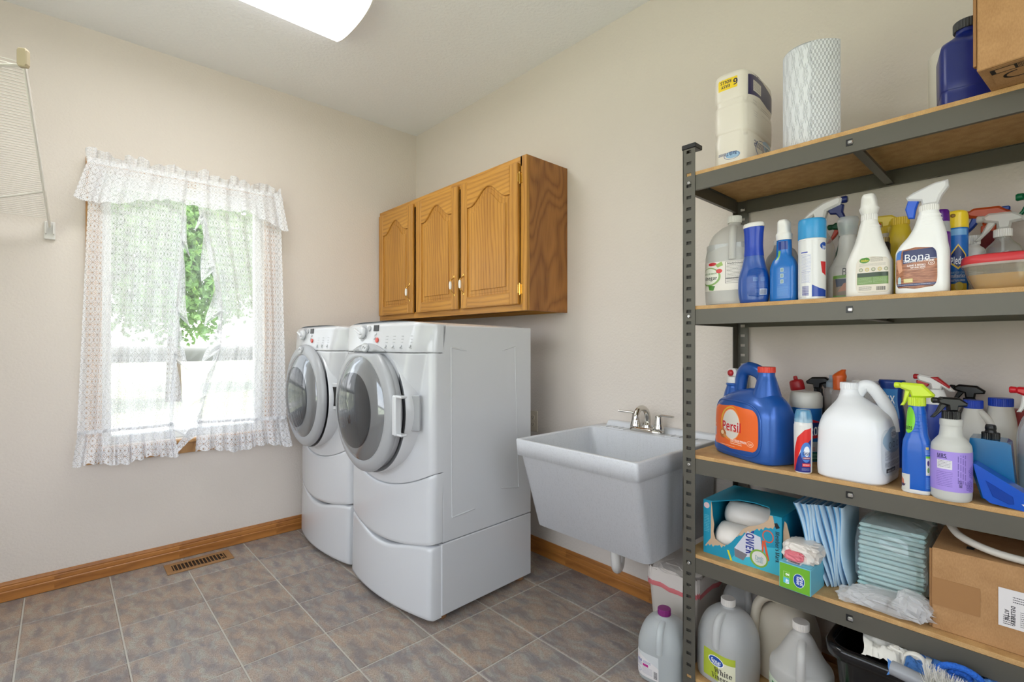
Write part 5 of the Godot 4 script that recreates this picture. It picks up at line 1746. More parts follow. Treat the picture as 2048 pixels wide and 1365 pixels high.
	part(r[0], "liquid", body_mesh(Body.new([[0.003, 0.047, 0.047, 3.0], [0.036, 0.0595, 0.0595, 3.0]], false), 44, 2), clear(c8(206, 150, 34), 0.72, 0.06))
	part(r[0], "rim", body_mesh(Body.new([[0.056, 0.069, 0.069, 3.0], [0.060, 0.071, 0.071, 3.0], [0.062, 0.069, 0.069, 3.0]], false), 44, 1), clear(Color(0.88, 0.84, 0.80), 0.45, 0.1))
	part(r[0], "lid", body_mesh(Body.new([[0.061, 0.069, 0.069, 3.0], [0.064, 0.071, 0.071, 3.0], [0.078, 0.069, 0.069, 3.0], [0.082, 0.064, 0.064, 3.0], [0.0815, 0.058, 0.058, 3.0]], false), 44, 1), mat(c8(196, 50, 56), 0.4))
	# yellow bottle, red nozzle and gold lidded jar deep behind
	r = bottle("spray_bottle", "yellow bottle with yellow trigger deep between the two large white spray bottles", "spray bottle", Vector3(2.928, T2, 0.150), 0, [[0, 0.030], [0.18, 0.030], [0.205, 0.026], [0.226, 0.021]], mat(c8(226, 196, 50), 0.35))
	part(r[0], "cap", ribbed(0.0225, 0.022), mat(c8(226, 190, 40), 0.35), Vector3(0, 0.225, 0))
	r = bottle("spray_bottle", "small yellow and red trigger sprayer deep behind, left of the yellow bottle", "spray bottle", Vector3(2.880, T2, 0.075), 0, [[0, 0.026], [0.17, 0.026], [0.205, 0.014], [0.222, 0.014]], mat(c8(212, 204, 186), 0.4))
	sprayer(r[0], Vector3(0, 0.220, 0), 180, "plain", mat(c8(232, 204, 60), 0.35), mat(c8(212, 70, 40), 0.35), mat(c8(232, 204, 60), 0.35), 1.0)
	r = bottle("jar", "small jar with gold lid deep behind the green banded spray bottle", "jar", Vector3(2.901, T2, 0.232), 0, [[0, 0.018], [0.16, 0.018], [0.168, 0.015]], mat(c8(40, 38, 40), 0.3), 24)
	part(r[0], "lid", ribbed(0.0165, 0.014, 24), mat(c8(150, 126, 74), 0.35, 0.4), Vector3(0, 0.166, 0))
	# dark bottle with green head at the picture's right edge
	r = bottle("spray_bottle", "black and yellow bottle with green spray head at the far right of the second shelf", "spray bottle", Vector3(3.216, T2, 0.150), 0, [[0, 0.030], [0.15, 0.030], [0.19, 0.022], [0.205, 0.016]], mat(c8(34, 34, 32), 0.35))
	sprayer(r[0], Vector3(0, 0.204, 0), 180, "plain", mat(c8(14, 112, 70), 0.35), mat(c8(14, 112, 70), 0.35), M.black, 1.15)
	p = Print.new(self, 64, 200, c8(216, 196, 40))
	p.bars(0, 0, 64, 200, c8(30, 30, 28), false)
	label_on(r[0], r[1], 0.05, 0.19, 60, 190, p)

func shelf_third():
	var white: StandardMaterial3D = M.white_plastic
	# large blue detergent jug with orange label
	var bm := mat(c8(16, 84, 168), 0.24, 0.25)
	bm.clearcoat_enabled = true
	bm.clearcoat = 0.6
	var o := thing("detergent_jug", "large blue laundry detergent jug with orange label and red caps", "jug", Vector3(2.578, T3, 0.327), -27.5)
	var b := Body.new([[0, 0.118, 0.058, 4], [0.005, 0.127, 0.066, 4], [0.050, 0.132, 0.069, 3.6], [0.140, 0.131, 0.068, 3.4], [0.175, 0.121, 0.062, 3.0, 0.002], [0.198, 0.100, 0.050, 2.6, 0.008], [0.215, 0.066, 0.034, 2.4, 0.022], [0.224, 0.040, 0.022, 2.2, 0.036]])
	part(o, "container", body_mesh(b, 56, 6), bm)
	part(o, "neck", body_mesh(Body.new([[0.10, 0.050, 0.060, 2.4, 0.060], [0.17, 0.044, 0.052, 2.2, 0.060], [0.215, 0.036, 0.040, 2, 0.059], [0.250, 0.028, 0.030, 2, 0.058], [0.272, 0.0235, 0.024, 2, 0.057], [0.280, 0.0235, 0.024, 2, 0.057]]), 36, 5), bm)
	part(o, "grip", tube([Vector3(0.050, 0.235, 0), Vector3(0.036, 0.268, 0), Vector3(0.004, 0.283, 0), Vector3(-0.026, 0.284, 0), Vector3(-0.046, 0.268, 0), Vector3(-0.056, 0.232, 0), Vector3(-0.062, 0.19, 0)], 0.0175, 8, 16, 1.25), bm)
	part(o, "screw_cap", ribbed(0.0255, 0.018, 34, 0.0008), mat(c8(214, 62, 44), 0.35), Vector3(0.057, 0.277, 0))
	part(o, "spout_neck", body_mesh(Body.new([[0.17, 0.040, 0.038, 2, -0.084], [0.205, 0.030, 0.030, 2, -0.088], [0.226, 0.024, 0.024, 2, -0.088], [0.229, 0.027, 0.027, 2, -0.088], [0.234, 0.024, 0.024, 2, -0.088]]), 32, 4), bm)
	part(o, "spout_cap", ribbed(0.0235, 0.022, 30, 0.0008), white, Vector3(-0.088, 0.232, 0))
	var tapb := S()
	add_box(tapb, Vector3(-0.088, 0.268, 0.004), Vector3(0.040, 0.030, 0.022), 0.006)
	part(o, "spout_valve", fin(tapb), white)
	part(o, "push_button", body_mesh(Body.new([[0, 0.0105], [0.006, 0.011], [0.011, 0.009], [0.013, 0.004]]), 20, 2), mat(c8(176, 36, 40), 0.3), Vector3(-0.084, 0.268, 0.013), Vector3(90, 0, 0))
	var p := Print.new(self, 460, 440, c8(240, 108, 44))
	p.oval(214, 186, 96, 172, c8(232, 196, 60))
	p.oval(220, 190, 92, 166, c8(238, 112, 48))
	p.oval(222, 194, 84, 150, c8(226, 220, 210))
	p.oval(222, 194, 88, 156, c8(250, 170, 110), 0.9)
	p.text("Persil", 128, 136, 92, c8(206, 22, 40), true, 0, 196)
	p.text("Advanced Clean", 146, 236, 24, c8(226, 110, 60), false, 0, 156)
	p.oval(140, 306, 34, 46, c8(190, 104, 40))
	p.oval(134, 294, 16, 22, c8(240, 214, 170))
	p.oval(158, 322, 14, 18, c8(214, 150, 80))
	p.text("OXI+ODOR POWER", 216, 330, 22, Color.WHITE, true, 0, 150)
	p.fine(216, 364, 110, 2, 18, c8(250, 224, 200), 8)
	p.oval(396, 350, 28, 28, c8(255, 220, 190), 0.78)
	p.text("128", 376, 336, 20, c8(255, 224, 196), true, 0, 40)
	p.fine(110, 412, 150, 1, 8, c8(250, 210, 180), 6)
	p.rect(16, 256, 36, 90, c8(216, 210, 226))
	p.bars(20, 260, 28, 82, c8(120, 110, 160), false)
	p.fine(20, 216, 30, 3, 9, c8(250, 210, 180), 5)
	label_on(o, b, 0.028, 0.168, 58, 148, p, 2, 0.3)
	var frame := S()
	var loop := PackedVector3Array()
	for i in 49:
		var t := TAU * i / 48.0
		var yy := 0.098 + 0.084 * signf(sin(t)) * pow(absf(sin(t)), 0.6)
		var an := 106.0 + 54.0 * signf(cos(t)) * pow(absf(cos(t)), 0.6)
		loop.append(Body.on(b.at(yy), deg_to_rad(an), 0.0))
	add_tube(frame, loop, 0.0032, 8)
	part(o, "label_moulding", fin(frame), bm)
	# wipes canister
	var r := bottle("wipes_canister", "blue wipes canister with white lid between the blue and white jugs", "canister", Vector3(2.702, T3, 0.230), 0, [[0, 0.041], [0.004, 0.044], [0.165, 0.044], [0.168, 0.043]], mat(c8(14, 96, 168), 0.3))
	part(r[0], "lid", body_mesh(Body.new([[0.166, 0.0448], [0.170, 0.0455], [0.202, 0.0455], [0.206, 0.043], [0.212, 0.041], [0.2145, 0.036]], false), 44, 1), milky(Color(0.88, 0.87, 0.83), 0.9))
	p = Print.new(self, 420, 460, c8(14, 96, 168))
	p.poly([Vector2(150, 60), Vector2(420, 120), Vector2(420, 160), Vector2(150, 96)], c8(200, 40, 50))
	p.rect(120, 120, 300, 110, c8(18, 46, 110))
	p.text("CLOROX", 130, 126, 80, Color.WHITE, true, 0, 280)
	p.poly([Vector2(150, 250), Vector2(420, 224), Vector2(420, 250), Vector2(150, 276)], c8(200, 40, 50))
	p.rect(120, 290, 300, 90, c8(176, 184, 184))
	p.text("WIPES", 170, 296, 30, c8(40, 50, 100), true, 0, 130)
	p.fine(170, 340, 160, 3, 12, c8(170, 50, 50), 5)
	p.rect(120, 384, 300, 76, c8(18, 92, 74))
	p.fine(150, 400, 240, 4, 12, c8(180, 210, 200), 4)
	label_on(r[0], r[1], 0.004, 0.164, 10, 150, p)
	# small spray starch / air freshener can
	r = bottle("aerosol_can", "slim white, red and blue aerosol can in front of the wipes canister", "aerosol can", Vector3(2.750, T3, 0.415), 0, [[0, 0.0195], [0.003, 0.0215], [0.008, 0.0220], [0.030, 0.0220], [0.120, 0.0232], [0.134, 0.0232], [0.140, 0.0225], [0.152, 0.0215]], mat(c8(226, 224, 220), 0.3))
	part(r[0], "clear_cap", body_mesh(Body.new([[0.144, 0.0232], [0.150, 0.0230], [0.172, 0.0195], [0.178, 0.017], [0.179, 0.010]]), 32, 3), clear(c8(120, 186, 222), 0.45, 0.1))
	part(r[0], "nozzle", cyl(0.006, 0.022), white, Vector3(0, 0.151, 0))
	p = Print.new(self, 300, 420, c8(224, 222, 218))
	p.poly([Vector2(300, 20), Vector2(300, 130), Vector2(190, 190), Vector2(130, 330), Vector2(100, 420), Vector2(60, 420), Vector2(80, 260), Vector2(140, 110), Vector2(220, 40)], c8(220, 40, 34))
	p.poly([Vector2(300, 120), Vector2(210, 190), Vector2(140, 300), Vector2(96, 420), Vector2(300, 420)], c8(26, 36, 122))
	p.oval(240, 240, 62, 90, c8(74, 130, 206))
	p.oval(246, 232, 34, 46, c8(236, 240, 244))
	p.text("clean", 196, 218, 36, c8(24, 40, 100), true, 0, 96)
	p.rect(200, 282, 90, 22, c8(120, 24, 50))
	p.fine(206, 288, 76, 1, 8, c8(240, 220, 220), 8)
	p.rect(196, 340, 100, 30, c8(210, 36, 40))
	p.fine(204, 348, 80, 2, 9, c8(250, 230, 230), 4)
	p.fine(190, 384, 90, 3, 9, c8(180, 190, 220), 3)
	p.poly([Vector2(0, 30), Vector2(30, 30), Vector2(60, 420), Vector2(0, 420)], c8(26, 36, 122))
	label_on(r[0], r[1], 0.004, 0.136, 20, 190, p)
	# big white jug
	r = bottle("detergent_jug", "large plain white detergent jug with white cap, centre of the third shelf", "jug", Vector3(2.866, T3, 0.352), -4, [[0, 0.074, 0.080, 4.6], [0.006, 0.081, 0.086, 4.6], [0.030, 0.0825, 0.0875, 4.6], [0.130, 0.081, 0.086, 4.2], [0.165, 0.074, 0.080, 3.6], [0.190, 0.056, 0.064, 2.8, -0.004], [0.212, 0.034, 0.040, 2.4, -0.012], [0.226, 0.0245, 0.026, 2, -0.018], [0.242, 0.021, 0.021, 2, -0.019]], mat(c8(232, 233, 235), 0.32), 56)
	part(r[0], "cap", ribbed(0.0225, 0.019, 36, 0.0007), mat(c8(232, 233, 235), 0.35), Vector3(-0.019, 0.240, 0))
	part(r[0], "grip", tube([Vector3(-0.004, 0.225, -0.01), Vector3(0.012, 0.250, -0.012), Vector3(0.030, 0.246, -0.016), Vector3(0.050, 0.216, -0.022), Vector3(0.066, 0.178, -0.028), Vector3(0.072, 0.13, -0.03)], 0.0135, 8, 14, 1.2), mat(c8(232, 233, 235), 0.32))
	p = Print.new(self, 300, 420, c8(214, 218, 220))
	p.oval(150, 110, 140, 110, c8(160, 184, 200))
	p.rect(10, 110, 280, 20, c8(160, 184, 200))
	p.oval(150, 60, 50, 40, c8(214, 222, 226))
	p.fine(112, 44, 80, 3, 12, c8(60, 70, 90), 6)
	for k in 3:
		p.oval(84 + k * 62, 150, 20, 26, c8(40, 44, 52), 0.6)
	p.fine(24, 196, 250, 8, 10, c8(90, 92, 98), 3)
	p.fine(24, 290, 250, 4, 10, c8(70, 72, 78), 4)
	p.rect(34, 344, 130, 34, c8(24, 24, 26))
	p.text("KIRKLAND", 42, 348, 20, Color.WHITE, true, 0, 112)
	p.fine(180, 350, 90, 4, 10, c8(90, 92, 98), 3)
	label_on(r[0], r[1], 0.020, 0.148, -42, 40, p, 2)
	# blue bottle with lime sprayer
	r = bottle("spray_bottle", "blue spray bottle with lime green trigger head at the shelf front", "spray bottle", Vector3(3.004, T3, 0.420), 0, [[0, 0.0265, 0.020, 3.4], [0.004, 0.0285, 0.022, 3.4], [0.100, 0.0285, 0.022, 3.2], [0.125, 0.0270, 0.021, 3], [0.146, 0.0215, 0.018, 2.4], [0.200, 0.0180, 0.0165, 2], [0.214, 0.0160, 0.0155, 2]], mat(c8(24, 92, 188), 0.22), 44)
	var lime := mat(c8(200, 224, 50), 0.35)
	sprayer(r[0], Vector3(0, 0.214, 0), 180, "wedge", lime, lime, lime, 0.95, 0.0178, 0.021)
	for k in 6:
		part(r[0], "neck_rib", body_mesh(Body.new([[0, 0.0206 - k * 0.0005, 0.0176 - k * 0.0003], [0.0025, 0.0218 - k * 0.0005, 0.0188 - k * 0.0003], [0.005, 0.0206 - k * 0.0005, 0.0176 - k * 0.0003]]), 26, 2, false, false), mat(c8(24, 92, 188), 0.22), Vector3(0, 0.150 + k * 0.0085, 0))
	part(r[0], "base_band", body_mesh(Body.new([[0.0005, 0.0272, 0.0207, 3.4], [0.004, 0.0291, 0.0226, 3.4], [0.010, 0.0290, 0.0225, 3.4]], false), 40, 1, false, false), white)
	p = Print.new(self, 160, 300, c8(122, 206, 46))
	p.text("stains", 10, 190, 50, c8(30, 44, 30), true, 0, 120)
	label_on(r[0], r[1], 0.146, 0.212, 92, 172, p, 1, 0.25)
	p = Print.new(self, 160, 300, c8(206, 204, 196))
	p.poly([Vector2(0, 60), Vector2(50, 110), Vector2(60, 190), Vector2(0, 210)], c8(190, 110, 80))
	p.poly([Vector2(0, 180), Vector2(90, 190), Vector2(60, 230), Vector2(0, 230)], c8(60, 46, 80))
	label_on(r[0], r[1], 0.006, 0.046, 100, 150, p)
	p = Print.new(self, 130, 400, c8(24, 92, 188))
	p.rect(20, 20, 60, 22, c8(206, 186, 90))
	p.fine(10, 50, 110, 4, 10, c8(190, 214, 240), 4)
	p.rect(14, 100, 100, 18, c8(122, 206, 46))
	p.rect(14, 118, 100, 150, c8(214, 216, 210))
	p.oval(60, 160, 22, 24, c8(74, 52, 112))
	p.oval(62, 222, 22, 24, c8(108, 156, 90))
	p.fine(20, 286, 100, 11, 9, c8(120, 170, 226), 4)
	label_on(r[0], r[1], 0.012, 0.122, 20, 62, p)
	# translucent bottle with violet label and black sprayer
	r = bottle("spray_bottle", "milky spray bottle with violet label and black head at the shelf front", "spray bottle", Vector3(3.068, T3, 0.425), 0, [[0, 0.033, 0.033], [0.004, 0.0365, 0.0365], [0.020, 0.0375, 0.0375], [0.118, 0.0375, 0.0375], [0.128, 0.0365, 0.0365], [0.142, 0.028, 0.028], [0.150, 0.0225, 0.0225], [0.172, 0.0205, 0.0205], [0.176, 0.0215, 0.0215], [0.188, 0.0210, 0.0210], [0.190, 0.016, 0.016]], milky(Color(0.86, 0.86, 0.83), 0.86), 44)
	sprayer(r[0], Vector3(0, 0.188, 0), 205, "plain", M.black, M.black, M.black, 0.86, 0.0175, 0.020)
	p = Print.new(self, 420, 300, c8(166, 142, 222))
	p.text("MRS", 92, 8, 30, c8(50, 40, 90), true, 0, 74)
	p.fine(96, 48, 70, 1, 8, c8(60, 50, 110), 5)
	p.rect(96, 66, 104, 68, c8(222, 220, 224))
	p.fine(102, 72, 90, 5, 11, c8(70, 66, 80), 3)
	p.fine(92, 156, 110, 9, 13, c8(96, 78, 160), 3)
	p.text("MINT", 236, 206, 22, c8(44, 36, 84), true, 270, 62)
	for k in 4:
		for q in 24:
			if (q * 7 + k * 5) % 6 > 0:
				p.rect(236 + k * 17, 20 + q * 9, 5, 7, c8(84, 66, 150))
	for k in 26:
		var an := k * 2.4
		p.oval(352 + cos(an) * sqrt(k) * 6.0, 150 + sin(an) * sqrt(k) * 9.0, 7, 8, c8(64, 48, 130), 0.55)
		p.oval(330 + cos(an) * sqrt(k) * 7.0, 250 + sin(an) * sqrt(k) * 8.0, 7, 8, c8(64, 48, 130), 0.55)
	label_on(r[0], r[1], 0.024, 0.116, -10, 165, p, 0, 0.35)
	# blue tank with black cap, and the blue tray leaning in front of it
	var tank := thing("water_tank", "translucent blue cleaning solution tank with black cap at the right end of the third shelf", "tank", Vector3(3.137, T3, 0.338), 0)
	part(tank, "container", prism([Vector2(-0.020, 0.002), Vector2(0.040, 0.002), Vector2(0.037, 0.030), Vector2(0.029, 0.134), Vector2(0.022, 0.139), Vector2(-0.030, 0.143), Vector2(-0.040, 0.142), Vector2(-0.041, 0.134), Vector2(-0.036, 0.06)], 0.080, 0.010), mat(c8(12, 104, 160), 0.14), Vector3(0, 0, 0))
	part(tank, "cap", ribbed(0.0165, 0.016, 26), M.black, Vector3(-0.006, 0.140, 0.008))
	part(tank, "cap_spout", body_mesh(Body.new([[0, 0.011], [0.006, 0.0095], [0.008, 0.0105], [0.016, 0.0095], [0.018, 0.008]]), 22, 2), M.black, Vector3(-0.006, 0.156, 0.008))
	var tray := thing("floor_tool", "bright blue wedge shaped plastic tool with white arrow leaning before the blue tank", "cleaning tool", Vector3(3.137, T3, 0.405), 0)
	part(tray, "wedge", prism([Vector2(-0.031, 0.090), Vector2(-0.026, 0.090), Vector2(0.075, 0.024), Vector2(0.075, 0.0), Vector2(0.050, 0.0), Vector2(-0.002, 0.006), Vector2(-0.014, 0.016)], 0.050, 0.006), mat(c8(18, 82, 190), 0.16))
	part(tray, "wedge_window", prism([Vector2(-0.010, 0.056), Vector2(0.034, 0.028), Vector2(0.036, 0.012), Vector2(0.028, 0.010), Vector2(0.002, 0.022)], 0.003, 0.001), mat(c8(12, 62, 156), 0.12), Vector3(0, 0, 0.0255))
	part(tray, "arrow_mark", prism([Vector2(-0.003, 0.010), Vector2(-0.003, 0.001), Vector2(-0.007, 0.001), Vector2(0, -0.006), Vector2(0.007, 0.001), Vector2(0.003, 0.001), Vector2(0.003, 0.010)], 0.0008, 0.0002), white, Vector3(0.054, 0.014, 0.0256))
	# behind the front row, left to right
	r = bottle("flip_top_bottle", "white bottle with tilted red flip cap behind the wipes canister", "bottle", Vector3(2.640, T3, 0.095), 0, [[0, 0.03], [0.17, 0.03], [0.20, 0.024], [0.212, 0.016]], mat(c8(214, 210, 202), 0.4))
	part(r[0], "flip_cap", body_mesh(Body.new([[0, 0.020], [0.004, 0.0225], [0.030, 0.0215], [0.036, 0.016], [0.037, 0.007], [0.048, 0.0062], [0.050, 0.004]]), 28, 3), mat(c8(178, 30, 36), 0.35), Vector3(-0.002, 0.206, 0), Vector3(0, 0, 12))
	r = bottle("spray_bottle", "dark bottle with black trigger sprayer against the wall behind the wipes canister", "spray bottle", Vector3(2.690, T3, 0.062), 0, [[0, 0.028], [0.15, 0.028], [0.18, 0.018], [0.20, 0.014]], mat(c8(42, 42, 44), 0.4))
	sprayer(r[0], Vector3(0, 0.196, 0), 0, "plain", M.black, M.black, M.black, 1.05, 0.013, 0.018)
	r = bottle("clear_bottle", "clear ribbed bottle with pale blue cap against the wall, left of the orange top", "bottle", Vector3(2.735, T3, 0.080), 0, [[0, 0.022], [0.20, 0.022], [0.218, 0.019], [0.224, 0.015]], clear(Color(0.82, 0.8, 0.78), 0.4, 0.12))
	part(r[0], "cap", body_mesh(Body.new([[0.222, 0.0165], [0.238, 0.0165], [0.242, 0.013], [0.246, 0.009], [0.262, 0.007]]), 24, 2), milky(c8(170, 190, 206), 0.85))
	r = bottle("clear_bottle", "clear fluted bottle with orange spout cap behind the white jug", "bottle", Vector3(2.768, T3, 0.125), 0, [[0, 0.024], [0.20, 0.024], [0.212, 0.020], [0.220, 0.015]], clear(Color(0.84, 0.80, 0.78), 0.4, 0.1), 18)
	part(r[0], "spout_cap", body_mesh(Body.new([[0.218, 0.0165, 0.0165], [0.222, 0.018, 0.018], [0.250, 0.0185, 0.0185], [0.262, 0.020, 0.019], [0.272, 0.014, 0.014, 2, 0.003], [0.284, 0.006, 0.006, 2, 0.012]]), 28, 3), mat(c8(216, 94, 32), 0.35))
	r = bottle("clear_box", "clear plastic box with navy disc behind the white jug's cap", "container", Vector3(2.846, T3, 0.165), 0, [[0, 0.030, 0.03, 6], [0.255, 0.031, 0.03, 6]], clear(Color(0.86, 0.86, 0.86), 0.25, 0.08))
	part(r[0], "disc", cyl(0.012, 0.004), mat(c8(30, 34, 84), 0.35), Vector3(0.0, 0.235, 0.03), Vector3(90, 0, 0))
	r = bottle("detergent_bottle", "dark blue concave bottle printed 5X behind the white jug's handle", "bottle", Vector3(2.905, T3, 0.130), 0, [[0, 0.034, 0.026, 3], [0.14, 0.032, 0.026, 3], [0.20, 0.025, 0.024, 2.6], [0.235, 0.028, 0.025, 2.4], [0.252, 0.033, 0.026, 2.4], [0.258, 0.031, 0.024, 2.4]], mat(c8(16, 54, 132), 0.3))
	p = Print.new(self, 140, 220, c8(44, 124, 190))
	p.text("5X", 18, 26, 60, Color.WHITE, true, 0, 100)
	p.fine(22, 116, 96, 4, 13, c8(190, 220, 240), 5)
	p.oval(70, 200, 50, 40, c8(24, 90, 160))
	label_on(r[0], r[1], 0.145, 0.232, 55, 125, p)
	r = bottle("spray_bottle", "blue and white bottle with red trigger behind the lime green sprayer", "spray bottle", Vector3(3.012, T3, 0.190), 0, [[0, 0.036, 0.026, 3], [0.15, 0.035, 0.026, 3], [0.195, 0.030, 0.024, 2.6], [0.226, 0.018, 0.017, 2]], mat(c8(20, 54, 150), 0.3))
	part(r[0], "white_shoulder", body_mesh(Body.new([[0.200, 0.0295, 0.0245, 2.4], [0.218, 0.0255, 0.022, 2.2], [0.240, 0.018, 0.018]]), 30, 3), white)
	sprayer(r[0], Vector3(0, 0.224, 0), 180, "long", white, mat(c8(176, 28, 34), 0.35), white, 0.9, 0.016, 0.016)
	part(r[0], "spray_top", prism([Vector2(-0.006, 0), Vector2(0.010, 0.001), Vector2(0.036, -0.024), Vector2(0.034, -0.030), Vector2(0.016, -0.016)], 0.02, 0.003), mat(c8(176, 28, 34), 0.35), Vector3(-0.004, 0.274, 0.004))
	var jugs := [[Vector3(3.088, T3, 0.175), "white jug with blue lid and slanted handle behind the violet labelled bottle", 0.020], [Vector3(3.140, T3, 0.165), "white canister with wide blue lid behind the blue tank", 0.0245]]
	for k in 2:
		var q: Array = jugs[k]
		var rows := [[0, 0.036, 0.036, 3], [0.10, 0.037, 0.037, 3], [0.145, 0.034, 0.034, 2.6], [0.175, 0.024, 0.024, 2.2], [0.196, q[2] - 0.002, q[2] - 0.002]]
		if k == 1:
			rows = [[0, 0.032, 0.034, 3], [0.15, 0.031, 0.034, 3], [0.185, 0.027, 0.027, 2.4], [0.206, 0.023, 0.023]]
		r = bottle("bleach_jug", q[1], "jug", q[0], 0, rows, mat(c8(216, 212, 202), 0.35))
		part(r[0], "lid", ribbed(q[2], 0.022, 40, 0.0006), mat(c8(16, 62, 182), 0.35), Vector3(0, 0.194 if k == 0 else 0.203, 0))
		if k == 0:
			part(r[0], "handle", tube([Vector3(0.014, 0.186, 0.010), Vector3(0.034, 0.160, 0.018), Vector3(0.040, 0.12, 0.02), Vector3(0.037, 0.08, 0.02)], 0.009), mat(c8(216, 212, 202), 0.35))
	r = bottle("spray_bottle", "grey bottle with black trigger sprayer against the wall above the blue lids", "spray bottle", Vector3(3.072, T3, 0.070), 0, [[0, 0.026], [0.16, 0.026], [0.185, 0.016], [0.200, 0.013]], mat(c8(120, 118, 114), 0.4))
	sprayer(r[0], Vector3(0, 0.196, 0), 180, "plain", M.black, M.black, M.black, 1.0, 0.0135, 0.016)
	r = bottle("spray_bottle", "clear bottle of teal liquid with red and white trigger at the right picture edge", "spray bottle", Vector3(3.206, T3, 0.275), 0, [[0, 0.034, 0.026, 3], [0.14, 0.035, 0.026, 3], [0.185, 0.026, 0.022, 2.4], [0.205, 0.015, 0.015]], clear(Color(0.80, 0.84, 0.86), 0.35, 0.06))
	part(r[0], "liquid", body_mesh(Body.new([[0.003, 0.031, 0.023, 3], [0.10, 0.032, 0.023, 3]], false), 30, 2), clear(c8(20, 96, 120), 0.75, 0.06))
	sprayer(r[0], Vector3(0, 0.204, 0), 180, "wedge", mat(c8(206, 30, 42), 0.3), white, white, 1.0, 0.017, 0.022)
	r = bottle("red_box", "red carton standing behind the blue lidded canister", "box", Vector3(3.176, T3, 0.085), 0, [[0, 0.02, 0.03, 12], [0.19, 0.02, 0.03, 12]], mat(c8(150, 40, 36), 0.5), 40)

func crumple(w: float, d: float, h: float, sd: int, nu := 26, nv := 16, puff := 1.0) -> ArrayMesh:   # crinkled film bag: closed lump w x h x d standing on y = 0
	var n1 := noise(3.2, 3, sd)
	n1.fractal_type = FastNoiseLite.FRACTAL_RIDGED
	var rings := []
	for i in nv + 1:
		var v := float(i) / nv
		var a := PI * v
		var ring := PackedVector3Array()
		for j in nu:
			var t := TAU * j / nu
			var dir := Vector3(sin(a) * cos(t), -cos(a), sin(a) * sin(t))
			var k := 1.0 + puff * 0.30 * n1.get_noise_3d(dir.x * 1.4 + sd, dir.y * 1.4, dir.z * 1.4)
			var e := 0.62
			var q := Vector3(signf(dir.x) * pow(absf(dir.x), e), signf(dir.y) * pow(absf(dir.y), e), signf(dir.z) * pow(absf(dir.z), e))
			ring.append(Vector3(q.x * w / 2, maxf(0.0, (q.y * 0.5 + 0.5) * h), q.z * d / 2) * Vector3(k, 1.0, k) + Vector3(0, 0.06 * h * (k - 1.0) * sin(a), 0))
		rings.append(ring)
	var s := S()
	add_loft(s, rings, false, false, -1)
	return fin(s)

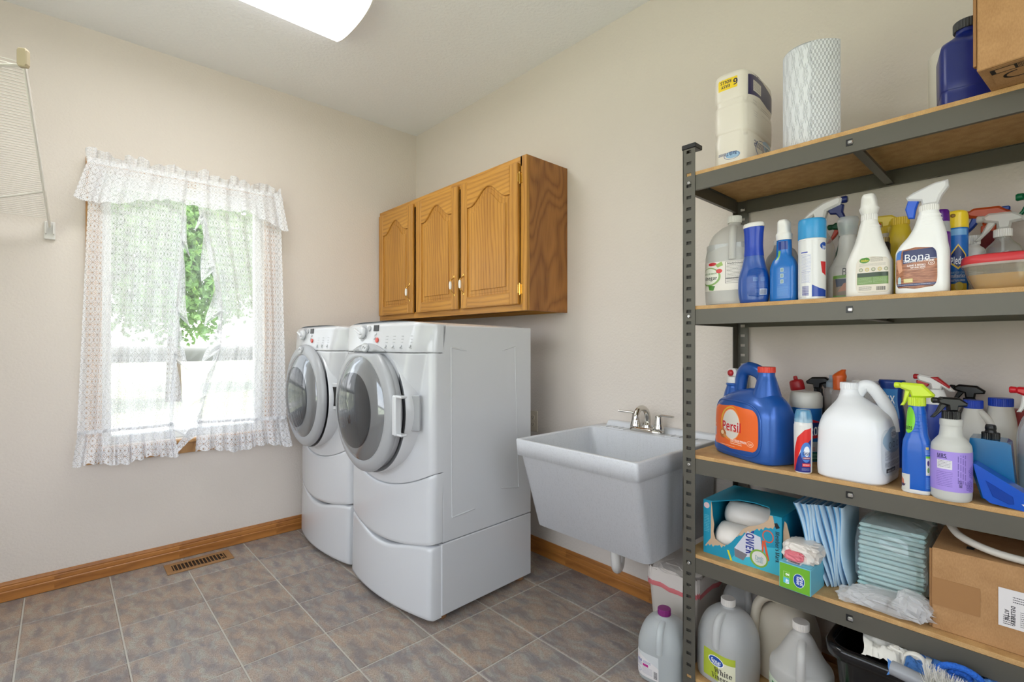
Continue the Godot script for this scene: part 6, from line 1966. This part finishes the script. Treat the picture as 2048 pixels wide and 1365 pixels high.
func shelf_fourth():
	var white: StandardMaterial3D = M.white_plastic
	# torn box of trash bags
	var teal := c8(18, 142, 172)
	var o := thing("trash_bag_box", "teal trash bag box with a large torn hole in its front", "box", Vector3(2.446, T4, 0.160), 0)
	var w := 0.242
	var h := 0.174
	var d := 0.238
	var tm := mat(teal, 0.45)
	var inside := mat(c8(176, 150, 122), 0.8)
	var p := Print.new(self, 560, 400, teal)
	p.poly([Vector2(200, 400), Vector2(320, 250), Vector2(560, 210), Vector2(560, 400)], c8(60, 176, 198))
	p.poly([Vector2(330, 150), Vector2(420, 170), Vector2(430, 250), Vector2(350, 330), Vector2(270, 360), Vector2(236, 300)], c8(206, 206, 216))
	p.poly([Vector2(236, 300), Vector2(330, 320), Vector2(300, 372), Vector2(240, 360)], c8(120, 116, 122))
	p.text("POWER", 296, 126, 58, c8(30, 46, 132), true, 90, 190)
	p.oval(470, 150, 38, 44, c8(214, 84, 46), 0.66)
	p.poly([Vector2(438, 190), Vector2(452, 186), Vector2(480, 320), Vector2(464, 322)], c8(214, 84, 46))
	p.poly([Vector2(430, 186), Vector2(442, 190), Vector2(440, 300), Vector2(428, 300)], c8(214, 84, 46))
	p.oval(408, 322, 62, 62, c8(126, 168, 60))
	p.oval(410, 322, 50, 50, c8(216, 214, 206))
	p.text("Fresh", 380, 296, 26, c8(60, 130, 150), false, 0, 62, "Droid Serif")
	p.text("Clean", 384, 322, 22, c8(60, 130, 150), false, 0, 56, "Droid Serif")
	p.poly([Vector2(506, 50), Vector2(530, 40), Vector2(548, 70), Vector2(524, 84)], c8(24, 24, 26))
	p.text("Member's Mark", 508, 96, 26, c8(24, 26, 30), true, 90, 220)
	p.poly([Vector2(182, 330), Vector2(196, 330), Vector2(222, 400), Vector2(206, 400)], c8(214, 206, 40))
	# torn paper left round the hole
	var tear := []
	for i in 40:
		var t := i / 39.0
		tear.append(Vector2(560.0 * (0.02 + 0.90 * t), 400.0 * (0.86 - 0.10 * sin(t * 3.0) - 0.66 * pow(maxf(0, t - 0.30) / 0.7, 0.8)) + 9.0 * sin(i * 2.7) + 5.0 * cos(i * 5.1)))
	tear.append(Vector2(500, -10))
	tear.append(Vector2(60, -10))
	tear.append(Vector2(58, 280))
	p.poly(tear, c8(196, 168, 138))
	p.oval(26, 36, 22, 22, c8(220, 190, 190))
	p.fine(8, 110, 40, 11, 12, c8(120, 196, 212), 4)
	var hole := [Vector2(0, h), Vector2(0.026, h), Vector2(0.029, 0.158), Vector2(0.031, 0.13), Vector2(0.036, 0.10), Vector2(0.034, 0.075), Vector2(0.040, 0.054), Vector2(0.056, 0.046), Vector2(0.070, 0.043), Vector2(0.080, 0.046), Vector2(0.092, 0.058), Vector2(0.104, 0.074), Vector2(0.116, 0.092), Vector2(0.130, 0.112), Vector2(0.146, 0.124), Vector2(0.168, 0.132), Vector2(0.190, 0.146), Vector2(0.204, 0.160), Vector2(0.208, h), Vector2(w, h), Vector2(w, 0), Vector2(0, 0)]
	var fm: StandardMaterial3D = p.done(0.45)
	fm.uv1_scale = Vector3(1.0 / w, -1.0 / h, 1)
	fm.uv1_offset = Vector3(0, 1, 0)
	part(o, "front_panel", prism(hole, 0.003, 0.0005), fm, Vector3(0, 0, d))
	part(o, "side_panel", box(Vector3(0.003, h, d), 0, Vector3(0.0015, h / 2, d / 2)), tm)
	part(o, "side_panel", box(Vector3(0.003, h, d), 0, Vector3(w - 0.0015, h / 2, d / 2)), tm)
	part(o, "back_panel", box(Vector3(w, h, 0.003), 0, Vector3(w / 2, h / 2, 0.0015)), tm)
	part(o, "bottom_panel", box(Vector3(w, 0.003, d), 0, Vector3(w / 2, 0.0015, d / 2)), inside)
	part(o, "top_panel", prism([Vector2(0, 0), Vector2(w, 0), Vector2(w, -d), Vector2(0.208, -d), Vector2(0.196, -0.20), Vector2(0.180, -0.165), Vector2(0.130, -0.150), Vector2(0.085, -0.158), Vector2(0.060, -0.190), Vector2(0.030, -d), Vector2(0, -d)], 0.003, 0.0005), tm, Vector3(0, h, 0), Vector3(-90, 0, 0))
	part(o, "torn_flap", prism([Vector2(0, 0), Vector2(0.036, 0.006), Vector2(0.030, 0.05), Vector2(0.010, 0.125), Vector2(0.004, 0.13), Vector2(0, 0.10)], 0.003, 0.0006), inside, Vector3(w + 0.002, 0.035, d - 0.006), Vector3(0, -14, 0))
	var film := mat(c8(226, 218, 208), 0.35)
	film.clearcoat_enabled = true
	for k in 2:
		var roll := thing("trash_bag_roll", ["white roll of trash bags lying at the front inside the torn teal box", "white roll of trash bags stacked behind inside the torn teal box"][k], "trash bags", Vector3(2.446 + 0.125, T4 + [0.052, 0.108][k], 0.160 + [0.182, 0.110][k]), 0)
		var rings := []
		var nn := noise(30.0, 3, 60 + k)
		for i in 17:
			var ring := PackedVector3Array()
			for j in 36:
				var a := TAU * j / 36
				var rr := 0.047 + 0.0022 * nn.get_noise_2d(i * 0.02, a * 0.9)
				if i == 0 or i == 16: rr = 0.030
				ring.append(Vector3(-0.098 + 0.0122 * i, cos(a) * rr, sin(a) * rr))
			rings.append(ring)
		var s := S()
		add_loft(s, rings)
		part(roll, "bag_roll", fin(s), film)
		part(roll, "roll_core", bar(Vector3(-0.100, 0, 0), Vector3(0.099, 0, 0), 0.016, 16), mat(c8(176, 96, 70), 0.7))
	# green bag box in front of it
	o = thing("liner_box", "small green and light blue box of bags at the shelf edge", "box", Vector3(2.703, T4, 0.465), -3)
	p = Print.new(self, 320, 280, c8(112, 178, 44))
	p.rect(40, 90, 66, 66, c8(196, 222, 160))
	p.rect(43, 93, 60, 60, c8(112, 178, 44))
	p.text("8", 50, 100, 40, Color.WHITE, true, 90)
	p.rect(40, 160, 66, 62, c8(92, 188, 214))
	p.text("40", 50, 168, 36, Color.WHITE, true, 90)
	p.oval(206, 150, 60, 78, Color.WHITE)
	p.oval(206, 150, 56, 74, c8(26, 74, 160))
	p.text("Great", 204, 94, 36, Color.WHITE, true, 90, 108)
	p.text("Value", 168, 98, 36, Color.WHITE, true, 90, 100)
	var fb := S()
	quad(fb, Vector3(0.002, 0.071, 0.0012), Vector3(0.080, 0.071, 0.0012), Vector3(0.080, 0.002, 0.0012), Vector3(0.002, 0.002, 0.0012), -1, Vector2(0, 0), Vector2(1, 0), Vector2(1, 1), Vector2(0, 1))
	part(o, "carton", box(Vector3(0.082, 0.073, 0.100), 0.001, Vector3(0.041, 0.0365, -0.050)), mat(c8(112, 190, 212), 0.45))
	part(o, "front_panel", fin(fb), p.done(0.4))
	p = Print.new(self, 200, 140, c8(112, 190, 212))
	p.rect(30, 20, 100, 34, Color.WHITE)
	p.bars(40, 24, 80, 26, c8(40, 40, 44))
	p.poly([Vector2(110, 70), Vector2(190, 70), Vector2(170, 110), Vector2(100, 100)], c8(236, 128, 50))
	var tp := S()
	quad(tp, Vector3(0.002, 0.0738, -0.060), Vector3(0.080, 0.0738, -0.060), Vector3(0.080, 0.0738, -0.002), Vector3(0.002, 0.0738, -0.002), -1, Vector2(0, 1), Vector2(1, 1), Vector2(1, 0), Vector2(0, 0))
	part(o, "top_panel", fin(tp), p.done(0.4))
	part(o, "bag_roll", crumple(0.085, 0.085, 0.060, 3), film, Vector3(0.040, 0.066, -0.065))
	part(o, "pink_drawstring", crumple(0.045, 0.03, 0.030, 8), mat(c8(222, 120, 130), 0.4), Vector3(0.032, 0.076, -0.026))
	# folded blue pads standing in a fan
	var pad_out := mat(c8(112, 178, 222), 0.6)
	var pad_in := mat(c8(196, 222, 238), 0.7)
	for k in 9:
		var pd := thing("folded_pad", "folded light blue absorbent pad standing in the fan of pads", "pad", Vector3(2.712 + 0.0125 * k, T4 + 0.001, 0.345 - 0.006 * k), 0, "fan of light blue absorbent pads")
		var g1 := []
		var g2 := []
		for i in 15:
			var v := i / 14.0
			var y := 0.218 * (1.0 - v) + 0.001
			var x := 0.004 + (0.062 - 0.0045 * k) * pow(v, 0.8) + 0.006 * sin(v * 5.0 + k)
			var r1 := []
			var r2 := []
			for j in 7:
				var u := j / 6.0
				var z := lerpf(-0.14, 0.022 + 0.026 * sin(v * 2.6), u)
				r1.append(Vector3(x - 0.0022 - 0.006 * (1.0 - v) * u, y, z))
				r2.append(Vector3(x + 0.0022, y, z))
			g1.append(r1)
			g2.append(r2)
		for i in 15:   # closed folded edge at the front
			var e: Vector3 = (g1[i][6] + g2[i][6]) / 2 + Vector3(0, 0, 0.004)
			g1[i].append(e)
			g2[i].append(e)
		part(pd, "outer_sheet", sheet(g1), pad_out)
		part(pd, "inner_sheet", sheet(g2), pad_in)
	# clear pack of pale teal pads
	o = thing("pad_pack", "clear plastic pack of stacked pale teal absorbent pads", "pads", Vector3(2.937, T4, 0.235), 0)
	for k in 15:
		part(o, "pad", box(Vector3(0.150 - 0.0015 * ((k * 7) % 5), 0.0098, 0.20), 0.004, Vector3(-0.004 * (1 - k / 15.0), 0.012 + 0.0126 * k, -0.01 + 0.002 * ((k * 3) % 4))), mat(c8(172, 206, 204), 0.7) if k % 2 else mat(c8(188, 216, 212), 0.7))
	var bag := clear(Color(0.92, 0.94, 0.95), 0.16, 0.1)
	part(o, "clear_bag", crumple(0.176, 0.24, 0.212, 14, 34, 22, 0.35), bag)
	var tail := thing("plastic_film", "crinkled clear plastic film spilling over the shelf edge before the pad pack", "plastic film", Vector3(2.948, T4 + 0.001, 0.395), 0)
	var fm2 := milky(Color(0.93, 0.93, 0.93), 0.42)
	fm2.roughness = 0.26
	part(tail, "film_lump", crumple(0.145, 0.075, 0.042, 21, 40, 18, 1.6), fm2, Vector3(0.0, 0, 0))
	part(tail, "film_knot", crumple(0.055, 0.05, 0.062, 23, 26, 14, 1.8), fm2, Vector3(0.040, 0.004, 0.012), Vector3(0, 0, -14))
	part(tail, "film_corner", crumple(0.09, 0.045, 0.036, 25, 26, 12, 1.6), fm2, Vector3(-0.06, 0, 0.006), Vector3(0, 14, 6))
	# brown carton with white label
	o = thing("shipping_carton", "brown carton with paper tape and white address label, lower right shelf", "box", Vector3(3.031, T4, 0.410), 0)
	part(o, "carton", box(Vector3(0.34, 0.196, 0.285), 0.002, Vector3(0.17, 0.098, -0.1425)), M.cardboard)
	part(o, "paper_tape", box(Vector3(0.086, 0.066, 0.0008), 0, Vector3(0.043, 0.092, 0.0006)), mat(c8(160, 116, 70), 0.5))
	part(o, "carton_flap", box(Vector3(0.0045, 0.19, 0.004), 0.0006, Vector3(-0.0025, 0.098, -0.003)), M.cardboard_edge)
	part(o, "hand_hold_mark", box(Vector3(0.014, 0.0005, 0.02), 0, Vector3(0.065, 0.1964, -0.06)), M.black)
	p = Print.new(self, 300, 230, c8(226, 222, 220))
	p.fine(20, 160, 50, 5, 12, c8(60, 58, 60), 5)
	p.text("ATTN", 18, 120, 18, c8(50, 48, 50), true, 90)
	p.text("DELIVERY", 44, 90, 18, c8(50, 48, 50), true, 90)
	p.fine(90, 120, 200, 8, 12, c8(80, 78, 80), 4)
	p.oval(160, 60, 40, 32, c8(30, 30, 34))
	p.oval(176, 56, 12, 10, c8(226, 222, 220))
	p.fine(60, 40, 50, 3, 14, c8(60, 58, 60), 5)
	var lb := S()
	quad(lb, Vector3(0.116, 0.142, 0.0014), Vector3(0.232, 0.142, 0.0014), Vector3(0.232, 0.056, 0.0014), Vector3(0.116, 0.056, 0.0014), -1, Vector2(0, 0), Vector2(1, 0), Vector2(1, 1), Vector2(0, 1))
	part(o, "address_label", fin(lb), p.done(0.6))
	one("hose", tube([Vector3(3.03, T4 + 0.206, 0.20), Vector3(3.05, T4 + 0.236, 0.30), Vector3(3.075, T4 + 0.226, 0.36), Vector3(3.115, T4 + 0.216, 0.385), Vector3(3.165, T4 + 0.209, 0.392), Vector3(3.23, T4 + 0.206, 0.380), Vector3(3.29, T4 + 0.205, 0.31)], 0.0085, 8, 14), mat(c8(206, 200, 188), 0.4), "white flexible hose lying on top of the brown carton", "hose")
	r_back_bits()

func r_back_bits():
	var o := thing("fabric_pouch", "dark blue and red printed pouch behind the small green box", "pouch", Vector3(2.752, T4, 0.210), 0)
	part(o, "pouch", crumple(0.085, 0.12, 0.135, 41, 26, 16, 0.6), mat(c8(46, 62, 130), 0.5))
	part(o, "pouch_trim", box(Vector3(0.03, 0.02, 0.004), 0.001, Vector3(0.012, 0.10, 0.062)), mat(c8(196, 60, 50), 0.5))

func shelf_bottom():
	var jm := milky(Color(0.86, 0.86, 0.85), 0.62)
	var cap := mat(c8(222, 216, 208), 0.4)
	var r := gallon_jug("water_jug", "clear gallon vinegar jug with green and yellow label, front left of the bottom shelf", Vector3(2.505, T5, 0.345), -12, 0.083, 0.262, jm, cap, 0.135)
	var p := Print.new(self, 260, 240, c8(176, 190, 60))
	p.rect(130, 60, 130, 180, c8(226, 224, 196))
	p.oval(110, 74, 66, 44, Color.WHITE)
	p.oval(110, 74, 60, 38, c8(24, 74, 160))
	p.text("Great", 64, 48, 32, Color.WHITE, true, 0, 92)
	p.text("Value", 76, 74, 24, Color.WHITE, true, 0, 70)
	p.text("White", 92, 112, 44, c8(50, 48, 40), true, 0, 150, "Droid Serif")
	p.text("Vinegar", 70, 166, 44, c8(50, 48, 40), true, 0, 170, "Droid Serif")
	label_on(r[0], r[1], 0.022, 0.110, 40, 100, p)
	r = gallon_jug("water_jug", "clear gallon jug with clear cap standing behind the vinegar jug", Vector3(2.482, T5, 0.155), 20, 0.080, 0.268, milky(Color(0.84, 0.84, 0.83), 0.55), milky(Color(0.86, 0.86, 0.85), 0.8), 0.12)
	# beige jug with big side handle
	var beige := milky(Color(0.84, 0.80, 0.72), 0.88)
	r = bottle("beige_jug", "beige plastic jug with large loop handle behind the conical jug", "jug", Vector3(2.640, T5, 0.205), -14, [[0, 0.078, 0.07, 3.6], [0.006, 0.086, 0.078, 3.6], [0.14, 0.087, 0.079, 3.4], [0.20, 0.078, 0.072, 3], [0.24, 0.052, 0.052, 2.6, 0.01], [0.262, 0.026, 0.026, 2, 0.016], [0.276, 0.021, 0.021, 2, 0.016]], beige, 48)
	part(r[0], "grip", tube([Vector3(0.0, 0.250, 0.02), Vector3(-0.034, 0.262, 0.046), Vector3(-0.060, 0.232, 0.066), Vector3(-0.064, 0.17, 0.080), Vector3(-0.060, 0.10, 0.082)], 0.0145, 8, 14), beige)
	part(r[0], "cap", ribbed(0.0235, 0.02, 32), cap, Vector3(0.016, 0.273, 0))
	# jug with conical shoulder
	r = gallon_jug("conical_jug", "clear jug with conical shoulder, white cap and green label, middle of the bottom shelf", Vector3(2.730, T5, 0.368), 6, 0.083, 0.286, milky(Color(0.87, 0.86, 0.84), 0.6), cap, 0.138, true)
	p = Print.new(self, 420, 160, c8(206, 218, 196))
	p.rect(90, 20, 330, 140, c8(52, 128, 66))
	p.fine(110, 50, 260, 5, 18, c8(220, 236, 216), 7)
	p.oval(40, 70, 30, 40, c8(120, 160, 110), 0.7)
	label_on(r[0], r[1], 0.03, 0.118, 40, 170, p)
	# red container deep behind
	r = bottle("red_can", "dark red plastic container deep behind the clear jugs on the bottom shelf", "can", Vector3(2.560, T5, 0.075), 0, [[0, 0.050, 0.05, 5], [0.006, 0.056, 0.054, 5], [0.20, 0.056, 0.054, 5], [0.232, 0.044, 0.042, 4], [0.248, 0.02, 0.02, 2]], mat(c8(140, 26, 26), 0.4), 40)
	part(r[0], "cap", ribbed(0.018, 0.018), M.black, Vector3(0, 0.246, 0))
	# black tub of cleaning cloths
	var o := thing("black_tub", "black plastic tub holding cloths and a duster on the bottom shelf", "tub", Vector3(3.035, T5, 0.285), 0)
	var rings := []
	for e in [[0.0, 0.175, 0.150, 0.04], [0.004, 0.180, 0.156, 0.045], [0.270, 0.205, 0.182, 0.055], [0.274, 0.208, 0.185, 0.055], [0.276, 0.222, 0.199, 0.06], [0.300, 0.224, 0.201, 0.06], [0.306, 0.219, 0.196, 0.058], [0.306, 0.208, 0.185, 0.052], [0.285, 0.200, 0.178, 0.05], [0.012, 0.174, 0.150, 0.04]]:
		rings.append(ring4(-e[1], e[1], -e[2], e[2], e[0], e[3]))
	var s := S()
	add_loft(s, rings)
	part(o, "tub_body", fin(s), M.black_gloss)
	# cloths, handle and duster lying on the rim
	var top := T5 + 0.306
	var cloth := func(x0: float, x1: float, z0: float, z1: float, y: float, lump: float, sd: int) -> ArrayMesh:
		var n := noise(9.0, 3, sd)
		var g := []
		for i in 25:
			var row := []
			for j in 31:
				var u := j / 30.0
				var v := i / 24.0
				var x := lerpf(x0, x1, u)
				var z := lerpf(z0, z1, v)
				var e := sin(PI * u) * 0.5 + 0.5
				row.append(Vector3(x + 0.01 * n.get_noise_2d(z * 2.0, u * 3.0), y + lump * (n.get_noise_2d(x * 2.2, z * 2.2) + 0.3) * e + lump * 0.9 * sin(PI * v) - 0.5 * lump * v * v, z))
			g.append(row)
		return sheet(g)
	var terry := noise_tex(0.25, 2, 19, 128)
	var blue := bumpy(mat(c8(84, 138, 210), 0.95), terry, 0.5, 6.0, false)
	blue.rim_enabled = true
	blue.rim = 0.6
	one("microfiber_cloth", cloth.call(2.955, 3.235, 0.33, 0.492, top + 0.004, 0.030, 71), blue, "light blue terry cleaning cloth heaped in the black tub", "cloth")
	var roll := S()
	var rp := PackedVector3Array()
	for i in 30:
		var a := i * 0.34
		rp.append(Vector3(3.092 + cos(a) * (0.010 + 0.0012 * i), top + 0.036 + sin(a) * (0.004 + 0.0008 * i), 0.462 + 0.0004 * i))
	add_tube(roll, rp, 0.0075, 8)
	one("rolled_cloth", fin(roll), bumpy(mat(c8(40, 102, 200), 0.95), terry, 0.5, 6.0, false), "deep blue cloth curled up on the heap in the black tub", "cloth")
	var wc := thing("white_cloth", "folded white cloth draped over the back of the black tub's rim", "cloth", Vector3(0, 0, 0), 0)
	part(wc, "cloth", cloth.call(2.90, 3.03, 0.36, 0.470, top + 0.014, 0.022, 77), mat(c8(224, 220, 210), 0.9))
	part(wc, "cloth_loop", tube([Vector3(2.985, top + 0.020, 0.470), Vector3(2.990, top + 0.044, 0.472), Vector3(3.008, top + 0.054, 0.474), Vector3(3.024, top + 0.046, 0.474), Vector3(3.030, top + 0.020, 0.476), Vector3(3.048, top - 0.004, 0.478)], 0.008, 7, 10, 0.4), mat(c8(224, 220, 210), 0.9))
	part(wc, "cloth_tail", tube([Vector3(2.985, top + 0.026, 0.474), Vector3(2.984, top + 0.046, 0.476), Vector3(2.974, top + 0.050, 0.478), Vector3(2.960, top + 0.054, 0.479)], 0.004, 6, 8, 0.5), mat(c8(224, 220, 210), 0.9))
	var du := thing("duster", "white fluffy duster with grey handle lying across the black tub", "duster", Vector3(0, 0, 0), 0)
	part(du, "handle", tube([Vector3(2.968, top + 0.014, 0.500), Vector3(3.02, top + 0.012, 0.508), Vector3(3.075, top + 0.006, 0.516), Vector3(3.14, top - 0.002, 0.524)], 0.0165, 8, 16), mat(c8(150, 152, 156), 0.35))
	var hair := S()
	quad(hair, Vector3(-0.0006, 0, 0), Vector3(-0.0003, 0.03, 0.004), Vector3(0.0003, 0.03, 0.004), Vector3(0.0006, 0, 0))
	var mm := MultiMesh.new()
	mm.transform_format = MultiMesh.TRANSFORM_3D
	mm.mesh = fin(hair)
	mm.instance_count = 5200
	for i in 5200:
		var t := rng.randf()
		var a := rng.randf() * TAU
		var c := Vector3(3.035 + 0.13 * t, top + 0.008 - 0.022 * t, 0.520 + 0.012 * t)
		var dir := Vector3(-0.25 + 0.5 * rng.randf(), cos(a), sin(a)).normalized()
		var bb := Basis(Quaternion(Vector3.UP, dir)) * Basis(Vector3.UP, rng.randf() * TAU)
		mm.set_instance_transform(i, Transform3D(bb.scaled(Vector3.ONE * (0.7 + 0.9 * rng.randf())), c + dir * 0.012))
	var fl := MultiMeshInstance3D.new()
	fl.name = "duster_fluff"
	fl.multimesh = mm
	var fm := mat(c8(232, 229, 222), 0.9)
	fm.backlight_enabled = true
	fm.backlight = Color(0.6, 0.6, 0.58)
	fl.material_override = fm
	fl.set_meta("kind", "stuff")
	du.add_child(fl)

func floor_things():
	# waste bin with bag liner
	var o := thing("trash_can", "white waste bin with pink drawstring liner between sink and shelving", "trash can", Vector3(2.262, 0, 0.165), 0)
	var rings := []
	for e in [[0.0, 0.078, 0.105, 0.025], [0.004, 0.082, 0.110, 0.028], [0.295, 0.102, 0.128, 0.032], [0.300, 0.104, 0.130, 0.032], [0.302, 0.098, 0.124, 0.03], [0.02, 0.076, 0.102, 0.024]]:
		rings.append(ring4(-e[1], e[1], -e[2], e[2], e[0], e[3]))
	var s := S()
	add_loft(s, rings)
	part(o, "bin", fin(s), mat(c8(216, 208, 198), 0.45))
	var nn := noise(6.0, 2, 91)
	for band in [["bag_liner", 0.262, 0.316, 0.0030, c8(222, 214, 206)], ["drawstring", 0.246, 0.264, 0.0036, c8(214, 116, 120)]]:
		rings = []
		for k in 5:
			var y := lerpf(band[1], band[2], k / 4.0)
			var ring := PackedVector3Array()
			var base := ring4(-0.1025, 0.1025, -0.1285, 0.1285, y, 0.034)
			for j in base.size():
				var q: Vector3 = base[j]
				var c: Vector3 = base[(j + 1) % base.size()]
				for f in 4:
					var m := q.lerp(c, f / 4.0)
					var out := Vector3(m.x, 0, m.z).normalized()
					var wv := nn.get_noise_2d(j * 0.9 + f * 0.22, k * 0.35)
					ring.append(m + out * (band[3] + 0.0035 * wv) + Vector3(0, 0.010 * nn.get_noise_2d(j * 0.5 + f * 0.12, 9.0), 0))
			rings.append(ring)
		s = S()
		add_loft(s, rings, false, false)
		part(o, band[0], fin(s), mat(band[4], 0.4))
	var film := crumple(0.19, 0.24, 0.05, 95, 34, 16, 0.7)
	part(o, "bag_gather", film, mat(c8(222, 214, 206), 0.4), Vector3(0, 0.285, 0))
	# jug on the floor
	var r := gallon_jug("water_jug", "clear jug with purple cap standing on the floor by the shelving's front post", Vector3(2.302, 0.001, 0.400), 8, 0.080, 0.240, milky(Color(0.85, 0.87, 0.87), 0.55), mat(c8(128, 34, 110), 0.4), 0.115)
	var p := Print.new(self, 300, 240, c8(222, 218, 216))
	p.poly([Vector2(0, 0), Vector2(300, 110), Vector2(300, 0)], c8(205, 208, 208))
	p.text("Purified", 20, 70, 22, c8(60, 70, 150), true, 0, 90)
	p.rect(20, 100, 84, 5, c8(60, 80, 170))
	p.fine(20, 112, 84, 4, 9, c8(120, 124, 170), 4)
	p.rect(118, 112, 66, 24, c8(180, 40, 130))
	p.fine(122, 82, 90, 3, 9, c8(80, 90, 160), 4)
	p.fine(112, 142, 120, 8, 9, c8(140, 136, 156), 3)
	p.oval(60, 190, 40, 20, c8(60, 80, 170), 0.8)
	p.bars(246, 150, 40, 74, c8(60, 58, 62), false)
	label_on(r[0], r[1], 0.018, 0.100, 88, 150, p)
